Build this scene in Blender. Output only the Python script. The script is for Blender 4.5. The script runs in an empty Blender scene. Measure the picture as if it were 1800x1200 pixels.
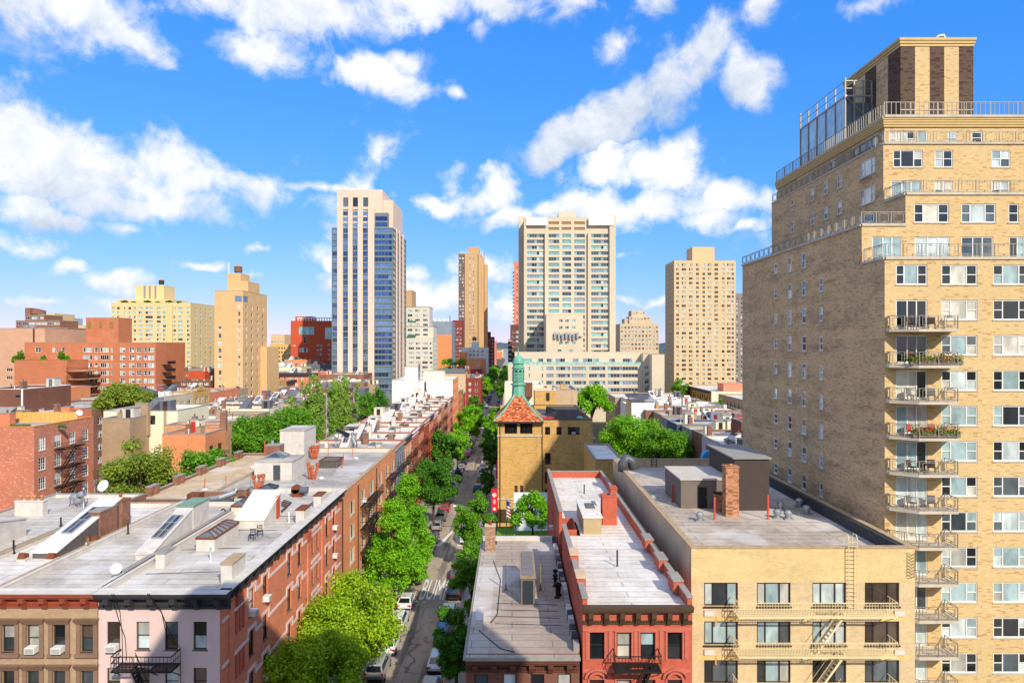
import bpy, math, random, zlib
import numpy as np
from mathutils import Vector, Matrix

R = math.radians
rng = random.Random(7)
sc = bpy.context.scene
COL = sc.collection

# ------------------------------------------------------------------ camera
# eye 32 m up, looking level along the street (+Y)
EYE = 32.0
cam = bpy.data.cameras.new('camera')
cam.lens = 24.0
cam.sensor_width = 36.0
cam.shift_y = 5.0 / 1800.0
cam.clip_start = 0.1
cam.clip_end = 20000
camo = bpy.data.objects.new('camera', cam)
camo.location = (0, 0, EYE)
camo.rotation_euler = (R(90), 0, 0)
COL.objects.link(camo)
sc.camera = camo

# ------------------------------------------------------------------ light
SUN_EL, SUN_AZ = 34.5, 28.0            # height; degrees right of straight behind the viewer
sdir = Vector((math.sin(R(SUN_AZ)) * math.cos(R(SUN_EL)), -math.cos(R(SUN_AZ)) * math.cos(R(SUN_EL)), math.sin(R(SUN_EL))))
sun = bpy.data.lights.new('sun', 'SUN')
sun.energy = 4.1
sun.angle = R(0.5)
sun.color = (1.0, 0.92, 0.79)
suno = bpy.data.objects.new('sun', sun)
suno.rotation_euler = (-sdir).to_track_quat('-Z', 'Y').to_euler()
suno.location = (60, -120, 150)
COL.objects.link(suno)

sc.view_settings.view_transform = 'Standard'
sc.view_settings.look = 'None'
sc.view_settings.gamma = 1.0
sc.view_settings.use_curve_mapping = False
sc.view_settings.exposure = 0.28
sc.render.engine = 'CYCLES'
cy = sc.cycles
cy.use_denoising = True
cy.denoiser = 'OPENIMAGEDENOISE'
cy.max_bounces = 6
cy.diffuse_bounces = 3
cy.glossy_bounces = 3
cy.transmission_bounces = 3
cy.transparent_max_bounces = 6
cy.sample_clamp_indirect = 6
cy.caustics_reflective = False
cy.caustics_refractive = False

# ------------------------------------------------------------------ world: daylight sky with clouds
world = bpy.data.worlds.new('World')
sc.world = world
world.use_nodes = True
wt = world.node_tree
wt.nodes.clear()


def wn(t, **kw):
    n = wt.nodes.new(t)
    for k, v in kw.items():
        setattr(n, k, v)
    return n


def wmath(op, a, b=None, c=None):
    n = wn('ShaderNodeMath', operation=op)
    for i, x in enumerate((a, b, c)):
        if x is None:
            continue
        if isinstance(x, (int, float)):
            n.inputs[i].default_value = x
        else:
            wt.links.new(x, n.inputs[i])
    return n.outputs[0]


def wmaprange(v, a, b, lo, hi, smooth=True):
    n = wn('ShaderNodeMapRange')
    n.interpolation_type = 'SMOOTHSTEP' if smooth else 'LINEAR'
    wt.links.new(v, n.inputs[0])
    for i, x in enumerate((a, b, lo, hi)):
        n.inputs[1 + i].default_value = x
    return n.outputs[0]


tc = wn('ShaderNodeTexCoord')
DIR = tc.outputs['Generated']
sky = wn('ShaderNodeTexSky', sky_type='NISHITA')
sky.sun_disc = False
sky.sun_elevation = R(SUN_EL)
sky.sun_rotation = R(180 - SUN_AZ)
sky.altitude = 0
sky.air_density = 1.0
sky.dust_density = 0.0
sky.ozone_density = 4.0
sep = wn('ShaderNodeSeparateXYZ')
wt.links.new(DIR, sep.inputs[0])
AZ = wmath('ARCTAN2', sep.outputs[0], sep.outputs[1])
EL = wmath('ARCSINE', sep.outputs[2])
azel = wn('ShaderNodeCombineXYZ')
wt.links.new(AZ, azel.inputs[0])
wt.links.new(EL, azel.inputs[1])


def wnoise(scale, detail, rough, vec, dist=0.0, seed=0.0):
    m = wn('ShaderNodeMapping')
    m.inputs['Location'].default_value = (seed, seed * 1.7, seed * .3)
    wt.links.new(vec, m.inputs[0])
    n = wn('ShaderNodeTexNoise')
    n.inputs['Scale'].default_value = scale
    n.inputs['Detail'].default_value = detail
    n.inputs['Roughness'].default_value = rough
    n.inputs['Distortion'].default_value = dist
    wt.links.new(m.outputs[0], n.inputs['Vector'])
    return n.outputs[0]


big = wnoise(5.0, 6, .55, DIR, .3, 3.1)
fine = wnoise(13.5, 10, .63, DIR, .3, 9.7)
# cumulus banks: azimuth, height, half width, half height (degrees), tilt, weight, whiteness
BANKS = [
    (-33, 13.0, 16.0, 4.4, -6, 1.02, .98), (-28, 10.8, 10.0, 2.2, 2, .9, .93), (-23.5, 12.6, 8.5, 2.2, -14, .95, 1.03),
    (-37, 17.3, 4.5, 1.6, -20, .55, .9), (-34.5, 8.6, 5.0, 1.7, 0, .75, .86),
    (-29, 8.9, 2.8, 1.1, 0, .6, .95),
    (-35.5, 22.6, 9, 4.0, -14, .9, .96), (-17.5, 26.2, 12, 4.4, -3, 1.05, .98), (-7.5, 26.6, 7.5, 2.8, 8, .9, .98),
    (-19.5, 22.5, 5.5, 2.6, -20, .7, .95), (-9, 22.0, 3.0, 1.8, 20, .8, 1.0), (-29.5, 20.3, 3.2, 1.0, -12, .55, .95),
    (-11.6, 20.9, 5.4, 2.1, -10, 1.05, 1.05), (-4.9, 20.0, 1.4, .8, 0, .35, 1.0), (-3.7, 24.6, 1.4, 1.0, 0, .3, 1.0),
    (-1.2, 26.6, 5, 2.2, 0, .7, .95), (5, 27.5, 4, 1.8, 0, .6, .95),
    (10.0, 18.6, 9.0, 2.8, 26, 1.0, .78), (4.5, 16.6, 4.6, 2.2, 22, .9, .78), (15.0, 22.0, 6.0, 3.0, 40, .95, .82), (18.3, 20.6, 3.6, 2.4, -20, .8, .80),
    (9.5, 23.6, 3.5, 2.0, 25, .55, .92), (12.5, 26.8, 3.5, 2.2, 20, .7, .95), (21.5, 26.0, 5.0, 2.8, 30, .8, .95),
    (28.5, 24.0, 5.5, 1.3, 16, .55, .95), (36, 24.0, 3.0, 1.2, 0, .4, .95),
    (13.0, 14.0, 6.8, 3.6, -6, 1.25, 1.13), (8.0, 14.6, 4.4, 3.0, 10, 1.1, 1.14), (10.5, 11.5, 8.5, 2.6, 0, 1.15, 1.08),
    (18.0, 12.0, 4.6, 1.9, -12, .9, 1.07), (15, 10.2, 5.0, 1.6, 0, .8, 1.03),
    (-1.9, 12.5, 3.8, 2.3, 0, 1.15, 1.12), (-4.8, 11.6, 2.6, 1.3, 0, .85, 1.1), (0.9, 10.4, 4.0, 1.8, 0, .95, 1.06), (4.0, 11.2, 4.0, 1.6, 0, .9, 1.1),
    (-16.9, 12.5, 3.2, .9, 4, .65, 1.02), (-13.4, 12.6, 1.8, 1.5, 30, .5, 1.0),
    (-15.6, 6.6, 2.6, 1.5, 0, 1.0, 1.08), (-15.5, 5.0, 2.4, 1.2, 0, .9, 1.0), (-14.8, 3.0, 1.8, .8, 0, .6, 1.0),
    (-24.8, 6.1, 2.2, .8, 0, .95, 1.06), (-20.8, 6.7, 2.0, .55, 3, .55, 1.0), (-22.3, 4.4, 3.5, .8, 0, .55, 1.0),
    (-32.9, 5.0, 1.4, .7, 0, .7, 1.03), (-30.0, 4.6, 3.4, 1.0, 8, .6, 1.0), (-36, 6.4, 3.5, .6, 0, .5, .98), (-28, 3.0, 5, .7, 0, .45, 1.0), (-35.5, 2.9, 4.0, .6, 0, .5, 1.0),
    (-6.5, 4.4, 5.0, 2.1, 0, 1.0, 1.02), (-3.0, 6.0, 3.4, 1.6, 0, .8, 1.06), (-1.0, 3.4, 4.0, 1.4, 0, .8, 1.02), (-8.3, 6.3, 2.0, 1.0, 0, .6, 1.06),
    (10.2, 7.9, 1.6, .6, 0, .45, .97), (12.5, 3.5, 3.0, .7, 0, .45, 1.0), (19.5, 9.2, 1.4, .5, 0, .5, 1.04), (9.5, 3.6, 2.4, .6, 0, .45, 1.0),
]
wno = wn('ShaderNodeTexNoise')
wno.inputs['Scale'].default_value = 9.0
wno.inputs['Detail'].default_value = 4
wt.links.new(DIR, wno.inputs['Vector'])
off = wn('ShaderNodeVectorMath', operation='SUBTRACT')
wt.links.new(wno.outputs['Color'], off.inputs[0])
off.inputs[1].default_value = (.5, .5, .5)
warped = wn('ShaderNodeVectorMath', operation='MULTIPLY_ADD')
wt.links.new(off.outputs[0], warped.inputs[0])
warped.inputs[1].default_value = (R(9), R(6), 0)
wt.links.new(azel.outputs[0], warped.inputs[2])
best, bright = None, None
for (a0, e0, ra, re, tilt, wgt, wht) in BANKS:
    m = wn('ShaderNodeMapping', vector_type='TEXTURE')
    m.inputs['Location'].default_value = (R(a0), R(e0), 0)
    m.inputs['Rotation'].default_value = (0, 0, R(tilt))
    m.inputs['Scale'].default_value = (R(ra) * .97, R(re) * .92, 1)
    wt.links.new(warped.outputs[0], m.inputs[0])
    ln = wn('ShaderNodeVectorMath', operation='LENGTH')
    wt.links.new(m.outputs[0], ln.inputs[0])
    f = wmath('MULTIPLY_ADD', ln.outputs['Value'], -wgt, wgt * .95)
    sp = wn('ShaderNodeSeparateXYZ')
    wt.links.new(m.outputs[0], sp.inputs[0])
    b = wmath('MULTIPLY_ADD', sp.outputs[1], .15, wht)
    if best is None:
        best, bright = f, b
    else:
        g = wmath('GREATER_THAN', f, best)
        mx = wn('ShaderNodeMix', data_type='FLOAT')
        wt.links.new(g, mx.inputs[0])
        wt.links.new(bright, mx.inputs[2])
        wt.links.new(b, mx.inputs[3])
        bright = mx.outputs[0]
        best = wmath('MAXIMUM', best, f)
# broken cloud elsewhere; extra unseen cover behind and overhead is added for fill light
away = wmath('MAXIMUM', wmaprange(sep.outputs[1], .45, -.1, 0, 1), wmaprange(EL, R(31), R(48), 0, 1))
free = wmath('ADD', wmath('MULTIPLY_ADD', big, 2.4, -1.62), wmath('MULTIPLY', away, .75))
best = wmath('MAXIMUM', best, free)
n1 = wmath('MULTIPLY_ADD', fine, 2.2, -1.1)
n2 = wmath('MULTIPLY_ADD', big, 1.1, -.55)
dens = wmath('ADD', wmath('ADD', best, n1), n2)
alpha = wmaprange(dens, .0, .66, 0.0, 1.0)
puff = wnoise(16.0, 8, .64, DIR, .35, 21.0)
shade = wmath('MULTIPLY_ADD', puff, .95, -.47)
body = wmath('ADD', wmath('ADD', bright, shade), wmath('MULTIPLY', alpha, .04))
cl = wn('ShaderNodeMix', data_type='RGBA')
wt.links.new(wmaprange(body, .70, 1.08, 0, 1, False), cl.inputs[0])
cl.inputs[6].default_value = (2.9, 3.5, 4.5, 1)
cl.inputs[7].default_value = (5.7, 5.75, 5.85, 1)
# grade the clear sky towards a paler, less yellow horizon
srgb_ = wn('ShaderNodeSeparateColor')
wt.links.new(sky.outputs[0], srgb_.inputs[0])
grade = wn('ShaderNodeCombineColor')
for i, (k, p) in enumerate(((.30, 1.2), (1.14, .60), (3.9, .24))):
    wt.links.new(wmath('MULTIPLY', wmath('POWER', srgb_.outputs[i], p), k), grade.inputs[i])
mixc = wn('ShaderNodeMix', data_type='RGBA')
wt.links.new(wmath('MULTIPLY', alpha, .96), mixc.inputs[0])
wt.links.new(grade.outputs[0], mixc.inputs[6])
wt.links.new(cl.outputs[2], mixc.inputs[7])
bg = wn('ShaderNodeBackground')
bg.inputs['Strength'].default_value = 0.15
wt.links.new(mixc.outputs[2], bg.inputs['Color'])
wo = wn('ShaderNodeOutputWorld')
wt.links.new(bg.outputs[0], wo.inputs['Surface'])
world.cycles.sampling_method = 'MANUAL'
world.cycles.sample_map_resolution = 256

# ------------------------------------------------------------------ helpers
def wx(px, Y):
    return (px - 900.0) * Y / 1200.0


def wz(py, Y):
    return EYE - (py - 605.0) * Y / 1200.0


def srgb(c):
    return tuple(((v / 255.0) / 12.92 if v / 255.0 <= .04045 else ((v / 255.0 + .055) / 1.055) ** 2.4) for v in c)


class MB:
    """collects faces for one mesh object"""

    def __init__(s):
        s.v, s.f, s.m, s.mats = [], [], [], []

    def mi(s, mat):
        if mat not in s.mats:
            s.mats.append(mat)
        return s.mats.index(mat)

    def poly(s, pts, mat):
        b = len(s.v)
        s.v.extend([tuple(p) for p in pts])
        s.f.append(tuple(range(b, b + len(pts))))
        s.m.append(s.mi(mat))

    def hexa(s, p, mat, skip=''):
        """p: 8 points, bottom ring 0-3 counter-clockwise from above, top ring 4-7"""
        b = len(s.v)
        s.v.extend([tuple(q) for q in p])
        k = s.mi(mat)
        for key, f in (('b', (3, 2, 1, 0)), ('t', (4, 5, 6, 7)), ('f', (0, 1, 5, 4)), ('r', (1, 2, 6, 5)), ('k', (2, 3, 7, 6)), ('l', (3, 0, 4, 7))):
            if key in skip:
                continue
            s.f.append(tuple(b + i for i in f))
            s.m.append(k)

    def box(s, x0, y0, z0, x1, y1, z1, mat, skip=''):
        s.hexa([(x0, y0, z0), (x1, y0, z0), (x1, y1, z0), (x0, y1, z0), (x0, y0, z1), (x1, y0, z1), (x1, y1, z1), (x0, y1, z1)], mat, skip)

    def bar(s, a, b, w, mat, h=None, up=(0, 0, 1)):
        a, b = Vector(a), Vector(b)
        d = (b - a).normalized()
        u = Vector(up)
        if abs(d.dot(u)) > .98:
            u = Vector((0, 1, 0))
        sx = d.cross(u).normalized() * (w / 2)
        sy = sx.cross(d).normalized() * ((h or w) / 2)
        b0 = len(s.v)
        for p in (a, b):
            for q in (-sx - sy, sx - sy, sx + sy, -sx + sy):
                s.v.append(tuple(p + q))
        k = s.mi(mat)
        for f in ((0, 1, 5, 4), (1, 2, 6, 5), (2, 3, 7, 6), (3, 0, 4, 7), (3, 2, 1, 0), (4, 5, 6, 7)):
            s.f.append(tuple(b0 + i for i in f))
            s.m.append(k)

    def tube(s, pts, rad, mat, n=8, caps=True):
        pts = [Vector(p) for p in pts]
        if isinstance(rad, (int, float)):
            rad = [rad] * len(pts)
        b0 = len(s.v)
        k = s.mi(mat)
        ref = None
        for i, p in enumerate(pts):
            d = (pts[min(i + 1, len(pts) - 1)] - pts[max(i - 1, 0)]).normalized()
            if ref is None:
                ref = d.orthogonal().normalized()
            ref = (ref - d * ref.dot(d)).normalized()
            t = d.cross(ref)
            for j in range(n):
                a = 2 * math.pi * j / n
                s.v.append(tuple(p + (ref * math.cos(a) + t * math.sin(a)) * rad[i]))
        for i in range(len(pts) - 1):
            for j in range(n):
                a, b = b0 + i * n + j, b0 + i * n + (j + 1) % n
                s.f.append((a, b, b + n, a + n))
                s.m.append(k)
        if caps:
            s.f.append(tuple(b0 + j for j in range(n))[::-1])
            s.m.append(k)
            s.f.append(tuple(b0 + (len(pts) - 1) * n + j for j in range(n)))
            s.m.append(k)

    def lathe(s, cx, cy, prof, mat, n=10):
        """prof: (radius, z) from bottom to top"""
        s.tube([(cx, cy, z) for r, z in prof], [max(r, .002) for r, z in prof], mat, n)

    def mesh(s, name, off=(0, 0, 0), smooth=False):
        me = bpy.data.meshes.new(name)
        ox, oy, oz = off
        me.from_pydata([(x - ox, y - oy, z - oz) for x, y, z in s.v], [], s.f)
        for mt in s.mats:
            me.materials.append(mt)
        if len(s.mats) > 1:
            me.polygons.foreach_set('material_index', s.m)
        if smooth:
            me.polygons.foreach_set('use_smooth', [True] * len(s.f))
        me.update()
        return me

    def build(s, name, parent=None, smooth=False, loc=None, label=None):
        """vertices are in world space; the object is parented without moving"""
        if not s.f:
            return None
        off = (0, 0, 0)
        p = parent
        acc = Vector((0, 0, 0))
        while p is not None:
            acc += p.location
            p = p.parent
        o = bpy.data.objects.new(name, s.mesh(name, acc if loc is None else loc, smooth))
        COL.objects.link(o)
        if parent is not None:
            o.parent = parent
            if loc is not None:
                o.location = Vector(loc) - acc
        elif loc is not None:
            o.location = loc
        if label:
            o['label'] = label
        return o


def tag(o, label=None, cat=None, group=None, kind=None):
    for k, v in (('label', label), ('category', cat), ('group', group), ('kind', kind)):
        if v:
            o[k] = v
    return o


def thing(name, label, cat, loc=(0, 0, 0), group=None, rz=0):
    o = bpy.data.objects.new(name, None)
    o.empty_display_size = .3
    COL.objects.link(o)
    o.location = loc
    o.rotation_euler = (0, 0, rz)
    return tag(o, label, cat, group)


def child(name, me, parent, loc=(0, 0, 0), rz=0):
    o = bpy.data.objects.new(name, me)
    COL.objects.link(o)
    o.parent = parent
    o.location = loc
    if rz:
        o.rotation_euler = (0, 0, rz)
    return o


# ------------------------------------------------------------------ materials
MATS = {}


class NT:
    def __init__(s, name):
        s.mat = bpy.data.materials.new(name)
        s.mat.use_nodes = True
        s.t = s.mat.node_tree
        s.b = s.t.nodes['Principled BSDF']
        s.out = s.t.nodes['Material Output']

    def n(s, t, **kw):
        x = s.t.nodes.new(t)
        for k, v in kw.items():
            setattr(x, k, v)
        return x

    def l(s, a, b):
        s.t.links.new(a, b)

    def math(s, op, a, b=None, c=None):
        x = s.n('ShaderNodeMath', operation=op)
        for i, q in enumerate((a, b, c)):
            if q is None:
                continue
            if isinstance(q, (int, float)):
                x.inputs[i].default_value = q
            else:
                s.l(q, x.inputs[i])
        return x.outputs[0]

    def rng(s, v, a, b, lo, hi):
        x = s.n('ShaderNodeMapRange')
        s.l(v, x.inputs[0])
        for i, q in enumerate((a, b, lo, hi)):
            x.inputs[1 + i].default_value = q
        return x.outputs[0]

    def mix(s, f, a, b, mode='MIX'):
        x = s.n('ShaderNodeMix', data_type='RGBA', blend_type=mode)
        if isinstance(f, (int, float)):
            x.inputs[0].default_value = f
        else:
            s.l(f, x.inputs[0])
        for i, q in ((6, a), (7, b)):
            if isinstance(q, tuple):
                x.inputs[i].default_value = (*q[:3], 1)
            else:
                s.l(q, x.inputs[i])
        return x.outputs[2]

    def pos(s):
        if not hasattr(s, '_p'):
            s._p = s.n('ShaderNodeNewGeometry').outputs['Position']
            s._s = s.n('ShaderNodeSeparateXYZ')
            s.l(s._p, s._s.inputs[0])
        return s._p

    def noise(s, scale, detail=4, rough=.55, stretch=(1, 1, 1), dist=0, seed=0):
        m = s.n('ShaderNodeMapping')
        m.inputs['Scale'].default_value = stretch
        m.inputs['Location'].default_value = (seed, seed, seed)
        s.l(s.pos(), m.inputs[0])
        x = s.n('ShaderNodeTexNoise')
        x.inputs['Scale'].default_value = scale
        x.inputs['Detail'].default_value = detail
        x.inputs['Roughness'].default_value = rough
        x.inputs['Distortion'].default_value = dist
        s.l(m.outputs[0], x.inputs['Vector'])
        return x.outputs[0]

    def wallvec(s):
        s.pos()
        u = s.math('ADD', s._s.outputs[0], s._s.outputs[1])
        c = s.n('ShaderNodeCombineXYZ')
        s.l(u, c.inputs[0])
        s.l(s._s.outputs[2], c.inputs[1])
        return c.outputs[0]


def shadefac(t, var, scale, seed=0):
    n = t.noise(scale, 5, .6, seed=seed)
    return t.rng(n, .3, .7, 1 - var, 1 + var)


def mulcol(t, col, fac):
    v = t.n('ShaderNodeVectorMath', operation='SCALE')
    if isinstance(col, tuple):
        v.inputs[0].default_value = col[:3]
    else:
        t.l(col, v.inputs[0])
    t.l(fac, v.inputs['Scale'])
    return v.outputs[0]


def plain(name, c, rough=.8, var=.12, scale=.8, streak=0.0, spec=.3, metal=0.0, bump=0.0, streakcol=(.05, .045, .04)):
    """painted or rendered surface: broad tone changes, optional rain streaks"""
    if name in MATS:
        return MATS[name]
    t = NT(name)
    c = srgb(c)
    col = mulcol(t, c, shadefac(t, var, scale))
    col = mulcol(t, col, shadefac(t, var * .6, scale * 9, 4.0))
    if streak:
        n = t.noise(1.0, 6, .65, (1.6, 1.6, .12), .4, 3.3)
        col = t.mix(t.rng(n, .52, .78, 0, streak), col, streakcol)
    t.l(col, t.b.inputs['Base Color'])
    t.b.inputs['Roughness'].default_value = rough
    t.b.inputs['Specular IOR Level'].default_value = spec
    t.b.inputs['Metallic'].default_value = metal
    if bump:
        bp = t.n('ShaderNodeBump')
        bp.inputs['Strength'].default_value = bump
        bp.inputs['Distance'].default_value = .02
        t.l(t.noise(14, 4, .6), bp.inputs['Height'])
        t.l(bp.outputs[0], t.b.inputs['Normal'])
    MATS[name] = t.mat
    return t.mat


def brick(name, c1, c2, mortar, fleck=None, prob=.12, var=.12, stain=0.0, stainc=(.05, .04, .035), bw=.22, bh=.073, fw=.44, fh=.146, band=0.0):
    """running-bond brick; fleck = odd dark bricks; stain = weathering streaks"""
    if name in MATS:
        return MATS[name]
    t = NT(name)
    w = t.wallvec()
    b = t.n('ShaderNodeTexBrick')
    b.inputs['Color1'].default_value = (*srgb(c1), 1)
    b.inputs['Color2'].default_value = (*srgb(c2), 1)
    b.inputs['Mortar'].default_value = (*srgb(mortar), 1)
    b.inputs['Scale'].default_value = 1.0
    b.inputs['Mortar Size'].default_value = .009
    b.inputs['Mortar Smooth'].default_value = .3
    b.inputs['Brick Width'].default_value = bw
    b.inputs['Row Height'].default_value = bh
    t.l(w, b.inputs['Vector'])
    col = b.outputs['Color']
    if fleck:
        sn = t.n('ShaderNodeVectorMath', operation='SNAP')
        t.l(w, sn.inputs[0])
        sn.inputs[1].default_value = (fw, fh, 1)
        wn_ = t.n('ShaderNodeTexWhiteNoise')
        t.l(sn.outputs[0], wn_.inputs['Vector'])
        gate = t.noise(.35, 3, .5, seed=11)
        thr = t.math('MULTIPLY', t.rng(gate, .3, .7, .4, 1.7), prob)
        col = t.mix(t.math('MULTIPLY', t.math('LESS_THAN', wn_.outputs['Value'], thr), .6), col, srgb(fleck))
    col = mulcol(t, col, shadefac(t, var, .35))
    col = mulcol(t, col, shadefac(t, var, 3.0, 5.0))
    if stain:
        n = t.noise(1.0, 6, .65, (.25, .25, .9), .6, 8.0)
        n2 = t.noise(5.0, 5, .7, (.35, .35, 1.5), .3, 2.0)
        f = t.math('MULTIPLY', t.rng(n, .45, .68, 0, stain), t.rng(n2, .35, .6, .35, 1))
        if band:
            s2 = t.math('FRACT', t.math('DIVIDE', t.math('ADD', t._s.outputs[2], .55), band))
            f = t.math('MULTIPLY', f, t.math('GREATER_THAN', s2, .26))
        col = t.mix(f, col, stainc)
    t.l(col, t.b.inputs['Base Color'])
    t.b.inputs['Roughness'].default_value = .85
    t.b.inputs['Specular IOR Level'].default_value = .2
    bp = t.n('ShaderNodeBump')
    bp.inputs['Strength'].default_value = .35
    bp.inputs['Distance'].default_value = .01
    t.l(b.outputs['Fac'], bp.inputs['Height'])
    bp.invert = True
    t.l(bp.outputs[0], t.b.inputs['Normal'])
    MATS[name] = t.mat
    return t.mat


def roofing(name, c, c2, seam=(3.2, 1.0), stain=.35, stainc=(.06, .055, .05), rough=.75):
    """membrane roof: lapped sheets, patches of coating, dirt where water stood"""
    if name in MATS:
        return MATS[name]
    t = NT(name)
    t.pos()
    b = t.n('ShaderNodeTexBrick')
    b.inputs['Color1'].default_value = (1, 1, 1, 1)
    b.inputs['Color2'].default_value = (.92, .92, .92, 1)
    b.inputs['Mortar'].default_value = (.55, .52, .49, 1)
    b.inputs['Scale'].default_value = 1
    b.inputs['Mortar Size'].default_value = .06
    b.inputs['Mortar Smooth'].default_value = .6
    b.inputs['Brick Width'].default_value = seam[0] * 2.4
    b.inputs['Row Height'].default_value = seam[1]
    t.l(t.pos(), b.inputs['Vector'])
    patch = t.rng(t.noise(.22, 4, .5, dist=.8, seed=2), .42, .58, 0, 1)
    col = t.mix(patch, srgb(c), srgb(c2))
    col = t.mix(1.0, col, b.outputs['Color'], 'MULTIPLY')
    col = mulcol(t, col, shadefac(t, .1, 2.5))
    d = t.math('MULTIPLY', t.rng(t.noise(.5, 7, .68, dist=1.0, seed=6), .5, .72, 0, 1), t.rng(t.noise(.12, 3, .5, seed=9), .35, .65, .2, 1))
    col = t.mix(t.math('MULTIPLY', d, stain), col, stainc)
    rs = t.rng(t.noise(.8, 6, .7, (1, .6, 1), .8, 23), .60, .74, 0, .38)
    col = t.mix(rs, col, srgb((164, 132, 98)))
    wt_ = t.rng(t.noise(.16, 3, .5, (1, 1, 1), .4, 41), .54, .60, 0, .35)
    col = t.mix(wt_, col, srgb((232, 228, 220)))
    st = t.rng(t.noise(1.2, 5, .65, (1, .12, 1), .4, 14), .55, .8, 0, .3)
    col = t.mix(st, col, srgb((130, 125, 118)))
    t.l(col, t.b.inputs['Base Color'])
    t.b.inputs['Roughness'].default_value = rough
    bp = t.n('ShaderNodeBump')
    bp.inputs['Strength'].default_value = .25
    bp.inputs['Distance'].default_value = .03
    t.l(t.noise(2.0, 6, .6), bp.inputs['Height'])
    t.l(bp.outputs[0], t.b.inputs['Normal'])
    MATS[name] = t.mat
    return t.mat


def glass(name, c, rough=.06, metal=0.0, var=.5, spec=.6):
    """window glass over a room, blind or curtain of this tone"""
    if name in MATS:
        return MATS[name]
    t = NT(name)
    oi = t.n('ShaderNodeObjectInfo')
    f = t.rng(oi.outputs['Random'], 0, 1, 1 - var, 1 + var)
    n = t.rng(t.noise(1.3, 3, .5, (1, 1, .5)), .35, .65, .75, 1.25)
    col = mulcol(t, mulcol(t, srgb(c), f), n)
    t.l(col, t.b.inputs['Base Color'])
    t.b.inputs['Roughness'].default_value = rough
    t.b.inputs['Metallic'].default_value = metal
    t.b.inputs['Specular IOR Level'].default_value = spec
    t.b.inputs['Coat Weight'].default_value = .6
    t.b.inputs['Coat Roughness'].default_value = .03
    MATS[name] = t.mat
    return t.mat


def leafmat(name, c1, c2, trans=.4):
    if name in MATS:
        return MATS[name]
    t = NT(name)
    g = t.n('ShaderNodeNewGeometry')
    n = t.noise(.55, 3, .5)
    f = t.math('ADD', t.math('MULTIPLY', g.outputs['Random Per Island'], .5), t.math('MULTIPLY', t.rng(n, .3, .7, 0, 1), .5))
    col = t.mix(f, srgb(c1), srgb(c2))
    t.l(col, t.b.inputs['Base Color'])
    t.b.inputs['Roughness'].default_value = .55
    t.b.inputs['Specular IOR Level'].default_value = .25
    tr = t.n('ShaderNodeBsdfTranslucent')
    t.l(t.mix(.5, col, srgb((150, 190, 40)), 'MIX'), tr.inputs[0])
    ms = t.n('ShaderNodeMixShader')
    ms.inputs[0].default_value = trans
    t.l(t.b.outputs[0], ms.inputs[1])
    t.l(tr.outputs[0], ms.inputs[2])
    t.l(ms.outputs[0], t.out.inputs['Surface'])
    MATS[name] = t.mat
    return t.mat


# window glass tones
GL_DARK = [glass('glass_dark', (40, 46, 50)), glass('glass_deep', (22, 25, 28)), glass('glass_mid', (78, 88, 92)), glass('glass_room', (70, 58, 48))]
GL_PALE = [glass('glass_blind', (190, 200, 196), var=.12), glass('glass_curtain', (172, 170, 160), var=.15), glass('glass_shade', (150, 172, 172), var=.15), glass('glass_cream', (205, 200, 182), var=.1)]
GL_MIX = GL_DARK + GL_PALE
GL_TEAL = [glass('glass_teal', (120, 170, 165), var=.2), glass('glass_teal_pale', (165, 200, 190), var=.15), glass('glass_slate', (60, 75, 88), var=.3), glass('glass_deep', (22, 25, 28)), glass('glass_lilac', (128, 140, 156), var=.12)]
GL_BLUE = [glass('curtain_glass', (70, 100, 150), .05, .55, .3, .8), glass('curtain_glass_deep', (45, 70, 115), .05, .55, .3, .8), glass('curtain_glass_pale', (120, 150, 180), .08, .5, .2, .8)]
WHITE = plain('white_paint', (226, 224, 216), .6, .05)
CREAMP = plain('cream_paint', (214, 196, 152), .7, .1)
DARKFR = plain('bronze_frame', (52, 46, 42), .5, .1)
BLACK = plain('black_iron', (32, 30, 30), .6, .15)
STEEL = plain('galvanised_steel', (170, 172, 172), .4, .12, metal=.6)
RAILC = plain('aluminium_rail', (150, 142, 128), .5, .08, metal=.3)
STONE = plain('limestone', (196, 184, 164), .85, .1, streak=.3)
GREYST = plain('grey_coping', (150, 144, 134), .85, .15, streak=.3)
BROWNST = plain('brownstone', (132, 104, 84), .85, .12)
RUST = plain('rusty_metal', (118, 66, 40), .8, .25, 3.0)
TERRA = plain('terracotta_pot', (178, 92, 60), .8, .15, 2.0)
COPPER = plain('copper_patina', (112, 176, 148), .65, .14, 1.2, streak=.25, streakcol=(.08, .12, .09))


# ------------------------------------------------------------------ windows
WIN = {}


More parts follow.
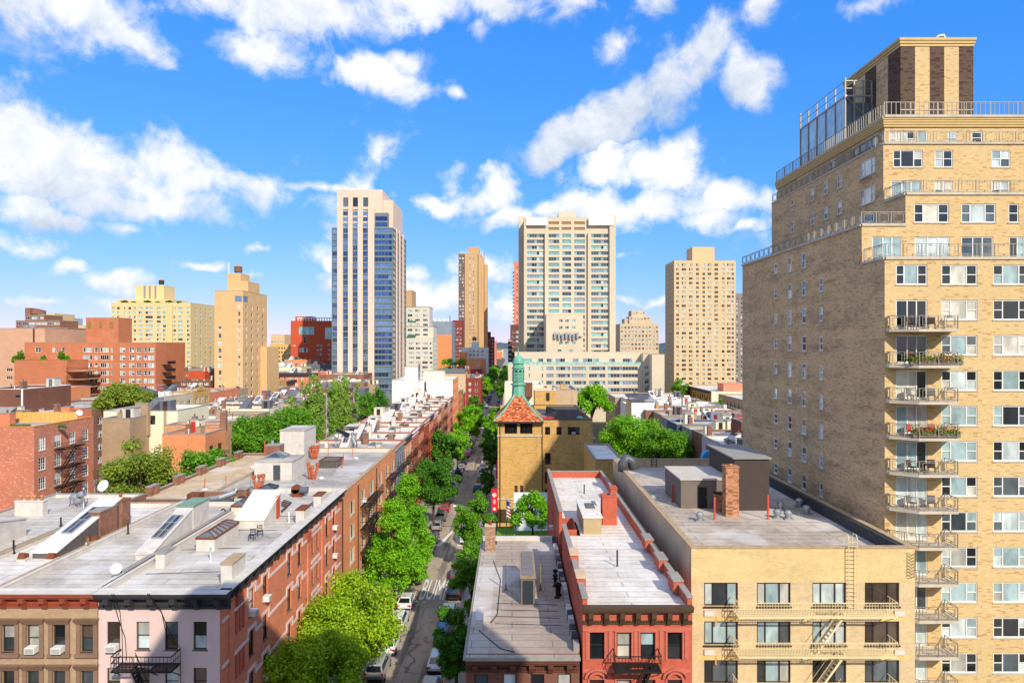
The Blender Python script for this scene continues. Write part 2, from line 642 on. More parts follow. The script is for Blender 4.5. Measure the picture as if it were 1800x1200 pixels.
def win_frame(style, w, h, fr, ft=.06):
    """frame mesh centred at x=0 with its foot at z=0, facing -Y, plus the list of pane rectangles"""
    mb = MB()
    d0, d1 = -.045, .045
    mb.box(-w / 2, d0, 0, w / 2, d1, ft, fr)
    mb.box(-w / 2, d0, h - ft, w / 2, d1, h, fr)
    mb.box(-w / 2, d0, ft, -w / 2 + ft, d1, h - ft, fr)
    mb.box(w / 2 - ft, d0, ft, w / 2, d1, h - ft, fr)
    panes = []

    def mull(x, z0, z1, t=None):
        t = t or ft
        mb.box(x - t / 2, d0 + .004, z0, x + t / 2, d1 - .004, z1, fr)

    def rail(z, x0, x1, t=None):
        t = t or ft * .8
        mb.box(x0, d0 + .008, z - t / 2, x1, d1 - .008, z + t / 2, fr)

    a, b = -w / 2 + ft, w / 2 - ft
    lo, hi = ft, h - ft
    if style == 'dh':
        m = (lo + hi) / 2
        rail(m, a, b)
        panes += [(a, m, b, hi, .0), (a, lo, b, m, .02)]
    elif style == 'dh6':
        m = (lo + hi) / 2
        rail(m, a, b)
        for q in (1, 2):
            mull(a + (b - a) * q / 3, lo, hi, .03)
        rail((lo + m) / 2, a, b, .03)
        rail((hi + m) / 2, a, b, .03)
        panes += [(a, m, b, hi, .0), (a, lo, b, m, .02)]
    elif style == 'one':
        panes += [(a, lo, b, hi, 0)]
    elif style == 'triple':
        x1, x2 = a + (b - a) * .25, a + (b - a) * .72
        mull(x1, lo, hi)
        mull(x2, lo, hi)
        m = (lo + hi) / 2
        rail(m, a, x1 - ft / 2)
        rail(m, x2 + ft / 2, b)
        panes += [(a, m, x1, hi, 0), (a, lo, x1, m, .02), (x1, lo, x2, hi, 0), (x2, m, b, hi, 0), (x2, lo, b, m, .02)]
    elif style == 'slide':
        x1, x2 = a + (b - a) * .24, a + (b - a) * .70
        mull(x1, lo, hi)
        mull(x2, lo, hi)
        panes += [(a, lo, x1, hi, 0), (x1, lo, x2, hi, .01), (x2, lo, b, hi, 0)]
    elif style == 'pair':
        mull((a + b) / 2, lo, hi)
        m = (lo + hi) / 2
        rail(m, a, b)
        c = (a + b) / 2
        panes += [(a, m, c, hi, 0), (a, lo, c, m, .02), (c, m, b, hi, 0), (c, lo, b, m, .02)]
    elif style.startswith('strip'):
        k = int(style[5:])
        for q in range(1, k):
            mull(a + (b - a) * q / k, lo, hi, ft * .8)
        panes += [(a + (b - a) * q / k, lo, a + (b - a) * (q + 1) / k, hi, 0) for q in range(k)]
    elif style == 'door':
        c = a + (b - a) * .36
        mull(c, lo, hi)
        e = a + (b - a) * .68
        mull(e, lo, hi)
        panes += [(a, lo, c, hi, 0), (c, lo, e, hi, .01), (e, lo, b, hi, 0)]
    return mb, panes


def pane_mesh(w, h, mat):
    k = ('pane', round(w, 2), round(h, 2), mat.name)
    if k not in WIN:
        mb = MB()
        mb.box(-w / 2, 0, 0, w / 2, .012, h, mat)
        WIN[k] = mb.mesh('pane')
    return WIN[k]


def box_mesh(name, w, d, h, mat):
    k = (name, round(w, 2), round(d, 2), round(h, 2), mat.name)
    if k not in WIN:
        mb = MB()
        mb.box(-w / 2, -d, 0, w / 2, 0, h, mat)
        WIN[k] = mb.mesh(name)
    return WIN[k]


def near_window(parent, loc, rz, style, w, h, fr, gl, sill=None, r=rng, ft=.06):
    """window > pane, sill"""
    w, h = round(w, 2), round(h, 2)
    k = ('nf', style, w, h, fr.name, ft)
    if k not in WIN:
        mb, panes = win_frame(style, w, h, fr, ft)
        WIN[k] = (mb.mesh('window'), panes)
    me, panes = WIN[k]
    o = child('window', me, parent, loc, rz)
    base = r.choice(gl)
    for (x0, z0, x1, z1, dy) in panes:
        g = base if r.random() < .6 else r.choice(gl)
        child('pane', pane_mesh(x1 - x0, z1 - z0, g), o, ((x0 + x1) / 2, dy, z0))
    if sill:
        child('sill', box_mesh('sill', w + .18, .16, .09, sill), o, (0, .0, -.085))
    return o


def far_window(style, w, h, fr, gl, r=rng, ft=.09, nv=5, extra=None):
    """one mesh: frame and panes (the panes are too small to tell apart)"""
    v = r.randrange(nv)
    k = ('ff', style, round(w, 2), round(h, 2), fr.name, v, gl[0].name, extra)
    if k not in WIN:
        rr = random.Random(v * 31 + 5)
        mb, panes = win_frame(style, w, h, fr, ft)
        base = rr.choice(gl)
        for (x0, z0, x1, z1, dy) in panes:
            g = base if rr.random() < .55 else rr.choice(gl)
            mb.box(x0, dy, z0, x1, dy + .02, z1, g, 'bk')
        if extra == 'ac':
            mb.box(-w * .22, -.10, -.52, w * .22, .04, -.14, DARKFR)
        WIN[k] = (mb, mb.mesh('window'))
    return WIN[k]


# ------------------------------------------------------------------ buildings
class Bld:
    """a building thing: Empty > wall, roof, windows and other parts"""

    def __init__(s, name, label, cat, x0, x1, y0, y1, z1, z0=0.0, group=None, seed=None):
        s.x0, s.x1, s.y0, s.y1, s.z0, s.z1 = x0, x1, y0, y1, z0, z1
        s.o = thing(name, label, cat, ((x0 + x1) / 2, (y0 + y1) / 2, z0), group)
        s.wall = MB()
        s.r = random.Random(seed if seed is not None else zlib.crc32(label.encode()) % 9973)
        s.pend = []

    def loc(s, p):
        return Vector(p) - s.o.location

    def face(s, side, mat, ops=(), u0=None, u1=None, z0=None, z1=None, at=None, depth=.18, reveal=None):
        """one wall plane. side f/k/l/r. ops: (c0, z0, c1, z1, style, dict) with c the world X (f, k) or world Y (l, r)"""
        n = {'f': (0, -1), 'k': (0, 1), 'r': (1, 0), 'l': (-1, 0)}[side]
        u = (-n[1], n[0])
        horiz = side in 'fk'
        lo, hi = (s.x0, s.x1) if horiz else (s.y0, s.y1)
        lo, hi = (lo if u0 is None else u0), (hi if u1 is None else u1)
        pl = at if at is not None else {'f': s.y0, 'k': s.y1, 'l': s.x0, 'r': s.x1}[side]
        zb, zt = (s.z0 if z0 is None else z0), (s.z1 if z1 is None else z1)
        nx, ny = n

        def P(c, z, d=0.0):
            return (c - nx * d, pl - ny * d, z) if horiz else (pl - nx * d, c - ny * d, z)

        flip = (u[0] if horiz else u[1]) < 0

        def quad(c0, za, c1, zc, d=0.0):
            p = [P(c0, za, d), P(c1, za, d), P(c1, zc, d), P(c0, zc, d)]
            s.wall.poly(p[::-1] if flip else p, mat)

        ops = [o for o in ops if o[0] >= lo - 1e-3 and o[2] <= hi + 1e-3 and o[1] >= zb - 1e-3 and o[3] <= zt + 1e-3]
        zs = sorted(set([zb, zt] + [o[1] for o in ops] + [o[3] for o in ops]))
        zs = [z for i, z in enumerate(zs) if i == 0 or z - zs[i - 1] > 1e-4]
        pend = None
        for za, zc in zip(zs, zs[1:]):
            zm = (za + zc) / 2
            row = sorted((o[0], o[2]) for o in ops if o[1] < zm < o[3])
            c = lo
            spans = []
            for a, b in row:
                if a - c > 1e-4:
                    spans.append((c, a))
                c = max(c, b)
            if hi - c > 1e-4:
                spans.append((c, hi))
            if pend and pend[2] == spans:
                pend = (pend[0], zc, spans)
            else:
                if pend:
                    for a, b in pend[2]:
                        quad(a, pend[0], b, pend[1])
                pend = (za, zc, spans)
        if pend:
            for a, b in pend[2]:
                quad(a, pend[0], b, pend[1])
        rv = reveal or mat
        rz = math.atan2(u[1], u[0])
        for o in ops:
            c0, za, c1, zc = o[:4]
            for p in ([P(c0, za), P(c0, za, depth), P(c0, zc, depth), P(c0, zc)], [P(c1, za, depth), P(c1, za), P(c1, zc), P(c1, zc, depth)],
                      [P(c0, za), P(c1, za), P(c1, za, depth), P(c0, za, depth)], [P(c0, zc, depth), P(c1, zc, depth), P(c1, zc), P(c0, zc)]):
                s.wall.poly(p[::-1] if flip else p, rv)
            st = o[4] if len(o) > 4 else None
            if st:
                kw = dict(o[5]) if len(o) > 5 else {}
                s.pend.append((P((c0 + c1) / 2, za, depth - .06), rz, st, c1 - c0, zc - za, kw))

    def box4(s, mat, z0=None, z1=None, skip=''):
        for k in 'fklr':
            if k not in skip:
                s.face(k, mat, z0=z0, z1=z1)

    def roof(s, mat, zr=None, par=.6, t=.3, wall=None, cop=None, x0=None, x1=None, y0=None, y1=None, name='roof', z1=None, over=.05):
        x0, x1 = (s.x0 if x0 is None else x0), (s.x1 if x1 is None else x1)
        y0, y1 = (s.y0 if y0 is None else y0), (s.y1 if y1 is None else y1)
        zt = s.z1 if z1 is None else z1
        zr = zt - par if zr is None else zr
        rf = MB()
        rf.poly([(x0 + t, y0 + t, zr), (x1 - t, y0 + t, zr), (x1 - t, y1 - t, zr), (x0 + t, y1 - t, zr)], mat)
        ro = rf.build(name, s.o)
        pb = MB()
        w = wall or mat
        X0, X1, Y0, Y1 = x0 + t, x1 - t, y0 + t, y1 - t
        if zt - zr > .02:
            pb.poly([(X0, Y0, zr), (X0, Y0, zt), (X1, Y0, zt), (X1, Y0, zr)], w)
            pb.poly([(X1, Y1, zr), (X1, Y1, zt), (X0, Y1, zt), (X0, Y1, zr)], w)
            pb.poly([(X1, Y0, zr), (X1, Y0, zt), (X1, Y1, zt), (X1, Y1, zr)], w)
            pb.poly([(X0, Y1, zr), (X0, Y1, zt), (X0, Y0, zt), (X0, Y0, zr)], w)
        c = cop or w
        e = over
        for b in ((x0 - e, y0 - e, X1 + t + e, Y0 + e), (x0 - e, Y1 - e, x1 + e, y1 + e), (x0 - e, Y0 + e, X0 + e, Y1 - e), (X1 - e, Y0 + e, x1 + e, Y1 - e)):
            pb.box(b[0], b[1], zt, b[2], b[3], zt + .09, c)
        pb.build('parapet', s.o)
        return ro

    def done(s, cap=300):
        s.wall.build('wall', s.o)
        pend = s.pend
        near = [p for p in pend if p[5].get('near')]
        for p, rz, st, w, h, kw in near:
            near_window(s.o, s.loc(p), rz, st, w, h, kw.get('fr', WHITE), kw.get('gl', GL_MIX), kw.get('sill'), s.r, kw.get('ft', .06))
        far = [p for p in pend if not p[5].get('near')]
        far.sort(key=lambda p: -(p[3] * p[4]) / max(1, p[0][1]))
        rest = MB()
        for i, (p, rz, st, w, h, kw) in enumerate(far):
            mb, me = far_window(st, w, h, kw.get('fr', WHITE), kw.get('gl', GL_MIX), s.r, kw.get('ft', .08), 5, kw.get('extra'))
            if i < cap:
                child('window', me, s.o, s.loc(p), rz)
            else:
                c, sn = math.cos(rz), math.sin(rz)
                b0 = len(rest.v)
                rest.v.extend([(p[0] + x * c - y * sn, p[1] + x * sn + y * c, p[2] + z) for x, y, z in mb.v])
                rest.f.extend([tuple(b0 + q for q in f) for f in mb.f])
                rest.m.extend([rest.mi(mb.mats[q]) for q in mb.m])
        if rest.f:
            tag(rest.build('further_windows', s.o), kind='stuff')
        return s.o


def grid(cols, rows, style, **kw):
    """window openings: cols (c0, c1), rows (z0, z1)"""
    return [(a, z, b, t, style, kw) for a, b in cols for z, t in rows]


def cen(cs, w):
    return [(c - w / 2, c + w / 2) for c in cs]


def spread(a, b, n, w):
    """n openings of width w spread evenly between a and b"""
    st = (b - a) / n
    return cen([a + st * (i + .5) for i in range(n)], w)


def floors(ztop, pitch, n, h):
    return [(ztop - h - pitch * i, ztop - pitch * i) for i in range(n)]

# ------------------------------------------------------------------ part makers shared by buildings
def px_Y(X, px):
    return 1200.0 * X / (px - 900.0)


def on(px, py, z):
    """point seen at that place of the photo on a level surface at height z"""
    Y = 1200.0 * (EYE - z) / (py - 605.0)
    return wx(px, Y), Y


def P3(axis, pl, c, d, z):
    """point on a wall: axis 'f' wall faces -Y at y=pl, 'r' faces +X at x=pl, 'l' faces -X; d metres out from it"""
    if axis == 'f':
        return (c, pl - d, z)
    return (pl + d, c, z) if axis == 'r' else (pl - d, c, z)


def wbox(mb, axis, pl, c0, c1, d0, d1, z0, z1, mat, skip=''):
    a, b = P3(axis, pl, c0, d0, z0), P3(axis, pl, c1, d1, z1)
    mb.box(min(a[0], b[0]), min(a[1], b[1]), z0, max(a[0], b[0]), max(a[1], b[1]), z1, mat, skip)


def fire_escape(B, axis, pl, c0, c1, zs, out=1.15, mat=BLACK, stair=True, rail=.95, hole=(.35, .65), flip=False, dens=.22, drop=2.75, slat=.16, sw=.028):
    """for each level: fire_escape (slatted platform and brackets) > railing, stair"""
    for i, z in enumerate(zs):
        mb = MB()
        n = max(4, int(out / slat))
        h0, h1 = c0 + (c1 - c0) * hole[0], c0 + (c1 - c0) * hole[1]
        for k in range(n + 1):
            d = .06 + (out - .08) * k / n
            if .3 * n < k < .8 * n:
                wbox(mb, axis, pl, c0, h0, d - sw, d + sw, z, z + .035, mat)
                wbox(mb, axis, pl, h1, c1, d - sw, d + sw, z, z + .035, mat)
            else:
                wbox(mb, axis, pl, c0, c1, d - sw, d + sw, z, z + .035, mat)
        for c in (c0, h0, h1, c1):
            wbox(mb, axis, pl, c - .03, c + .03, .02, out, z - .07, z, mat)
            mb.bar(P3(axis, pl, c, .03, z - .75), P3(axis, pl, c, out - .1, z - .05), .045, mat)
        wbox(mb, axis, pl, c0, c1, out - .03, out + .03, z - .08, z + .04, mat)
        fe = mb.build('fire_escape', B.o)
        rb = MB()
        for zz, w in ((z + rail, .05), (z + rail * .55, .03)):
            rb.bar(P3(axis, pl, c0, out, zz), P3(axis, pl, c1, out, zz), w, mat)
            for c in (c0, c1):
                rb.bar(P3(axis, pl, c, .05, zz), P3(axis, pl, c, out, zz), w, mat)
        m = max(4, int((c1 - c0) / dens))
        for k in range(m + 1):
            c = c0 + (c1 - c0) * k / m
            rb.bar(P3(axis, pl, c, out, z), P3(axis, pl, c, out, z + rail), .022, mat)
        for c in (c0, c1):
            for k in range(1, 4):
                rb.bar(P3(axis, pl, c, out * k / 4, z), P3(axis, pl, c, out * k / 4, z + rail), .022, mat)
        rb.build('railing', fe)
        if stair:
            sb = MB()
            a, b = (h0, h1) if not flip else (h1, h0)
            for d in (out * .38, out * .80):
                sb.bar(P3(axis, pl, a, d, z - drop + .03), P3(axis, pl, b, d, z + .02), .05, mat, .13)
                sb.bar(P3(axis, pl, a, d, z - drop + .85), P3(axis, pl, b, d, z + .85), .03, mat)
            for k in range(1, 11):
                t = k / 11
                c = a + (b - a) * t
                zz = z - drop + drop * t
                wbox(sb, axis, pl, c - .09, c + .09, out * .38, out * .80, zz - .015, zz + .015, mat)
            sb.build('stair', fe)


AC_MESH = {}


def air_conditioner(p, rz, label, group='window air conditioners'):
    """top-level: it could be lifted out of the window"""
    if 'c' not in AC_MESH:
        mb = MB()
        mb.box(-.31, -.42, 0, .31, .1, .38, WHITE)
        g = MB()
        for k in range(6):
            g.box(-.27, -.436, .05 + k * .05, .27, -.421, .075 + k * .05, GREYST)
        AC_MESH['c'], AC_MESH['g'] = mb.mesh('housing'), g.mesh('grille')
    t = thing('air_conditioner', label, 'air conditioner', p, group, rz)
    child('housing', AC_MESH['c'], t)
    child('grille', AC_MESH['g'], t)
    return t


def chimney(B, x, y, z, w, d, h, mat, pots=0, cap=GREYST, name='chimney', potmat=TERRA, poth=.45):
    mb = MB()
    mb.box(x - w / 2, y - d / 2, z - .05, x + w / 2, y + d / 2, z + h, mat, 'b')
    mb.box(x - w / 2 - .05, y - d / 2 - .05, z + h, x + w / 2 + .05, y + d / 2 + .05, z + h + .1, cap)
    o = mb.build(name, B.o)
    for i in range(pots):
        pb = MB()
        yy = y - d / 2 + d * (i + .5) / pots if d >= w else y
        xx = x if d >= w else x - w / 2 + w * (i + .5) / pots
        pb.lathe(xx, yy, [(.13, z + h + .08), (.12, z + h + poth), (.16, z + h + poth + .03), (.16, z + h + poth + .1), (.1, z + h + poth + .1)], potmat)
        pb.build('chimney_pot', o, True)
    return o


def pipe(B, x, y, z, h, mat=BLACK, r=.06, cap=False, name='vent_pipe', elbow=False):
    mb = MB()
    if elbow:
        mb.tube([(x, y, z - .05), (x, y, z + h), (x - .08, y - .04, z + h + .12), (x - .25, y - .08, z + h + .12), (x - .3, y - .1, z + h)], r, mat)
    else:
        mb.lathe(x, y, [(r * 1.9, z - .02), (r * 1.9, z + .06), (r, z + .1), (r, z + h)] + ([(r * 1.8, z + h), (r * 1.8, z + h + .12), (r * .3, z + h + .25)] if cap else []), mat)
    return mb.build(name, B.o, True)


def vent(B, x, y, z, r=.22, h=.5, mat=STEEL, name='roof_vent'):
    mb = MB()
    mb.box(x - r * 1.3, y - r * 1.3, z - .05, x + r * 1.3, y + r * 1.3, z + .12, mat, 'b')
    mb.lathe(x, y, [(r * .8, z + .1), (r * .8, z + h * .5), (r * 1.1, z + h * .5), (r * 1.15, z + h * .8), (r * .7, z + h), (.02, z + h + .05)], mat, 12)
    return mb.build(name, B.o)


def bulkhead(B, x0, x1, y0, y1, z, h, mat, top, door=None, hb=None, name='bulkhead', doormat=None, over=.08, dpos=.5):
    """stair head; h height at the near end, hb at the far end"""
    hb = h if hb is None else hb
    mb = MB()
    mb.hexa([(x0, y0, z - .05), (x1, y0, z - .05), (x1, y1, z - .05), (x0, y1, z - .05), (x0, y0, z + h), (x1, y0, z + h), (x1, y1, z + hb), (x0, y1, z + hb)], mat, 'bt')
    e = over
    mb.hexa([(x0 - e, y0 - e, z + h), (x1 + e, y0 - e, z + h), (x1 + e, y1 + e, z + hb), (x0 - e, y1 + e, z + hb),
             (x0 - e, y0 - e, z + h + .12), (x1 + e, y0 - e, z + h + .12), (x1 + e, y1 + e, z + hb + .12), (x0 - e, y1 + e, z + hb + .12)], top)
    o = mb.build(name, B.o)
    if door:
        db = MB()
        dm = doormat or DARKFR
        dh = min(1.95, max(h, hb) - .15)
        if door == 'f':
            c = x0 + (x1 - x0) * dpos
            db.box(c - .42, y0 - .05, z + .05, c + .42, y0 - .003, z + dh, dm)
            db.box(c + .28, y0 - .1, z + 1, c + .34, y0 - .05, z + 1.06, STEEL)
        else:
            c = y0 + (y1 - y0) * dpos
            db.box(x1 + .003, c - .42, z + .05, x1 + .05, c + .42, z + dh, dm)
            db.box(x1 + .05, c + .28, z + 1, x1 + .1, c + .34, z + 1.06, STEEL)
        db.build('door', o)
    return o


def wedge(B, x0, x1, y0, y1, z, h0, h1, side, top, sky=None, frame=STEEL, rows=2, cols=2):
    """lean-to stair head: low near end, high far end, with a skylight let into its slope"""
    mb = MB()
    mb.hexa([(x0, y0, z - .05), (x1, y0, z - .05), (x1, y1, z - .05), (x0, y1, z - .05), (x0, y0, z + h0), (x1, y0, z + h0), (x1, y1, z + h1), (x0, y1, z + h1)], side, 'bt')
    mb.hexa([(x0 - .06, y0 - .06, z + h0), (x1 + .06, y0 - .06, z + h0), (x1 + .06, y1 + .06, z + h1), (x0 - .06, y1 + .06, z + h1),
             (x0 - .06, y0 - .06, z + h0 + .1), (x1 + .06, y0 - .06, z + h0 + .1), (x1 + .06, y1 + .06, z + h1 + .1), (x0 - .06, y1 + .06, z + h1 + .1)], top)
    o = mb.build('stair_bulkhead', B.o)
    if sky:
        a, b, c, d = sky                       # fraction across, fraction along

        def q(u, v, e):
            return (x0 + (x1 - x0) * u, y0 + (y1 - y0) * v, z + h0 + (h1 - h0) * v + .1 + e)
        fb = MB()
        for u in [a + (b - a) * i / cols for i in range(cols + 1)]:
            fb.bar(q(u, c, .06), q(u, d, .06), .09, frame, .12)
        for v in [c + (d - c) * i / rows for i in range(rows + 1)]:
            fb.bar(q(a, v, .055), q(b, v, .055), .09, frame, .11)
        s = fb.build('skylight', o)
        for i in range(cols):
            for j in range(rows):
                pb = MB()
                u0, u1 = a + (b - a) * i / cols, a + (b - a) * (i + 1) / cols
                v0, v1 = c + (d - c) * j / rows, c + (d - c) * (j + 1) / rows
                pb.poly([q(u0, v0, .05), q(u1, v0, .05), q(u1, v1, .05), q(u0, v1, .05)], rng.choice(GL_DARK))
                # a pane belongs to the stair head's skylight
                p = pb.build('pane', o)
    return o


def skybox(B, x0, x1, y0, y1, z, h, curb, frame=RUST, ridge=.35, n=6, gl=None):
    """raised curb with a small hipped skylight"""
    mb = MB()
    mb.box(x0, y0, z - .05, x1, y1, z + h, curb, 'b')
    o = mb.build('skylight_curb', B.o)
    fb = MB()
    xm = (x0 + x1) / 2
    zt = z + h + .14 + ridge
    g = gl or GL_DARK[2]
    fb.box(x0 - .06, y0 - .06, z + h, x1 + .06, y1 + .06, z + h + .14, frame)
    r0, r1 = y0 + (x1 - x0) * .4, y1 - (x1 - x0) * .4
    if r1 < r0:
        r0 = r1 = (y0 + y1) / 2
    zb = z + h + .14
    fb.poly([(x0, y0, zb), (x1, y0, zb), (xm, r0, zt)], g)
    fb.poly([(x1, y0, zb), (x1, y1, zb), (xm, r1, zt), (xm, r0, zt)], g)
    fb.poly([(x1, y1, zb), (x0, y1, zb), (xm, r1, zt)], g)
    fb.poly([(x0, y1, zb), (x0, y0, zb), (xm, r0, zt), (xm, r1, zt)], g)
    fb.bar((xm, r0, zt), (xm, r1, zt), .1, frame)
    for k in range(n + 1):
        t = k / n
        yy = y0 + (y1 - y0) * t
        ry = r0 + (r1 - r0) * t
        for xx in (x0, x1):
            fb.bar((xx, yy, zb + .02), (xm, ry, zt + .02), .06, frame)
    fb.build('skylight', o)
    return o


def cornice(B, axis, pl, c0, c1, ztop, h, out, mat, nbr=6, brw=.34, brmat=None, frieze=None, lip=None):
    """projecting metal cornice > bracket (each one)"""
    mb = MB()
    fz = frieze or mat
    wbox(mb, axis, pl, c0, c1, .004, .10, ztop - h, ztop - h + .14, mat)
    wbox(mb, axis, pl, c0, c1, .004, .05, ztop - h + .14, ztop - .38, fz)
    wbox(mb, axis, pl, c0, c1, .004, out * .72, ztop - .38, ztop - .26, mat)
    wbox(mb, axis, pl, c0, c1, .004, out * .9, ztop - .26, ztop - .12, mat)
    wbox(mb, axis, pl, c0, c1, .004, out, ztop - .12, ztop, mat)
    if lip:
        wbox(mb, axis, pl, c0, c1, -.3, out + .03, ztop, ztop + .04, lip)
    o = mb.build('cornice', B.o)
    # dentil row
    db = MB()
    m = int((c1 - c0) / .18)
    for k in range(m):
        c = c0 + (c1 - c0) * (k + .5) / m
        wbox(db, axis, pl, c - .05, c + .05, .05, .16, ztop - h + .14, ztop - h + .24, mat)
    tag(db.build('dentil_row', o), kind='stuff')
    bm = brmat or mat
    hb = h - .5
    kk = ('br', axis, round(hb, 2), round(out, 2), bm.name)
    if kk not in WIN:
        q = MB()
        prof = [(0.05, -.12), (.18, -.12), (.3, hb * .25), (out * .8, hb * .5), (out * .88, hb), (.05, hb)]
        a = [P3(axis, 0, -brw / 2, d, z) for d, z in prof]
        b = [P3(axis, 0, brw / 2, d, z) for d, z in prof]
        q.poly(a, bm)
        q.poly(b[::-1], bm)
        for i in range(len(prof)):
            j = (i + 1) % len(prof)
            q.poly([a[i], b[i], b[j], a[j]], bm)
        WIN[kk] = q.mesh('bracket')
    for k in range(nbr):
        c = c0 + (c1 - c0) * (k + .5) / nbr
        child('bracket', WIN[kk], o, Vector(P3(axis, pl, c, 0, ztop - h + .12)) - B.o.location)
    return o


def dish(p, label, r=.42, rz=0.6):
    t = thing('satellite_dish', label, 'satellite dish', p, 'rooftop satellite dishes')
    mb = MB()
    mb.tube([(0, 0, -.02), (0, 0, .75)], .035, STEEL)
    mb.bar((-.25, -.25, .02), (.25, .25, .02), .05, STEEL)
    mb.bar((-.25, .25, .02), (.25, -.25, .02), .05, STEEL)
    me = mb.mesh('mast')
    child('mast', me, t)
    db = MB()
    prof = [(r * k / 5, .16 * (k / 5) ** 2) for k in range(6)]
    n = 16
    b0 = None
    rot = Matrix.Rotation(rz, 4, 'Z') @ Matrix.Rotation(R(62), 4, 'X')
    rings = []
    for rr, zz in prof:
        rings.append([rot @ Vector((max(rr, .004) * math.cos(2 * math.pi * j / n), max(rr, .004) * math.sin(2 * math.pi * j / n), zz)) + Vector((0, 0, .85)) for j in range(n)])
    for a, b in zip(rings, rings[1:]):
        for j in range(n):
            db.poly([a[j], a[(j + 1) % n], b[(j + 1) % n], b[j]], WHITE)
    db.tube([rot @ Vector((0, -r * .9, .1)) + Vector((0, 0, .85)), rot @ Vector((0, 0, .6)) + Vector((0, 0, .85))], .02, STEEL)
    child('reflector', db.mesh('reflector'), t)
    return t


def condenser(p, label, w=.9, d=.9, h=.95, mat=None, rz=0):
    mat = mat or plain('condenser_green', (176, 186, 168), .6, .08)
    t = thing('condenser', label, 'air conditioner', p, None, rz)
    mb = MB()
    mb.box(-w / 2, -d / 2, .08, w / 2, d / 2, h, mat)
    for x in (-w / 2 + .1, w / 2 - .2):
        mb.box(x, -d / 2 + .05, 0, x + .1, d / 2 - .05, .08, DARKFR)
    child('cabinet', mb.mesh('cabinet'), t)
    g = MB()
    g.lathe(0, 0, [(w * .4, h + .001), (w * .4, h + .05), (w * .36, h + .06), (w * .34, h + .02)], BLACK, 16)
    child('fan_guard', g.mesh('fan_guard'), t)
    s = MB()
    for k in range(7):
        s.box(-w / 2 + .06, -d / 2 - .015, .18 + k * .1, w / 2 - .06, -d / 2 - .001, .22 + k * .1, GREYST)
    child('louvre', s.mesh('louvre'), t)
    return t


# ------------------------------------------------------------------ ground, streets
ASPH = None


def asphalt():
    t = NT('asphalt')
    a = t.noise(.35, 6, .6, (1, .3, 1), .6)
    col = t.mix(t.rng(a, .35, .65, 0, 1), srgb((150, 138, 120)), srgb((186, 166, 138)))
    col = mulcol(t, col, shadefac(t, .12, 6))
    # worn wheel lines and tar seams along the street
    s = t.noise(.9, 5, .6, (1.0, .04, 1), .35, 5)
    col = t.mix(t.rng(s, .56, .62, 0, .55), col, srgb((66, 62, 60)))
    v = t.n('ShaderNodeTexVoronoi', feature='DISTANCE_TO_EDGE')
    v.inputs['Scale'].default_value = .16
    mp = t.n('ShaderNodeMapping')
    mp.inputs['Scale'].default_value = (2.2, .55, 1)
    nn = t.n('ShaderNodeTexNoise')
    nn.inputs['Scale'].default_value = .6
    t.l(t.pos(), nn.inputs['Vector'])
    ad = t.n('ShaderNodeVectorMath', operation='MULTIPLY_ADD')
    t.l(nn.outputs['Color'], ad.inputs[0])
    ad.inputs[1].default_value = (3, 3, 0)
    t.l(t.pos(), ad.inputs[2])
    t.l(ad.outputs[0], mp.inputs[0])
    t.l(mp.outputs[0], v.inputs['Vector'])
    col = t.mix(t.rng(v.outputs['Distance'], .0, .012, .75, 0), col, srgb((50, 48, 48)))
    sp = t.rng(t.noise(.25, 3, .5, dist=1.2, seed=31), .66, .70, 0, .5)
    col = t.mix(sp, col, srgb((92, 74, 54)))
    t.l(col, t.b.inputs['Base Color'])
    t.b.inputs['Roughness'].default_value = .85
    return t.mat


ASPH = asphalt()
CONC = plain('concrete_pavement', (150, 144, 134), .9, .14, .6)
YARD = plain('yard_ground', (88, 90, 70), .95, .35, .15)
RX0, RX1, BL, BR = -14.2, -6.2, -18.4, -2.9        # kerbs and building lines of our street


def sheet(name, x0, x1, y0, y1, z, mat):
    mb = MB()
    mb.poly([(x0, y0, z), (x1, y0, z), (x1, y1, z), (x0, y1, z)], mat)
    return tag(mb.build(name), kind='structure')


def slab(name, x0, x1, y0, y1, mat=CONC, h=.13):
    mb = MB()
    mb.box(x0, y0, -.05, x1, y1, h, mat, 'b')
    return tag(mb.build(name), kind='structure')


sheet('ground', -6000, 6000, -3000, 9000, -.06, YARD)
sheet('road', RX0, RX1, 39.0, 312, 0.0, ASPH)
sheet('avenue', -400, 400, 14, 39, .004, ASPH)
sheet('avenue', -400, 400, 312, 336, .004, ASPH)
sheet('road', RX0, RX1, 336, 1600, 0.0, ASPH)
sheet('road', -94.5, -86, 39, 312, 0.0, ASPH)
sheet('road', 66, 74, 39, 312, 0.0, ASPH)
for (y0, y1) in ((39, 312), (336, 900)):
    for (x0, x1) in ((BL, RX0), (RX1, BR + .0), (-98.5, -94.5), (-86, -82), (62, 66), (74, 78)):
        slab('pavement', x0, x1, y0 + .0, y1, CONC)
PAINT = plain('road_paint', (222, 218, 206), .8, .12, 3.0)


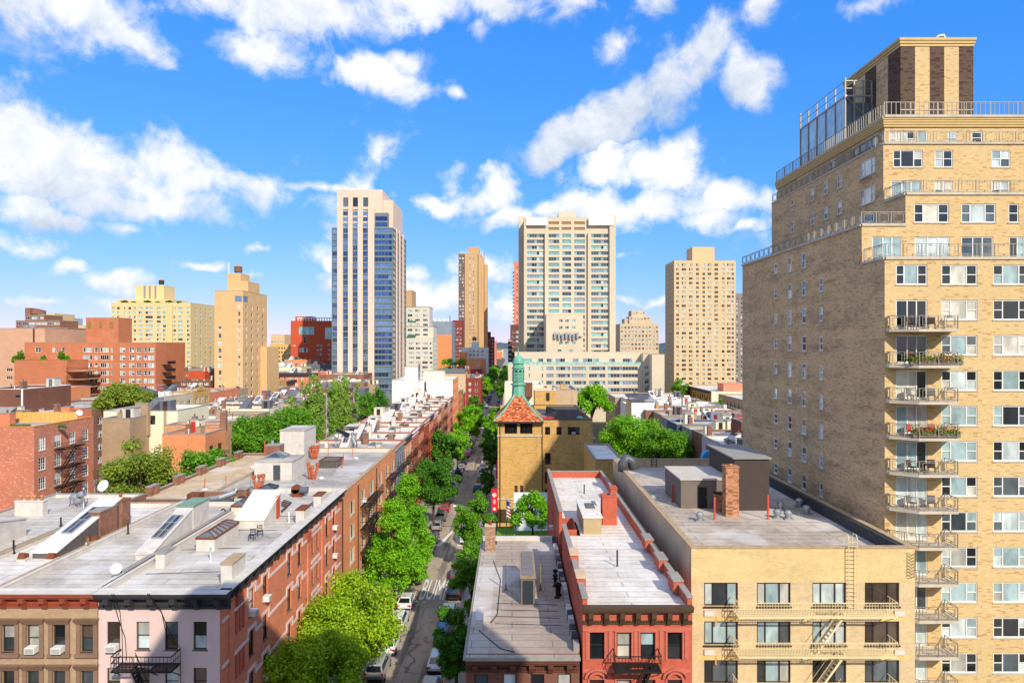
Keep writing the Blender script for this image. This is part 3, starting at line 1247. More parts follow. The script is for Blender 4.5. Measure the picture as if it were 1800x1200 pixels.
def lettering(txt, x, y, w, h, name, z=.006):
    cu = bpy.data.curves.new('lettering', 'FONT')
    cu.body = txt
    cu.align_x = 'CENTER'
    cu.align_y = 'CENTER'
    cu.extrude = 0
    tmp = bpy.data.objects.new('tmp_text', cu)
    COL.objects.link(tmp)
    dg = bpy.context.evaluated_depsgraph_get()
    me = bpy.data.meshes.new_from_object(tmp.evaluated_get(dg))
    bpy.data.objects.remove(tmp)
    xs = [v.co.x for v in me.vertices]
    ys = [v.co.y for v in me.vertices]
    sx, sy = w / (max(xs) - min(xs)), h / (max(ys) - min(ys))
    for v in me.vertices:
        v.co = ((v.co.x - (max(xs) + min(xs)) / 2) * sx, (v.co.y - (max(ys) + min(ys)) / 2) * sy, 0)
    me.materials.clear()
    me.materials.append(PAINT)
    o = bpy.data.objects.new(name, me)
    COL.objects.link(o)
    o.location = (x, y, z)
    return tag(o, kind='structure')


lettering('BUMP', -9.95, 89.3, 3.6, 7.4, 'road_marking')
lettering('BUMP', -9.9, 221, 3.6, 8.0, 'road_marking')
mk = MB()
c = (-10.0, 113.0)
for s_ in (-1, 1):
    mk.hexa([(c[0] - .25, c[1] + 5, .006), (c[0] + .25, c[1] + 5, .006), (c[0] + s_ * 1.7 + .35, c[1] - 4.5, .006), (c[0] + s_ * 1.7 - .35, c[1] - 4.5, .006)] * 2, PAINT, 'bfrkl')
tag(mk.build('road_marking'), kind='structure')
for k in range(9):
    mk = MB()
    x = RX0 + .4 + k * .9
    mk.poly([(x, 306, .007), (x + .5, 306, .007), (x + .5, 310, .007), (x, 310, .007)], PAINT)
    tag(mk.build('road_marking'), kind='structure')
for (yy, xx) in ((120, -10.3), (150, -9.9)):      # tar patch seams across the road
    mk = MB()
    mk.poly([(RX0, yy, .003), (RX1, yy + .4, .003), (RX1, yy + .7, .003), (RX0, yy + .3, .003)], plain('tar', (40, 38, 38), .6, .1))
    tag(mk.build('tar_seam'), kind='structure')

# ------------------------------------------------------------------ near left: corner tenements
FY = 43.0                                           # avenue building line
R_SILVER = roofing('silver_roof', (184, 174, 159), (204, 194, 178), stain=.5)
R_WHITE = roofing('white_roof', (216, 207, 192), (232, 224, 210), stain=.4, stainc=(.12, .11, .09))
R_GREY = roofing('grey_roof', (166, 157, 144), (190, 181, 167), stain=.5)
R_TAN = roofing('tan_roof', (214, 186, 146), (198, 170, 130), (3, 1.2), .35, (.1, .07, .05))
R_DARK = roofing('dark_roof', (70, 68, 68), (92, 90, 90), stain=.4)
B_RED = brick('red_brick', (228, 128, 88), (214, 112, 74), (212, 156, 124), var=.10, stain=.15)
B_ORANGE = brick('orange_brick', (236, 144, 86), (222, 126, 72), (220, 170, 132), var=.12, stain=.12)
B_TAN = brick('tan_brick', (176, 146, 112), (164, 132, 98), (180, 162, 138), var=.08, stain=.12)
B_OLD = brick('old_brick', (150, 92, 66), (120, 70, 52), (164, 140, 120), var=.2, stain=.3)
B_BROWN = brick('brown_brick', (126, 78, 60), (112, 66, 50), (136, 104, 86), var=.1, stain=.15)
PINKR = plain('pink_render', (216, 186, 176), .9, .05, .5, streak=.1)
PINKT = plain('pale_pink_trim', (222, 198, 186), .85, .08, 1.0)
CORN_D = plain('charcoal_cornice', (58, 56, 60), .7, .12, 1.5)
CORN_R = plain('oxide_cornice', (150, 72, 50), .75, .14, 1.5)
WHITEW = plain('whitewashed_masonry', (204, 196, 184), .9, .12, 1.2, streak=.28, streakcol=(.22, .2, .18))
SIDE_D = plain('brown_metal_siding', (98, 88, 84), .7, .08, 1.0)
WHITEM = plain('white_metal_sheet', (232, 226, 212), .6, .06, .7, streak=.12, streakcol=(.35, .2, .08))
DH_D = dict(near=1, fr=DARKFR, gl=GL_DARK + GL_DARK + GL_PALE[:2], sill=BROWNST)

ZR = 16.2
# pink corner house
B = Bld('tenement', 'pink rendered corner tenement with black cornice and red brick flank', 'building', -26.05, BL, FY, 73.4, 16.5)
fl = floors(14.55, 2.9, 5, 1.78)
B.face('f', PINKR, grid(cen([-25.1, -23.25, -21.45, -19.65], .84), fl[:4], 'dh', **DH_D), z1=16.5, depth=.22)
sideY = [48.2, 50.9, 56.4, 59.1, 67.9, 70.5]
ops = grid(cen(sideY, 1.0), floors(14.75, 2.9, 5, 1.85), 'dh', **DH_D) + grid(cen([63.0, 64.6], .62), floors(14.6, 2.9, 5, 1.9), 'dh', **DH_D)
B.face('r', B_RED, ops, z1=16.5, depth=.2)
B.face('k', B_OLD)
B.face('l', B_OLD)
B.roof(R_SILVER, ZR, .3, .3, WHITEW, WHITEW, over=-.02)
tr = MB()
for zt, _ in [(t, b) for b, t in floors(14.75, 2.9, 5, 1.85)]:
    prev = FY + .25
    for c in sorted(sideY):
        zl = zt - .3
        wbox(tr, 'r', BL, prev, c - .82, .004, .07, zl - .12, zl + .08, PINKT)
        wbox(tr, 'r', BL, c - .82, c - .62, .004, .07, zl - .12, zt + .12, PINKT)
        wbox(tr, 'r', BL, c - .82, c + .82, .004, .074, zt + .12, zt + .34, PINKT)
        wbox(tr, 'r', BL, c + .62, c + .82, .004, .07, zl - .12, zt + .12, PINKT)
        prev = c + .82
        if c == 50.9:
            prev = 50.9 + .82
    wbox(tr, 'r', BL, prev, 73.2, .004, .07, zl - .12, zl + .08, PINKT)
    wbox(tr, 'r', BL, 62.5, 65.1, .01, .08, zt + .02, zt + .3, PINKT)
tr.build('stepped_trim', B.o)
RTERRA = plain('red_terracotta', (186, 96, 74), .85, .12, 4)
for yy in (44.6, 61.6, 66.2):
    pil = MB()
    wbox(pil, 'r', BL, yy - .35, yy + .35, .004, .12, 0, 15.2, B_RED)
    pil.build('pilaster', B.o)
for yy in (45.5, 46.1, 46.7):
    for zz in (12.7, 9.8, 6.9):
        pil = MB()
        wbox(pil, 'r', BL, yy - .14, yy + .14, .004, .09, zz, zz + 1.6, RTERRA)
        pil.build('terracotta_strip', B.o)
for yy, zz in ((45.9, 14.6), (61.6, 14.3)):
    g = MB()
    for k in range(5):
        wbox(g, 'r', BL, yy - .55, yy + .55, .12, .18, zz + k * .18, zz + k * .18 + .1, RTERRA)
    g.build('terracotta_panel', B.o)
cornice(B, 'f', FY, -26.0, BL + .7, 16.52, 1.15, .7, CORN_D, 6, lip=WHITEW)
cornice(B, 'r', BL, FY - .0, 73.3, 16.52, 1.1, .7, CORN_D, 20, lip=WHITEW)
fire_escape(B, 'f', FY, -24.6, -20.9, [11.95, 9.05, 6.15], 1.15, BLACK, True, .9, (.3, .62), True)
# roof furniture of the pink house
chimney(B, *on(410, 1018, ZR), ZR, .75, 2.2, 1.35, WHITEW, 0, plain('tan_coping', (176, 150, 116), .85, .2, 2))
chimney(B, *on(533, 915, ZR), ZR, .75, 1.9, 1.15, WHITEW, 0, RUST)
chimney(B, *on(562, 888, ZR), ZR, .7, 1.8, 1.1, WHITEW, 0, RUST)
x, y = on(364, 966, ZR)
skybox(B, x - .7, x + .7, y - .3, y + 4.3, ZR, .9, WHITEW, RUST)
x, y = on(300, 985, ZR)
chimney(B, x + .1, y - .9, ZR, .65, 1.6, 1.0, WHITEW)
pipe(B, *on(370, 987, ZR), ZR, 1.05, WHITE, .05, True)
pipe(B, *on(508, 918, ZR), ZR, .95, WHITE, .05)
pipe(B, *on(439, 926, ZR), ZR, .7, WHITE, .06, elbow=True)
pipe(B, *on(396, 908, ZR), ZR, .6, DARKFR, .07, elbow=True)
x, y = on(430, 930, ZR)
bulkhead(B, x - .9, x + 1.55, y + .3, y + 4.6, ZR, .7, WHITEW, WHITEM, None, 2.3, name='stair_bulkhead')
db = MB()
db.box(x + 1.553, y + 3.3, ZR + .05, x + 1.6, y + 4.2, ZR + 2.1, plain('red_door_paint', (196, 78, 48), .6, .06))
db.build('door', B.o)
x, y = on(418, 905, ZR)
skybox(B, x - .6, x + .7, y, y + 3.6, ZR, .75, WHITEW, RUST)
x, y = on(470, 884, ZR)
skybox(B, x - .7, x + .7, y - .5, y + 1.2, ZR, 1.4, plain('buff_render', (188, 170, 140), .9, .15), DARKFR, .3, 3)
pb = MB()
for k in range(4):                                    # run of pipes lying on the roof
    x0_, y0_ = on(486 + k * 3, 908 - k * 3, ZR)
    pb.tube([(x0_, y0_, ZR + .12), (x0_ - .1, y0_ + 3.2, ZR + .14), (x0_ - 1.2, y0_ + 4.2, ZR + .14)], .06, (DARKFR, RUST, BLACK, DARKFR)[k], 6)
pb.build('pipe_run', B.o, True)
for k, (pts) in enumerate((((-24.75, 16.6), (-24.72, 14.8), (-24.3, 13.6), (-24.2, 12.2)), ((-24.62, 16.6), (-24.62, 15.2), (-24.5, 13.9), (-24.45, 12.0)), ((-22.55, 16.6), (-22.1, 15.4), (-21.6, 14.2), (-21.2, 13.3), (-20.85, 13.0), (-20.8, 10.5)),
                          ((-22.45, 16.6), (-22.0, 15.2), (-21.75, 14.0), (-21.2, 13.1)))):
    cbm = MB()
    cbm.tube([(x_, FY - (.78 if z_2 > 16 else .12), z_2) for x_, z_2 in pts], .022, BLACK, 5)
    cbm.build('cable', B.o)
for k, (xa_, ya_, xb_, yb_) in enumerate(((-25.2, 47.0, -19.2, 47.6), (-25.4, 52.5, -21.0, 53.0), (-24.8, 58.2, -20.0, 58.0), (-25.0, 62.4, -19.3, 62.9))):
    cbm = MB()
    cbm.bar((xa_, ya_, ZR + .012), (xb_, yb_, ZR + .012), .1, plain('tar', (40, 38, 38)), .01)
    cbm.build('tar_seam', B.o)
B.done()
condenser((*on(424, 893, ZR), ZR), 'pale green condenser unit on the silver corner roof by the brick parapet', .95, .95, 1.05)
x, y = on(524, 872, ZR)
fan = thing('exhaust_fan', 'rusty orange blower with grey motor drum on the corner roof', 'exhaust fan', (x, y, ZR))
mb = MB()
mb.box(-.5, -.4, 0, .5, .5, .22, RUST)
mb.box(-.62, -.34, .22, .25, .34, .75, RUST)
mb.tube([(-.2, -.34, .78), (-.2, .34, .78)], .44, RUST, 14)
child('fan_scroll', mb.mesh('fan_scroll'), fan)
mb = MB()
mb.tube([(.26, 0, .66), (1.0, 0, .66)], .36, plain('motor_grey', (92, 98, 108), .6, .1), 14)
child('motor', mb.mesh('motor'), fan)
for px, py, k in ((318, 949, 0), (332, 942, 1)):      # two metal chairs left out on the roof
    x, y = on(px + 125, py, ZR)
    ch = thing('metal_chair', ('left', 'right')[k] + ' one of two black metal chairs standing on the silver roof', 'chair', (x, y, ZR), 'rooftop chairs', .5 * k)
    for (lx, ly) in ((-.2, -.2), (.2, -.2), (-.2, .2), (.2, .2)):
        mb = MB()
        mb.bar((lx, ly, 0), (lx, ly, .9 if ly > 0 else .45), .035, BLACK)
        child('leg', mb.mesh('leg'), ch)
    mb = MB()
    mb.box(-.22, -.22, .43, .22, .22, .46, BLACK)
    child('seat', mb.mesh('seat'), ch)
    mb = MB()
    for k2 in range(3):
        mb.box(-.22, .19, .58 + k2 * .12, .22, .21, .64 + k2 * .12, BLACK)
    child('backrest', mb.mesh('backrest'), ch)
for (yy, zf) in ((50.9, 0), (48.2, 0), (50.9, 2), (70.5, 0), (70.5, 1), (70.5, 2)):
    air_conditioner((BL - .02, yy, floors(14.75, 2.9, 5, 1.85)[zf][0] + .02), R(90), 'white air conditioner on the corner house flank, %s window column, %s floor down' % ({50.9: 'second', 48.2: 'first', 70.5: 'last'}[yy], ('first', 'second', 'third')[zf]))
air_conditioner((-25.1, FY + .02, fl[0][0] + .02), 0, 'white air conditioner in the leftmost window of the pink front')
dish((*on(205, 1022, ZR), ZR), 'grey satellite dish on the parapet between tan and pink houses', .36, .3)

# tan brick house with brownstone surrounds, then two further roofs to the left
B = Bld('tenement', 'tan brick tenement with brownstone window surrounds and oxide red cornice', 'building', -32.6, -26.1, FY, 67.0, 16.5)
fl2 = floors(14.35, 2.9, 5, 1.7)
B.face('f', B_TAN, grid(cen([-31.7, -30.15, -28.5, -26.75], .8), fl2[:4], 'dh', **DH_D), depth=.22)
B.face('k', B_OLD)
B.face('l', B_OLD)
B.face('r', B_OLD)
B.roof(R_SILVER, ZR, .3, .3, WHITEW, WHITEW, over=-.02)
for c in (-31.7, -30.15, -28.5, -26.75):
    for zb, zt in fl2[:4]:
        s = MB()
        for e in (-1, 1):
            xx = c + e * .54
            wbox(s, 'f', FY, xx - .13, xx + .13, .004, .09, zb - .1, zt + .05, BROWNST)
        s.hexa([(c - .62, FY - .1, zt + .05), (c + .62, FY - .1, zt + .05), (c + .62, FY - .004, zt + .05), (c - .62, FY - .004, zt + .05),
                (c - .78, FY - .3, zt + .42), (c + .78, FY - .3, zt + .42), (c + .78, FY - .004, zt + .42), (c - .78, FY - .004, zt + .42)], BROWNST)
        wbox(s, 'f', FY, c - .72, c + .72, .004, .18, zb - .3, zb - .1, BROWNST)
        s.build('window_surround', B.o)
cornice(B, 'f', FY, -32.6, -26.08, 16.5, 1.05, .6, CORN_R, 5, lip=WHITEW)
for k, c in ((1, -30.15), (2, -28.5)):
    air_conditioner((c, FY + .02, fl2[0][0] + .02), 0, 'white air conditioner in the tan brick front, %s brownstone window from the pink house' % ('third', 'second')[k - 1])
# wedge with the open skylight, on its right the whitewashed lean-to
x0, y0 = on(57, 980, ZR)
x1, _ = on(98, 980, ZR)
wedge(B, x0, x1 + .05, y0, y0 + 8.4, ZR, .35, 2.5, SIDE_D, WHITEM, (.28, .72, .3, .78))
x0, y0 = on(211, 984, ZR)
wedge(B, -27.6, -26.4, y0, y0 + 6.4, ZR, .4, 2.2, WHITEW, WHITEW, (.15, .85, .3, .8), STEEL, 3, 2)
chimney(B, *on(182, 938, ZR), ZR, .9, 2.4, 2.1, B_OLD)
chimney(B, *on(212, 925, ZR), ZR, 1.0, 1.3, 2.3, B_OLD, 1, B_OLD, potmat=TERRA)
pm = MB()
pm.box(-26.42, FY + .5, ZR - .02, -26.12, 66.5, ZR + .42, WHITEW, 'b')
pm.box(-26.46, FY + 3, ZR + .42, -26.08, 66.5, ZR + .5, GREYST)
pm.build('party_wall', B.o)
for px, py, hh, mt in ((155, 968, 1.0, plain('weathered_pipe', (110, 100, 70), .8, .2)), (225, 938, .95, DARKFR), (24, 972, 1.0, BLACK), (107, 924, .75, BLACK)):
    pipe(B, *on(px, py, ZR), ZR, hh, mt, .07)
for px, py in ((40, 985), (91, 985), (153, 955), (167, 955)):
    x, y = on(px, py, ZR)
    h_ = MB()
    h_.box(x - .3, y - .2, ZR - .05, x + .3, y + .35, ZR + .2, WHITEW, 'b')
    h_.hexa([(x - .26, y - .25, ZR + .2), (x + .26, y - .25, ZR + .2), (x + .26, y + .3, ZR + .2), (x - .26, y + .3, ZR + .2),
             (x - .2, y - .12, ZR + .62), (x + .2, y - .12, ZR + .62), (x + .26, y + .3, ZR + .45), (x - .26, y + .3, ZR + .45)], RUST)
    h_.build('vent_hood', B.o)
bulkhead(B, -28.7, -27.3, 58.5, 61.5, ZR, 1.9, WHITEW, plain('green_sheet', (120, 150, 128), .7, .12), None, 1.9)
B.done()

B = Bld('tenement', 'white roofed tenement at the left edge behind a tan parapet', 'building', -38.0, -32.7, FY, 67.0, 16.45)
B.face('f', B_BROWN, grid(spread(-38, -32.7, 3, .8), fl2[:4], 'dh', **DH_D))
B.box4(B_OLD, skip='f')
B.roof(R_WHITE, 16.15, .3, .3, WHITEW, plain('tan_coping', (176, 150, 116), .85, .2, 2), over=-.02)
cornice(B, 'f', FY, -38, -32.66, 16.45, 1.0, .6, CORN_R, 4, lip=WHITEW)
x0, y0 = on(20, 952, 16.15)
B.done()
B = Bld('tenement', 'grey roofed tenement at the far left edge with whitewashed chimneys', 'building', -47.5, -38.05, FY, 71.0, 16.45)
B.face('f', B_RED, grid(spread(-47.5, -38.05, 4, .85), fl2[:4], 'dh', **DH_D))
B.box4(B_OLD, skip='f')
B.roof(R_SILVER, 16.15, .3, .3, WHITEW, GREYST, over=-.02)
x, y = on(55, 905, 16.15)
ck = chimney(B, x, y, 16.15, 2.6, .7, 1.3, WHITEW, 4, WHITEW, potmat=plain('buff_pot', (214, 150, 90), .8, .1))
pipe(B, *on(34, 898, 16.15), 16.15, 1.3, STEEL, .06)
bulkhead(B, -42.3, -40.2, 53.2, 56.5, 16.15, 2.0, WHITEW, WHITEW, None, 1.4)
pipe(B, *on(147, 893, 16.15), 16.15, 1.8, STEEL, .07, True)
B.done()
# pair of silver hoods and a dish on the rear parapet
x, y = on(137, 890, 16.15)
t = thing('exhaust_hood', 'tangle of silver exhaust hoods in front of the left fire escape', 'exhaust hood', (x, y, 16.15))
mb = MB()
for k, (dx, dz, rr) in enumerate(((-.3, 1.0, .5), (.4, 1.25, .45), (.1, .65, .55))):
    mb.lathe(dx, 0, [(.12, 0), (.12, dz - .25), (rr * .9, dz - .2), (rr, dz), (rr * .6, dz + .2), (.05, dz + .26)], STEEL, 12)
child('hood', mb.mesh('hood', smooth=False), t)
mb = MB()
for k in range(5):
    mb.bar((-.9 + k * .4, .1, 0), (-.6 + k * .4, -.1, .8), .05, RUST)
child('stand', mb.mesh('stand'), t)
x, y = on(183, 868, 16.15)
dish((x, y, 16.15), 'light grey satellite dish on the rear wall before the tall courtyard tree', .62, -.2)

# ------------------------------------------------------------------ left row along the street
WFR = dict(near=1, fr=plain('pale_window_frame', (196, 188, 168), .6, .06), gl=GL_DARK + GL_DARK + GL_PALE[1:2], sill=STONE, ft=.08)
B = Bld('apartment_house', 'orange brick apartment house with black fire escapes next to the corner house', 'building', -33.0, BL + .05, 73.45, 107.0, 15.75)
bays = [78.4, 84.0, 89.4, 95.2, 100.4, 105.2]
fa = floors(14.15, 2.75, 5, 1.65)
B.face('r', B_ORANGE, grid(cen(bays, 2.3), fa, 'triple', **WFR), depth=.15)
B.face('f', B_OLD)
B.face('k', B_OLD)
B.face('l', B_OLD)
B.roof(R_GREY, 15.2, .55, .35, WHITEW, plain('tan_coping', (176, 150, 116), .85, .2, 2), over=.06)
fire_escape(B, 'r', BL + .05, 82.4, 91.2, [b - .1 for b, t in fa[:4]], 1.2, BLACK, True, .9, (.25, .5), dens=.35, slat=.13)
fire_escape(B, 'r', BL + .05, 99.0, 104.6, [b - .1 for b, t in fa[:4]], 1.2, BLACK, True, .9, (.25, .6), dens=.35, slat=.13)
qb = MB()
for yy in (73.75, 81.2, 92.3):
    qb.tube([(BL + .12, yy, .2), (BL + .12, yy, 15.3)], .06, DARKFR, 6)
qb.build('downpipe', B.o)
z_ = 15.2
x, y = on(472, 845, z_)
bulkhead(B, wx(447, y), wx(513, y), y, y + 5, z_, 2.3, WHITEW, R_GREY, 'f', 2.3, dpos=.6, doormat=plain('slate_door', (70, 74, 80), .6, .05))
x, y = on(545, 806, z_)
bulkhead(B, wx(496, y), wx(538, y), y - 1, y + 5, z_, 4.2, WHITEW, R_GREY, None, 4.2, name='lift_bulkhead')
skybox(B, wx(470, 86.5), wx(500, 86.5), 85.5, 88.5, z_ + 2.4, .1, WHITEW, STEEL, .5, 6)
chimney(B, wx(483, 91), 91, z_, 1.9, 1.9, 3.4, B_OLD, 0, GREYST)
pipe(B, wx(479, 91), 91, z_ + 3.4, .6, STEEL, .2)


def rabbit(B, px, py, z, n, seed):
    """cluster of terracotta flue pots branching from one base"""
    r_ = random.Random(seed)
    x, y = on(px, py, z)
    mb = MB()
    for k in range(n):
        a = -.5 + k / max(1, n - 1)
        h = 1.3 + .45 * r_.random()
        tx, ty = x + a * 1.15, y + r_.uniform(-.2, .3)
        mb.tube([(x + a * .5, y, z - .05), (x + a * .7, y, z + .45), (tx, ty, z + h - .25), (tx, ty, z + h)], .17, TERRA, 10)
        mb.lathe(tx, ty, [(.2, z + h - .02), (.25, z + h + .05), (.25, z + h + .15), (.2, z + h + .18), (.24, z + h + .25), (.24, z + h + .35), (.14, z + h + .35)], TERRA, 10)
    return mb.build('flue_pots', B.o, True)


rabbit(B, 552, 806, z_, 4, 1)
rabbit(B, 549, 842, z_, 3, 2)
rabbit(B, 455, 862, z_, 3, 3)
x, y = on(577, 822, z_)
sk = MB()
sk.box(x - 1.2, y - .2, z_ - .05, x + 1.2, y + 3.4, z_ + .9, plain('weathered_zinc', (104, 100, 92), .8, .15, 2, streak=.4), 'b')
for k in range(12):
    sk.box(x - 1.2 + k * .2, y - .24, z_, x - 1.16 + k * .2, y - .2, z_ + .9, DARKFR)
sk.box(x - 1.28, y - .28, z_ + .9, x + 1.28, y - .05, z_ + 1.0, RUST)
sk.box(x - 1.28, y + 3.2, z_ + .9, x + 1.28, y + 3.45, z_ + 1.0, RUST)
sk.box(x - 1.28, y - .05, z_ + .9, x - 1.05, y + 3.2, z_ + 1.0, RUST)
sk.box(x + 1.05, y - .05, z_ + .9, x + 1.28, y + 3.2, z_ + 1.0, RUST)
sk.build('skylight_curb', B.o)
for px, py, h in ((602, 822, 1.2), (604, 811, 1.2), (551, 850, .9), (620, 801, 1.1), (465, 800, 2.2), (577, 800, 2.2)):
    pipe(B, *on(px, py, z_), z_, h, plain('rust_pipe', (190, 92, 56), .8, .15), .05)
for px, py in ((626, 806), (565, 841), (444, 822)):
    x, y = on(px, py, z_)
    mb = MB()
    mb.lathe(x, y, [(.3, z_ - .02), (.34, z_ + .12), (.1, z_ + .28), (.02, z_ + .3)], WHITE, 12)
    mb.build('mushroom_vent', B.o, True)
fr = MB()                                            # light pipe fence across the roof
x0, y0 = on(441, 860, z_)
for k in range(5):
    xx = -31.5 + k * 3.0
    fr.tube([(xx, 74.4, z_), (xx, 74.4, z_ + 2.0)], .03, STEEL, 5)
fr.tube([(-31.5, 74.4, z_ + 2.0), (-19.5, 74.4, z_ + 2.0)], .025, STEEL, 5)
fr.build('pipe_fence', B.o)
B.done()
air_conditioner((BL + .02, 84.4, fa[0][0] + .05), R(90), 'white air conditioner in the orange brick front above the first fire escape')

# tan-roofed rear house left of it
B = Bld('rear_house', 'tan roofed brick house behind the orange apartment house', 'building', -40.7, -33.05, 73.0, 104.0, 15.4)
B.box4(B_OLD)
B.roof(R_TAN, 15.15, .3, .3, B_OLD, GREYST)
for k in range(5):
    chimney(B, -40.3, 76 + k * 6.0, 15.15, .6, .7, 1.0, B_OLD)
    chimney(B, -40.3, 77.2 + k * 6.0, 15.15, .6, .7, 1.0, B_OLD)
for px, py in ((360, 860), (397, 855)):
    pipe(B, *on(px, py, 15.15), 15.15, 1.3, plain('rust_pipe', (190, 92, 56)), .06)
for px, py in ((360, 863), (445, 822)):
    vent(B, *on(px, py, 15.15), 15.15, .25, .3, WHITE)
B.done()
# brick-walled small yard roof with a duct between the corner house and rear house
B = Bld('rear_house', 'low brick house with black roof and steel duct behind the corner house', 'building', -33.0, -26.2, 67.2, 72.9, 16.3)
B.box4(B_OLD)
B.roof(R_DARK, 15.7, .6, .3, B_OLD, GREYST)
mb = MB()
mb.tube([(-31.5, 69.0, 16.2), (-29.5, 69.0, 16.5), (-28.2, 69.6, 16.9), (-28.2, 69.8, 17.2)], .28, STEEL, 12)
mb.box(-32.6, 68.4, 15.7, -31.4, 69.6, 17.0, RUST, 'b')
mb.build('duct', B.o)
chimney(B, -27.3, 69.5, 15.7, .9, .9, 1.6, B_OLD)
B.done()

# narrow fronts further down the row
LEAD_ = plain('lead_sheet', (98, 100, 108), .7, .1)
CRM_ = plain('cream_render', (232, 220, 188), .85, .06)
ROWC = [('grey painted', (142, 152, 168), 'grey_painted_brick'), ('orange', None, 'orange_brick'), ('salmon', (206, 118, 98), 'salmon_painted_brick'), ('rust orange', (196, 98, 60), 'rust_brick'),
        ('brick red', (178, 82, 62), 'brick_red'), ('tan', (190, 150, 116), 'buff_brick'), ('pale pink', (216, 160, 144), 'pale_pink_brick')]
yy = 107.05
seq = [0, 1, 2, 3, 4, 3, 2, 1, 5, 3, 6, 4]
order = ['first', 'second', 'third', 'fourth', 'fifth', 'sixth', 'seventh', 'eighth', 'ninth', 'tenth', 'eleventh', 'twelfth']
for i, k in enumerate(seq):
    w_ = 9.6 if i == 0 else 8.6
    y0, y1 = yy, yy + w_
    yy = y1 + .04
    cn, cc, mn = ROWC[k]
    m_ = B_ORANGE if cc is None else brick(mn, cc, tuple(int(v * .9) for v in cc), tuple(min(255, int(v * 1.1)) for v in cc), var=.08, stain=.1)
    zt = 15.65 + (.12 * (i % 3) - .1)
    B = Bld('row_house', '%s row house front, %s house beyond the orange apartment house' % (cn, order[i]), 'building', -33.0 + (i % 3) * .8, BL, y0, y1, zt, group='row houses on the street')
    nb = 4
    rows_ = floors(zt - 1.6, 2.85, 5, 1.7)
    B.face('r', m_, grid(spread(y0 + .3, y1 - .3, nb, 1.0), rows_, 'dh', near=i < 3, fr=WFR['fr'] if i % 2 else DARKFR, gl=GL_DARK + GL_PALE[:2], sill=STONE), depth=.16)
    B.face('f', B_OLD if i % 2 else WHITEW, z0=10)
    B.face('k', B_OLD, z0=10)
    B.face('l', B_OLD)
    rz_ = zt - .45
    B.roof((R_SILVER, R_WHITE, R_WHITE)[i % 3] if i else R_GREY, rz_, .45, .3, WHITEW, GREYST if i % 2 else TERRA)
    cm = (WHITE, CORN_D, STONE, CORN_R)[(i * 3 + 2) % 4] if i else GREYST
    mb = MB()
    wbox(mb, 'r', BL, y0, y1, .004, .14, zt - .95, zt - .75, cm)
    wbox(mb, 'r', BL, y0, y1, .004, .35, zt - .22, zt - .05, cm)
    wbox(mb, 'r', BL, y0, y1, .004, .2, zt - .4, zt - .22, cm)
    mb.build('cornice', B.o)
    if i < 10:
        fire_escape(B, 'r', BL, y0 + 2.0, y1 - 1.6, [b - .05 for b, t in rows_[:4]], 1.15, (BLACK, BLACK, RUST, BLACK, TERRA)[i % 5], True, .9, (.3, .65), dens=.5 if i < 3 else .8, drop=2.85, slat=.22)
    r_ = random.Random(40 + i)
    xm = -29 + r_.random() * 3
    wy = y0 + r_.uniform(.4, 2.6)
    wedge(B, xm, xm + r_.uniform(1.2, 2.2), wy, wy + r_.uniform(3.2, 5.4), rz_, .4, r_.uniform(1.6, 2.5), (WHITEW, SIDE_D, plain('lead_sheet', (98, 100, 108), .7, .1))[i % 3], WHITEW, (.2, .8, .25, .8) if i in (0, 3) else None)
    if i % 2:
        bx_ = -31.5 + r_.random() * 3
        bulkhead(B, bx_, bx_ + 2.0, y0 + 4.5, y0 + 7, rz_, r_.uniform(1.8, 2.6), (WHITEW, LEAD_, CRM_)[i % 3], WHITEW, 'f')
    chimney(B, -20.4 - r_.random(), y0 + 1.2, rz_, .7, 1.6, 1.2, (WHITEW, B_OLD)[i % 2])
    chimney(B, -24.5 - r_.random() * 2, y1 - 1.0, rz_, .8, .8, 1.7 + r_.random() * .6, B_OLD if i % 2 == 0 else WHITEW, 1 if i % 2 else 0)
    for q in range(4):
        if r_.random() < .55:
            pipe(B, -32 + r_.random() * 12, y0 + 1 + r_.random() * 6, rz_, .7 + r_.random() * .9, (BLACK, STEEL, WHITE)[q % 3], .06, q == 1)
        else:
            vent(B, -32 + r_.random() * 12, y0 + 1 + r_.random() * 6, rz_, .25, .55, (STEEL, WHITE)[q % 2])
    sx_ = -23.5 + r_.random() * 1.5
    skybox(B, sx_, sx_ + 1.5, y0 + 3, y0 + 4.9, rz_, .55, WHITEW, RUST if i % 2 else STEEL, .3, 3)
    B.done()
    if i == 1:                                        # steel kitchen exhaust on the first row roof
        t = thing('exhaust_duct', 'cluster of galvanised exhaust stacks and a slanted dark hood on white roof', 'exhaust duct', (wx(612, 112), 112, z_))
for i, (dx, h) in enumerate(((-2.0, 1.2), (-.8, 1.6), (.4, 1.3), (1.2, 1.9))):
    mb = MB()
    mb.lathe(dx, 0, [(.3, 0), (.3, .5), (.16, .8), (.16, h), (.3, h + .05), (.34, h + .3), (.2, h + .4)], STEEL, 10)
    child('stack', mb.mesh('stack'), t)
for s_ in (-1, 1):
    mb = MB()
    mb.tube([(s_ * 1.6, 0, .2), (s_ * .7, 0, 1.4), (s_ * .7, 0, 2.4)], .18, STEEL, 8)
    child('duct', mb.mesh('duct'), t)
mb = MB()
mb.hexa([(-1.9, -.4, 2.5), (.1, -.4, 1.7), (.1, .4, 1.7), (-1.9, .4, 2.5), (-1.9, -.4, 2.95), (.1, -.4, 2.2), (.1, .4, 2.2), (-1.9, .4, 2.95)], BLACK)
child('hood', mb.mesh('hood'), t)
ROW_END = yy
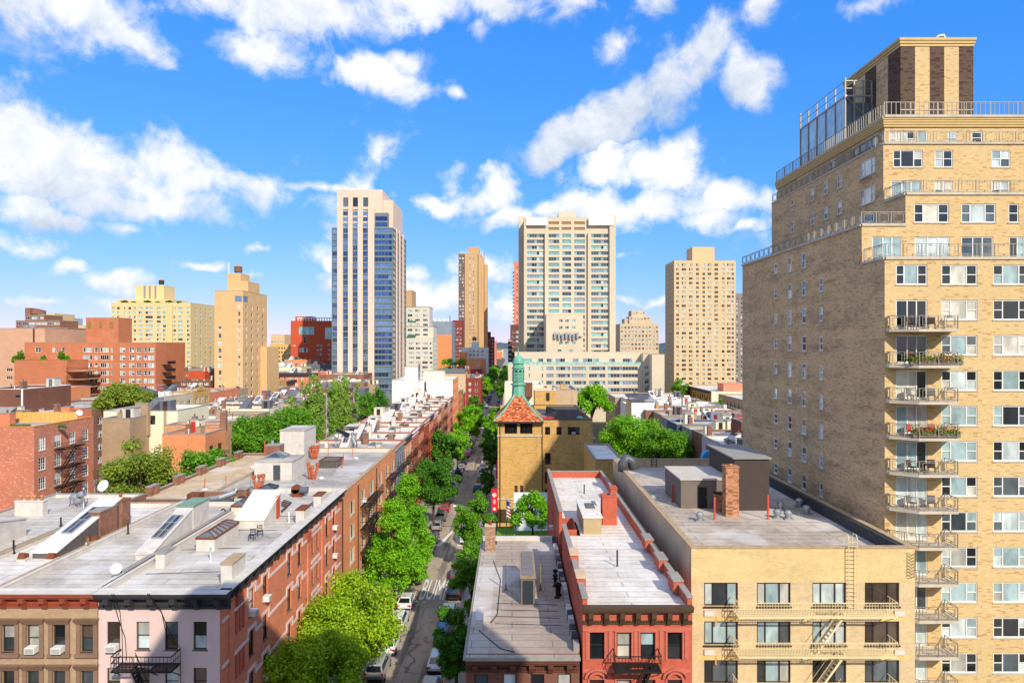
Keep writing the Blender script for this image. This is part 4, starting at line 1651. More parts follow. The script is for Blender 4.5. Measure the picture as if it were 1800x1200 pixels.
# white blank-walled loft building, taller than the row
WB = plain('stained_white_wall', (228, 226, 218), .9, .08, .4, streak=.5, streakcol=(.3, .28, .24))
Yw = ROW_END + .1
B = Bld('loft_building', 'stained white windowless loft building rising above the row', 'building', wx(689, Yw), BL, Yw, Yw + 22, wz(668, Yw))
B.face('f', WB)
B.face('k', WB)
B.face('l', WB)
B.face('r', B_ORANGE, grid(spread(Yw, Yw + 22, 8, 1.1), floors(wz(668, Yw) - 1.5, 3.0, 5, 1.7), 'dh', fr=WFR['fr']))
B.roof(R_WHITE, None, .5, .3, WB, STONE)
z = B.z1 - .5
bulkhead(B, wx(711, Yw), wx(735, Yw), Yw + .4, Yw + 7, z, wz(645, Yw) - z, WB, STONE, None, name='lift_tower')
bulkhead(B, wx(740, Yw), wx(776, Yw), Yw + 6, Yw + 12, z, wz(654, Yw) - z, plain('cream_render', (232, 220, 188), .85, .06), STONE)
pipe(B, wx(737, Yw), Yw + .2, z - 4, wz(640, Yw) - z + 4, STEEL, .28, True, 'flue')
wbox_ = MB()
wbox_.box(wx(746, Yw), Yw - .06, z - 6, wx(749, Yw), Yw - .004, z, DARKFR)
wbox_.build('seam', B.o)
B.done()
yy2 = Yw + 22.1
for i, (cn, cc, zt, w_) in enumerate((('orange', (206, 120, 76), 15.6, 14), ('ivy green', (120, 140, 74), 15.0, 10), ('crimson', (190, 60, 62), 13.2, 12))):
    m_ = brick(cn.replace(' ', '_') + '_end_brick', cc, tuple(int(v * .88) for v in cc), tuple(min(255, int(v * 1.1)) for v in cc), var=.12)
    B = Bld('row_house', '%s fronted house at the far end of the left row' % cn, 'building', -33, BL, yy2, yy2 + w_, zt)
    B.face('r', m_, grid(spread(yy2, yy2 + w_, 5, 1.1), floors(zt - 1.4, 2.85, 4, 1.6), 'dh', fr=WFR['fr']))
    B.box4(m_ if i == 2 else WB, skip='r')
    B.roof(R_WHITE, None, .5, .3, WHITEW, GREYST)
    bulkhead(B, -27, -24, yy2 + 3, yy2 + 7, zt - .5, 2.2, WHITEW, GREYST)
    chimney(B, -21, yy2 + 2, zt - .5, .8, 1.2, 1.6, B_OLD)
    B.done()
    yy2 += w_ + .05

# ------------------------------------------------------------------ near right: brown-roofed corner house
R_BROWN = roofing('taupe_roof', (166, 148, 130), (176, 158, 138), (2.2, 1.0), .35, (.1, .08, .06))
B = Bld('corner_house', 'brown brick corner house with taupe roof and glazed stair head', 'building', BR, 4.25, FY, 68.0, 12.55)
fb = floors(11.25, 2.9, 4, 1.65)
B.face('f', B_BROWN, grid(cen([-1.95, -.15, 1.6, 3.3], .85), fb, 'dh', **DH_D), depth=.2)
B.face('l', B_BROWN, grid(spread(45, 66, 8, .9), fb, 'dh', **DH_D))
B.face('k', B_OLD)
B.face('r', B_OLD)
zr = 12.5
rf = MB()
rf.poly([(BR - .12, FY - .6, zr), (4.25, FY - .6, zr), (4.25, 68.1, zr), (-1.5, 68.1, zr), (-1.5, FY - .6 + .003, zr)], R_BROWN)
rf.poly([(-1.5, FY - .5, zr + .006), (-1.5, 66.5, zr + .006), (-2.2, 67.4, zr + .006), (BR - .1, 67.4, zr + .006), (BR - .1, FY - .5, zr + .006)][::-1], roofing('pale_taupe_roof', (178, 164, 146), (188, 174, 156), (2.2, 1.0), .3))
rf.build('roof', B.o)
lp = MB()
lp.box(BR - .14, FY - .62, zr - .12, BR - .02, 68.2, zr + .05, GREYST)
lp.box(BR - .02, FY - .64, zr - .14, 4.25, FY - .52, zr + .05, GREYST)
lp.box(BR - .02, 67.7, zr + .01, 4.2, 68.15, zr + .42, WHITEW)
lp.build('roof_edge', B.o)
pw = MB()                                             # ragged silver-painted wall on the right edge
r_ = random.Random(3)
for k in range(32):
    y = FY + .3 + k * .77
    h = .42 + r_.random() * .3
    pw.box(3.88 + r_.random() * .06, y, zr - .05, 4.28, y + .78, zr + h, (WHITEW, GREYST, plain('tarred_masonry', (70, 68, 68), .8, .3, 3))[r_.randrange(3)], 'b')
tag(pw.build('party_wall', B.o), kind='stuff')
cornice(B, 'f', FY, BR, 4.2, 12.36, .95, .55, plain('brown_cornice', (104, 62, 48), .75, .15, 1.5), 6)
# stair head: door to the front, four glazed panels on its flat top
x0, y0 = wx(916, 51.2), 51.2
x1, y1 = wx(940.5, 51.2), 57.4
bz = bulkhead(B, x0, x1, y0, y1, zr, 1.95, plain('weathered_grey_boards', (122, 110, 98), .85, .15, 3), plain('putty_frame', (150, 128, 104), .8, .15, 2), None, 2.0, over=.07)
db = MB()
db.box(x0 + .14, y0 - .07, zr + .05, x1 - .14, y0 - .004, zr + 1.8, plain('dark_slate_door', (48, 54, 60), .5, .1))
db.build('door', bz)
for k in range(4):
    gp = MB()
    ya = y0 + .35 + k * 1.42
    gp.box(x0 + .1, ya, zr + 2.06, x1 - .1, ya + 1.25, zr + 2.14 + .012 * k, plain('dusty_glass', (120, 108, 96), .3, .15, 1.0, spec=.5))
    gp.build('pane', bz)
for px, py, h in ((889, 1036, 2.0), (950, 1036, 2.1)):
    pipe(B, *on(px, py, zr), zr, h, plain('weathered_pipe', (110, 100, 70)), .06)
for px, py, h in ((979, 1050, 1.0), (976, 1030, .8), (976, 1017, .6), (983, 1046, .75)):
    pipe(B, *on(px, py, zr), zr, h, BLACK, .12, True, 'flue')
x, y = on(862, 966, zr)
chimney(B, x, y, zr, .95, .9, 2.3, brick('soot_brick', (190, 140, 104), (120, 84, 66), (180, 160, 140), var=.25, stain=.3), 1, plain('mortar_cap', (206, 176, 142), .9, .1))
x, y = on(842, 1105, zr)
mb = MB()
mb.box(x - .25, y - .2, zr - .05, x + .25, y + 2.2, zr + .7, WHITEW, 'b')
mb.build('chimney', B.o)
for k, pts in enumerate((((867, 985), (880, 1020), (874, 1080), (862, 1095)), ((842, 1108), (880, 1140), (905, 1146)))):
    mb = MB()
    q = []
    for px, py in pts:
        x, y = on(px, py, zr)
        q.append((x, y, zr + .03))
    mb.tube(q, .03, BLACK, 5)
    mb.build('cable', B.o)
for k in range(4):
    mb = MB()
    y = 47.4 + k * 1.25
    mb.bar((-1.2, y + .3, zr + .014), (3.4, y, zr + .014), .07, plain('tar', (40, 38, 38)), .012)
    mb.build('tar_seam', B.o)
B.done()

# ------------------------------------------------------------------ red house
B_CRIM = brick('crimson_brick', (196, 98, 72), (182, 82, 60), (188, 110, 86), var=.08, stain=.1)
RSTONE = plain('red_sandstone', (192, 104, 84), .85, .1, 3)
xa, xb = 4.45, 11.35
B = Bld('red_house', 'crimson brick house with white roof and bracketed brown cornice', 'building', xa, xb, FY, 86.0, 15.6)
fc = floors(13.9, 2.97, 5, 1.75)
colsR = [5.35, 7.05, 8.55, 10.25]
B.face('f', B_CRIM, grid(cen(colsR, .9), fc, 'dh', near=1, fr=DARKFR, gl=GL_DARK + GL_PALE, sill=RSTONE), depth=.24)
B.face('l', B_CRIM, [(70.6, 11.9, 71.7, 13.9, 'dh', dict(near=1, fr=DARKFR, gl=GL_DARK, sill=STONE))], u0=FY, u1=60.5)
B.face('f', B_CRIM, u0=xa, u1=xa + 1.3, at=64.5)
B.face('l', B_CRIM, [(73.6, 11.9, 74.7, 14.0, 'dh', dict(near=1, fr=DARKFR, gl=GL_DARK, sill=STONE))], u0=64.5, u1=86.0)
wl = MB()                                             # light court between the two wings
wl.poly([(xa, 60.5, 0), (xa, 60.5, 15.6), (xa + 1.3, 60.5, 15.6), (xa + 1.3, 60.5, 0)], B_CRIM)
wl.poly([(xa + 1.3, 60.5, 0), (xa + 1.3, 60.5, 15.6), (xa + 1.3, 64.5, 15.6), (xa + 1.3, 64.5, 0)][::-1], B_CRIM)
wl.build('light_court_wall', B.o)
B.face('r', B_CRIM)
B.face('k', B_CRIM)
zr = 15.15
rf = MB()
rf.poly([(xa + .3, FY + .1, zr + .25), (xb - .3, FY + .1, zr + .25), (xb - .3, 60.2, zr), (xa + .3, 60.2, zr)], R_WHITE)
rf.poly([(xa + 1.6, 60.2, zr), (xb - .3, 60.2, zr), (xb - .3, 64.8, zr), (xa + 1.6, 64.8, zr)], R_WHITE)
rf.poly([(xa + .3, 64.8, zr + .006), (xb - .3, 64.8, zr + .006), (xb - .3, 85.7, zr + .1), (xa + .3, 85.7, zr + .1)], R_WHITE)
rf.build('roof', B.o)
pp = MB()


def para(x0, y0, x1, y1, zt, inset=.3):
    pp.box(x0, y0, 15.603, x1, y1, zt, B_CRIM)
    pp.box(x0 - .05, y0 - .05, zt, x1 + .05, y1 + .05, zt + .1, GREYST)


para(xa, FY + .0, xa + .3, 60.5, 16.0)
para(xa, 64.5, xa + .3, 86.0, 16.2)
para(xb - .3, FY, xb, 86.0, 16.05)
para(xa + .36, 85.7, xb - .36, 86.0, 16.0)
pp.poly([(xa + .3, FY, zr), (xa + .3, FY, 15.61), (xa + .3, 60.5, 15.61), (xa + .3, 60.5, zr)][::-1], B_CRIM)
pp.poly([(xa + .3, 64.5, zr), (xa + .3, 64.5, 15.61), (xa + .3, 86, 15.61), (xa + .3, 86, zr)][::-1], B_CRIM)
pp.poly([(xb - .3, FY, zr), (xb - .3, FY, 15.61), (xb - .3, 86, 15.61), (xb - .3, 86, zr)], B_CRIM)
pp.poly([(xa, 85.7, zr), (xa, 85.7, 15.61), (xb, 85.7, 15.61), (xb, 85.7, zr)], B_CRIM)
pp.build('parapet', B.o)
for k, yk in enumerate((46.0, 50.5, 55.5)):
    chimney(B, xb - .35, yk, 15.6, .62, 1.7, .72, B_CRIM, 0, GREYST)
for k, yk in enumerate((46.5, 51.5)):
    chimney(B, xa + .2, yk, 15.6, .6, 1.6, .75, B_CRIM, 0, plain('mortar_cap', (206, 176, 142)))
chimney(B, xb - .4, 74, 15.6, .7, 1.6, .9, B_CRIM, 0, B_CRIM)
# bulkhead with a hatch, and the broad red chimney
bx0, bx1, by0, by1 = wx(1023, 62), wx(1054, 62), 60.6, 67.0
bk = bulkhead(B, bx0, bx1, by0, by1, zr, 1.45, plain('buff_boards', (178, 156, 116), .85, .1, 2), R_WHITE, None, 1.55)
hb = MB()
hb.box(bx0 + .55, by0 + 2.8, zr + 1.55, bx0 + 1.35, by0 + 4.6, zr + 1.72, plain('weathered_zinc', (104, 100, 92)))
hb.build('hatch', bk)
chimney(B, wx(1070, 64.3), 64.3, zr, 1.35, 1.35, 2.6, B_CRIM, 1, B_CRIM, potmat=BLACK, poth=.1)
for px, py, h in ((1085, 998, 1.35), (1027, 868, 1.1), (1047, 935, 1.2)):
    pipe(B, *on(px, py, zr), zr, h, DARKFR, .07)
# front: cornice, friezes, arched panels
CB = plain('dark_bronze_cornice', (82, 62, 46), .65, .15, 2)
cornice(B, 'f', FY, xa, xb, 15.62, 1.2, .5, CB, 7, .3, frieze=B_CRIM)
fz = MB()
for (z0, z1) in ((13.98, 14.22), (11.35, 11.6), (10.35, 10.6)):
    wbox(fz, 'f', FY, xa, xb, .004, .08, z0, z1, RSTONE)
fz.build('string_course', B.o)
for c in colsR:
    for zb, zt in fc[:2]:
        li = MB()
        wbox(li, 'f', FY, c - .6, c + .6, .004, .1, zt + .02, zt + .1, RSTONE)
        for e in (-1, 1):
            wbox(li, 'f', FY, c + e * .53 - .06, c + e * .53 + .06, .004, .06, zb, zt + .02, RSTONE)
        li.build('window_surround', B.o)
for c in (5.35, 10.25):                               # carved fan over the second-row windows
    for ring, rr in ((0, .72), (1, .45)):
        ar = MB()
        n = 12
        for k in range(n):
            a0, a1 = math.pi * k / n, math.pi * (k + 1) / n
            for d in (0,):
                p0 = (c + math.cos(a0) * rr, FY - .1, 11.05 + math.sin(a0) * rr * .75)
                p1 = (c + math.cos(a1) * rr, FY - .1, 11.05 + math.sin(a1) * rr * .75)
                ar.bar(p0, p1, .14, RSTONE, .18, (0, 1, 0))
        ar.build('carved_arch', B.o)
for c in (4.75, 6.2, 7.8, 9.4, 11.0):
    pl_ = MB()
    wbox(pl_, 'f', FY, c - .12, c + .12, .004, .05, 12.2, 14.0, RSTONE)
    pl_.build('pilaster', B.o)
fire_escape(B, 'f', FY, 6.35, 9.15, [11.95, 8.98, 6.0], 1.2, BLACK, True, .95, (.35, .8), False, dens=.2, drop=2.97, slat=.1)
B.done()
air_conditioner((xa - .02, 74.1, 11.95), R(-90), 'white air conditioner in the crimson side wall over the school yard')

# ------------------------------------------------------------------ yellow brick apartment house
B_YEL = brick('cream_glazed_brick', (226, 200, 142), (214, 186, 128), (198, 174, 130), var=.07, stain=.16)
B_YEL2 = brick('pale_buff_brick', (216, 192, 148), (204, 178, 134), (196, 176, 140), var=.08, stain=.15)
CONCW = plain('patched_grey_render', (196, 172, 140), .9, .12, .5, streak=.35)
YX0, YX1, YY0, YY1 = 12.5, 28.1, 47.6, 84.5
B = Bld('yellow_apartment_house', 'cream yellow brick apartment house with cream fire escape on its front', 'building', YX0, YX1, YY0, YY1, 17.8)
fy = floors(15.4, 2.7, 6, 1.62)
colsY = [(13.4, 15.75), (17.08, 19.42), (20.95, 23.3), (24.6, 27.0)]
YW = dict(near=1, fr=DARKFR, gl=[GL_DARK[0], GL_DARK[2], GL_DARK[3]] + GL_PALE[:3] + GL_PALE[:2], ft=.09)
B.face('f', B_YEL2, grid(colsY, fy, 'slide', **YW), z1=15.45, depth=.2)
B.face('f', B_YEL, z0=15.45)
B.face('l', CONCW)
B.face('r', CONCW)
B.face('k', CONCW)
zr = 16.9
R_YEL = roofing('weathered_grey_roof', (178, 164, 146), (200, 188, 170), (3, 1.0), .9, (.09, .075, .06))
B.roof(R_YEL, zr, .9, .35, CONCW, plain('tan_coping', (176, 150, 116)), over=.06)
for zb, zt in fy[:5]:
    for c0, c1 in colsY:
        sb = MB()
        wbox(sb, 'f', YY0, c0 - .06, c1 + .06, .004, .1, zb - .12, zb - .03, DARKFR)
        sb.build('sill', B.o)
    for c in (13.75, 27.0):
        ap = MB()
        wbox(ap, 'f', YY0, c - .36, c + .36, .004, .08, zb - .72, zb - .3, STONE)
        for k in range(4):
            wbox(ap, 'f', YY0, c - .32, c + .32, .08, .095, zb - .68 + k * .09, zb - .64 + k * .09, WHITE)
        ap.build('air_conditioner_sleeve', B.o)
CREAMI = plain('cream_iron', (226, 206, 158), .6, .08, 2)
for zb, zt in fy[:4]:                                 # repainted strips and rust runs under each landing
    for c0, c1 in ((12.9, 16.0), (25.6, 27.7)):
        yb = MB()
        wbox(yb, 'f', YY0, c0, c1, .004, .012, zb - 1.05, zb - .74, plain('patch_yellow', (222, 188, 120), .85, .12, 2))
        yb.build('repainted_strip', B.o)
    yb = MB()
    wbox(yb, 'f', YY0, 14.15, 14.27, .004, .013, zb - 1.4, zb - .76, plain('rust_run', (190, 146, 88), .9, .3, 6))
    yb.build('rust_run', B.o)
fire_escape(B, 'f', YY0, 15.35, 26.15, [b - .25 for b, t in fy[:4]], 1.35, CREAMI, True, .95, (.5, .68), False, dens=.19, drop=2.7, slat=.19, sw=.022)
ld = MB()                                             # goose-neck ladder to the roof
for x in (23.35, 23.95):
    ld.tube([(x, YY0 - .25, 13.6), (x, YY0 - .25, 18.5), (x, YY0 - .1, 18.75), (x, YY0 + .3, 18.75), (x, YY0 + .5, 18.4), (x, YY0 + .5, 17.9)], .03, CREAMI, 6)
for k in range(17):
    ld.bar((23.35, YY0 - .25, 13.8 + k * .28), (23.95, YY0 - .25, 13.8 + k * .28), .028, CREAMI)
ld.build('roof_ladder', B.o)
cb = MB()
for k in range(8):                                    # coil of cable on the right of the parapet
    zz = 17.5 - k * .22
    cb.tube([(27.5, YY0 - .06, zz), (27.7, YY0 - .2, zz - .12), (27.95, YY0 - .2, zz - .1), (28.1, YY0 - .06, zz + .05)], .02, BLACK, 5)
cb.build('cable_loops', B.o)
# roof: two dark bulkheads, brick chimney, pipes, vents
TAUPE = plain('taupe_panel', (116, 104, 94), .75, .08, 1.0)
DARKP = plain('dark_brown_panel', (72, 62, 58), .7, .08, 1.0)
x0, y0 = on(1197, 893, zr)
x1 = wx(1272, y0)
bulkhead(B, x0, x1 + 1.2, y0, y0 + 6.5, zr, 2.6, TAUPE, plain('pale_felt', (196, 186, 172), .85, .1), 'f', 2.6, dpos=.38, doormat=BLACK)
x0, y0 = on(1297, 897, zr)
bulkhead(B, x0 - .3, wx(1352, y0), y0, y0 + 8.0, zr, 4.7, DARKP, plain('grey_felt', (150, 146, 140), .85, .1), None, 4.7, over=.18)
x, y = on(1284, 905, zr)
B_CH = brick('speckled_chimney_brick', (196, 128, 84), (150, 92, 60), (196, 170, 140), fleck=(110, 60, 40), prob=.25, var=.15)
chimney(B, x, y, zr, 1.15, 1.1, 4.3, B_CH, 1, B_CH, potmat=plain('buff_pot', (214, 150, 90)), poth=.12)
x, y = on(1263, 898, zr)
chimney(B, x, y, zr, .7, .7, 1.6, B_CH, 0, BLACK)
for px, py, h in ((1182, 882, 1.7), (1256, 912, 1.9), (1350, 912, 2.1), (1297, 860, 1.3)):
    pipe(B, *on(px, py, zr), zr, h, plain('red_oxide_pipe', (190, 72, 50), .7, .1), .08)
for px, py in ((1230, 915), (1366, 910), (1385, 912), (1405, 890), (1418, 903), (1147, 884), (1372, 895)):
    vent(B, *on(px, py, zr), zr, .3, .75, STEEL)
mb = MB()
x, y = on(1098, 840, zr)
mb.tube([(x - .2, y, zr + .8), (x - .2, y, zr + 1.6), (x + .2, y + .2, zr + 2.2), (x + .9, y + .3, zr + 1.9), (x + 1.1, y + .3, zr + 1.0)], .6, plain('dark_duct', (92, 92, 96), .5, .1, metal=.4), 14)
mb.build('duct_elbow', B.o, True)
lad = MB()
for x in (17.2, 17.8):
    lad.bar((x, YY1 - .4, zr), (x, YY1 - .4, zr + 2.2), .05, BLACK)
for k in range(6):
    lad.bar((17.2, YY1 - .4, zr + .3 + k * .32), (17.8, YY1 - .4, zr + .3 + k * .32), .04, BLACK)
lad.build('ladder', B.o)
rw = MB()
rw.box(YX1 - .7, YY0 + .4, zr - .02, YX1 - .36, YY1 - 10, zr + .88, plain('tarred_masonry', (70, 68, 68)), 'b')
rw.build('tarred_upstand', B.o)
B.done()
# blue blower standing behind the rear parapet
x, y = 26.0, 88.5
t = thing('blower', 'bright blue rooftop blower with grey drum behind the yellow house', 'blower', (x, y, 14.9))
BLUEP = plain('bright_blue_paint', (64, 142, 190), .5, .06)
mb = MB()
mb.tube([(-.5, -.6, 2.4), (-.5, .6, 2.4)], .95, BLUEP, 16)
mb.box(-.5, -.6, 1.3, .9, .6, 2.4, BLUEP)
child('fan_casing', mb.mesh('fan_casing'), t)
mb = MB()
mb.tube([(1.2, 0, 2.2), (1.9, 0, 2.2)], .75, plain('motor_grey', (92, 98, 108)), 14)
child('motor', mb.mesh('motor'), t)
mb = MB()
for xx in (-.9, .8):
    mb.box(xx, -.5, 0, xx + .15, .5, 1.35, BLACK)
child('stand', mb.mesh('stand'), t)

# ------------------------------------------------------------------ beige apartment tower on the right
B_FRONT = brick('straw_brick', (216, 186, 132), (204, 170, 112), (206, 184, 146), fleck=(172, 120, 66), prob=.075, var=.05, stain=.05, fw=.36, fh=.085)
B_SIDE = brick('weathered_brick', (218, 182, 132), (204, 166, 118), (204, 178, 142), fleck=(160, 126, 92), prob=.16, var=.10, stain=.55, stainc=(.075, .06, .05), band=2.75, fw=.36, fh=.085)
B_CHOC = brick('chocolate_brick', (92, 70, 58), (72, 54, 46), (130, 108, 90), fleck=(50, 38, 34), prob=.2, var=.1)
GOLD = plain('gold_ribbed_cornice', (198, 166, 104), .6, .06, 1.0)
TX, TY, TB = 29.1, 53.3, 86.2
T = Bld('apartment_tower', 'beige brick apartment tower with setback terraces and corner balconies', 'building', TX, 62.0, TY, TB, 38.7)
PW = dict(near=1, fr=WHITE, gl=GL_PALE + [GL_PALE[0], GL_PALE[2]] + GL_DARK[:3], sill=STONE, ft=.085)
zrow = [(wz(500, TY) - 2.755 * k, wz(465, TY) - 2.755 * k) for k in range(13)]
ops = []
for k, (a, b) in enumerate(zrow):
    ops.append((wx(1655, TY), a, wx(1718, TY), b, 'triple', PW))
    ops.append((wx(1746, TY), a, wx(1811, TY), b, 'triple', PW))
    ops.append((42.6, a, 45.4, b, 'triple', PW))
    ops.append((47.0, a, 49.6, b, 'triple', PW))
    if k == 0:
        ops.append((wx(1575, TY), a, wx(1630, TY), b, 'triple', PW))
    else:
        ops.append((wx(1575, TY), a - .62, wx(1630, TY), b, 'door', PW))
T.face('f', B_FRONT, ops, depth=.16)
lw = dict(near=1, fr=WHITE, gl=GL_PALE[:2] + GL_DARK, sill=STONE, ft=.12)
lops = []
for k in range(14):
    zc = 40.35 - 2.755 * k
    for j, (yy, w, h) in enumerate(((75.4, .9, 1.15), (71.6, 1.05, 1.55), (68.1, 1.05, 1.55), (64.3, .75, 1.35))):
        if k == 0 and j == 3:
            continue
        lops.append((yy - w / 2, zc - h / 2, yy + w / 2, zc + h / 2, 'dh', lw))
T.face('l', B_SIDE, lops, u0=56.8, u1=TB, z1=41.9, depth=.14)
T.face('l', B_SIDE, u0=TY, u1=56.8, z1=38.7)
T.face('k', B_SIDE, z1=41.9)
T.face('r', B_SIDE, z1=38.7)
# first setback: front moves back to 56.8 above 38.7
T.face('f', B_FRONT, [(wx(1533, 56.8), 38.8, wx(1586, 56.8), wz(416, 56.8), 'door', PW)] + [(wx(a, 56.8), 38.8, wx(b, 56.8), wz(416, 56.8), 'door', PW) for a, b in ((1608, 1670), (1690, 1746), (1774, 1815))], at=56.8, z0=38.55, z1=41.9, depth=.16)
ter = MB()
ter.poly([(TX, TY, 38.65), (62, TY, 38.65), (62, 57.0, 38.65), (TX, 57.0, 38.65)], plain('terrace_tile', (176, 150, 126), .85, .12, 2))
ter.build('terrace_floor', T.o)
# second setback: to 32.8 on the left above 41.9
T.face('f', B_FRONT, [(wx(a, 56.81), wz(391, 56.8), wx(b, 56.81), wz(358, 56.8), 'triple' if b - a > 40 else 'dh', PW) for a, b in ((1607, 1668), (1690, 1750), (1773, 1791))] + [(42.7, wz(391, 56.8), 44.7, wz(358, 56.8), 'triple', PW)], at=56.81, u0=32.75, z0=41.9, z1=44.5, depth=.16)
T.face('l', B_SIDE, at=32.75, u0=56.81, u1=60.3, z0=41.7, z1=44.5)
ter = MB()
ter.poly([(TX, 56.8, 41.85), (32.8, 56.8, 41.85), (32.8, TB, 41.85), (TX, TB, 41.85)], plain('terrace_tile', (176, 150, 126)))
ter.poly([(32.8, 56.82, 44.45), (62, 56.82, 44.45), (62, 60.5, 44.45), (32.8, 60.5, 44.45)], plain('terrace_tile', (176, 150, 126)))
ter.build('terrace_floor', T.o)
# upper block
U = 60.3
uops = [(wx(1566, U), 44.5, wx(1620, U), wz(318, U), 'door', PW), (wx(1643, U), 44.9, wx(1675, U), wz(318, U), 'pair', PW), (wx(1743, U), 44.9, wx(1775, U), wz(318, U), 'pair', PW)]
uops += [(wx(1570, U), wz(294, U), wx(1622, U), wz(264, U), 'triple', PW), (wx(1643, U), wz(294, U), wx(1675, U), wz(264, U), 'pair', PW), (wx(1743, U), wz(294, U), wx(1776, U), wz(264, U), 'pair', PW)]
T.face('f', B_FRONT, uops, at=U, u0=32.8, z0=44.4, z1=49.7, depth=.16)
sops = []
for (yy, w) in ((63.0, 2.6), (68.4, 1.0), (71.4, 1.0), (74.6, .9), (80, .8)):
    for zc in (45.7, 48.3):
        h = 1.5 if w > 1 else 1.35
        sops.append((yy - w / 2, zc - h / 2, yy + w / 2, zc + h / 2, 'triple' if w > 2 else 'dh', PW if w > 2 else lw))
    if yy > 68:
        sops.append((yy - w / 2, 42.4, yy + w / 2, 43.8, 'dh', lw))
sops.append((61.6, 42.1, 64.4, 43.9, 'triple', PW))
T.face('l', B_SIDE, sops, at=32.8, u0=U, u1=TB, z0=41.7, z1=49.7, depth=.14)
T.face('k', B_SIDE, at=TB, u0=32.8, z0=41.8, z1=49.7)
ter = MB()
ter.poly([(32.8, U, 49.65), (62, U, 49.65), (62, 62.6, 49.65), (33.6, 62.6, 49.65), (33.6, TB, 49.65), (32.8, TB, 49.65)], plain('terrace_tile', (176, 150, 126)))
ter.build('terrace_floor', T.o)
# top floor, set back
T.face('f', B_FRONT, [(wx(1563, 61.4), 49.75, wx(1608, 61.4), 51.2, 'triple', PW), (wx(1612, 61.4), 49.75, wx(1630, 61.4), 51.2, 'one', PW), (wx(1664, 61.4), 50.0, wx(1682, 61.4), 51.1, 'dh', PW), (wx(1708, 61.4), 50.0, wx(1727, 61.4), 51.1, 'dh', PW)], at=61.4, u0=33.5, z0=49.6, z1=51.5, depth=.14)
T.face('l', B_SIDE, [(62.6, 49.9, 67.0, 51.2, 'strip4', dict(near=1, fr=STEEL, gl=GL_DARK)), (71, 49.8, 71.9, 51.3, 'dh', lw), (76, 49.8, 76.8, 51.2, 'dh', lw)], at=33.5, u0=61.4, u1=TB, z0=49.6, z1=51.5, depth=.14)
T.face('k', B_SIDE, at=TB - .01, u0=33.5, z0=49.6, z1=51.5)
gc = MB()
for k in range(4):
    e = .12 + .05 * k
    gc.box(33.5 - e, 61.4 - e, 51.5 + k * .21, 62, TB + .1, 51.7 + k * .21, GOLD)
gc.build('cornice', T.o)
rf = MB()
rf.poly([(33.4, 61.3, 52.36), (62, 61.3, 52.36), (62, TB, 52.36), (33.4, TB, 52.36)], R_GREY)
rf.build('roof', T.o)
# striped plant house on the roof
py0, px0, px1, pyb = 66.0, wx(1583, 66.0), wx(1711, 66.0), 77.0
pz = wz(82, 66.0)
pm = MB()
for i in range(5):
    m_ = (B_CHOC, B_FRONT)[i % 2]
    a, b = px0 + (px1 - px0) * i / 5, px0 + (px1 - px0) * (i + 1) / 5
    pm.poly([(a, py0, 52.3), (b, py0, 52.3), (b, py0, pz), (a, py0, pz)], m_)
    c, d = pyb - (pyb - py0) * i / 5, pyb - (pyb - py0) * (i + 1) / 5
    pm.poly([(px0, c, 52.3), (px0, d, 52.3), (px0, d, pz), (px0, c, pz)], B_CHOC if i % 2 == 0 else B_SIDE)
pm.poly([(px1, py0, 52.3), (px1, pyb, 52.3), (px1, pyb, pz), (px1, py0, pz)], B_CHOC)
pm.poly([(px1, pyb, 52.3), (px0, pyb, 52.3), (px0, pyb, pz), (px1, pyb, pz)], B_CHOC)
pm.box(px0 - .02, py0 - .05, 54.6, px1, py0 - .003, 54.68, STONE)
ph = pm.build('plant_house', T.o)
gc = MB()
for k in range(3):
    e = .06 + .07 * k
    gc.box(px0 - e, py0 - e, pz + k * .27, px1 + e, pyb + e, pz + .26 + k * .27, GOLD)
gc.build('plant_house_cornice', ph)
fl_ = MB()
zt_ = pz + .8
fl_.tube([(wx(1660, 68), 68, zt_ - .1), (wx(1660, 68), 68, zt_ + 1.0), (wx(1658, 68), 68, zt_ + 1.15), (wx(1650, 68), 68, zt_ + 1.1), (wx(1634, 68), 68.3, zt_ + .3), (wx(1629, 68), 68.5, zt_ - .05)], .17, STEEL, 10)
fl_.build('flue', ph, True)
# steel and glass screen round the cooling plant
cx0, cx1, cy0, cy1 = wx(1462, 74), wx(1537, 74), 71.0, 82.0
zc0, zc1 = 53.2, 57.8
GLS = glass('screen_glass', (160, 190, 206), .25, .0, .1)
sc_ = MB()
for si, (a, b) in enumerate((((cx0, cy0), (cx0, cy1)), ((cx0, cy0), (cx1, cy0)))):
    for k in range(si, 6):
        t_ = k / 5
        x, y = a[0] + (b[0] - a[0]) * t_, a[1] + (b[1] - a[1]) * t_
        sc_.bar((x, y, 52.3), (x, y, zc1 + (1.9 if k in (0, 5) else 1.6)), .14, RAILC)
    for z in (zc0, zc1, zc1 + .8, zc1 + 1.6):
        sc_.bar((a[0], a[1], z), (b[0], b[1], z), (.16 if z <= zc1 else .06) - .01 * si, STEEL)
sc_.bar((cx0, cy0, zc0), (cx1, cy0, zc1), .08, RAILC)
sc_.bar((cx0, cy0, zc1), (cx1, cy0, zc0), .08, RAILC)
so = sc_.build('plant_screen', T.o)
for k in range(5):
    g = MB()
    ya, yb = cy0 + (cy1 - cy0) * k / 5 + .08, cy0 + (cy1 - cy0) * (k + 1) / 5 - .08
    g.box(cx0 + .02, ya, zc0 + .1, cx0 + .06, yb, zc1 - .1, GLS)
    g.build('pane', so)
g = MB()
g.box(cx0 + .3, cy0 + .3, 52.3, cx1 - .2, cy1, zc1 - .6, plain('dark_louvre', (104, 116, 122), .6, .1))
g.build('cooling_plant', T.o)


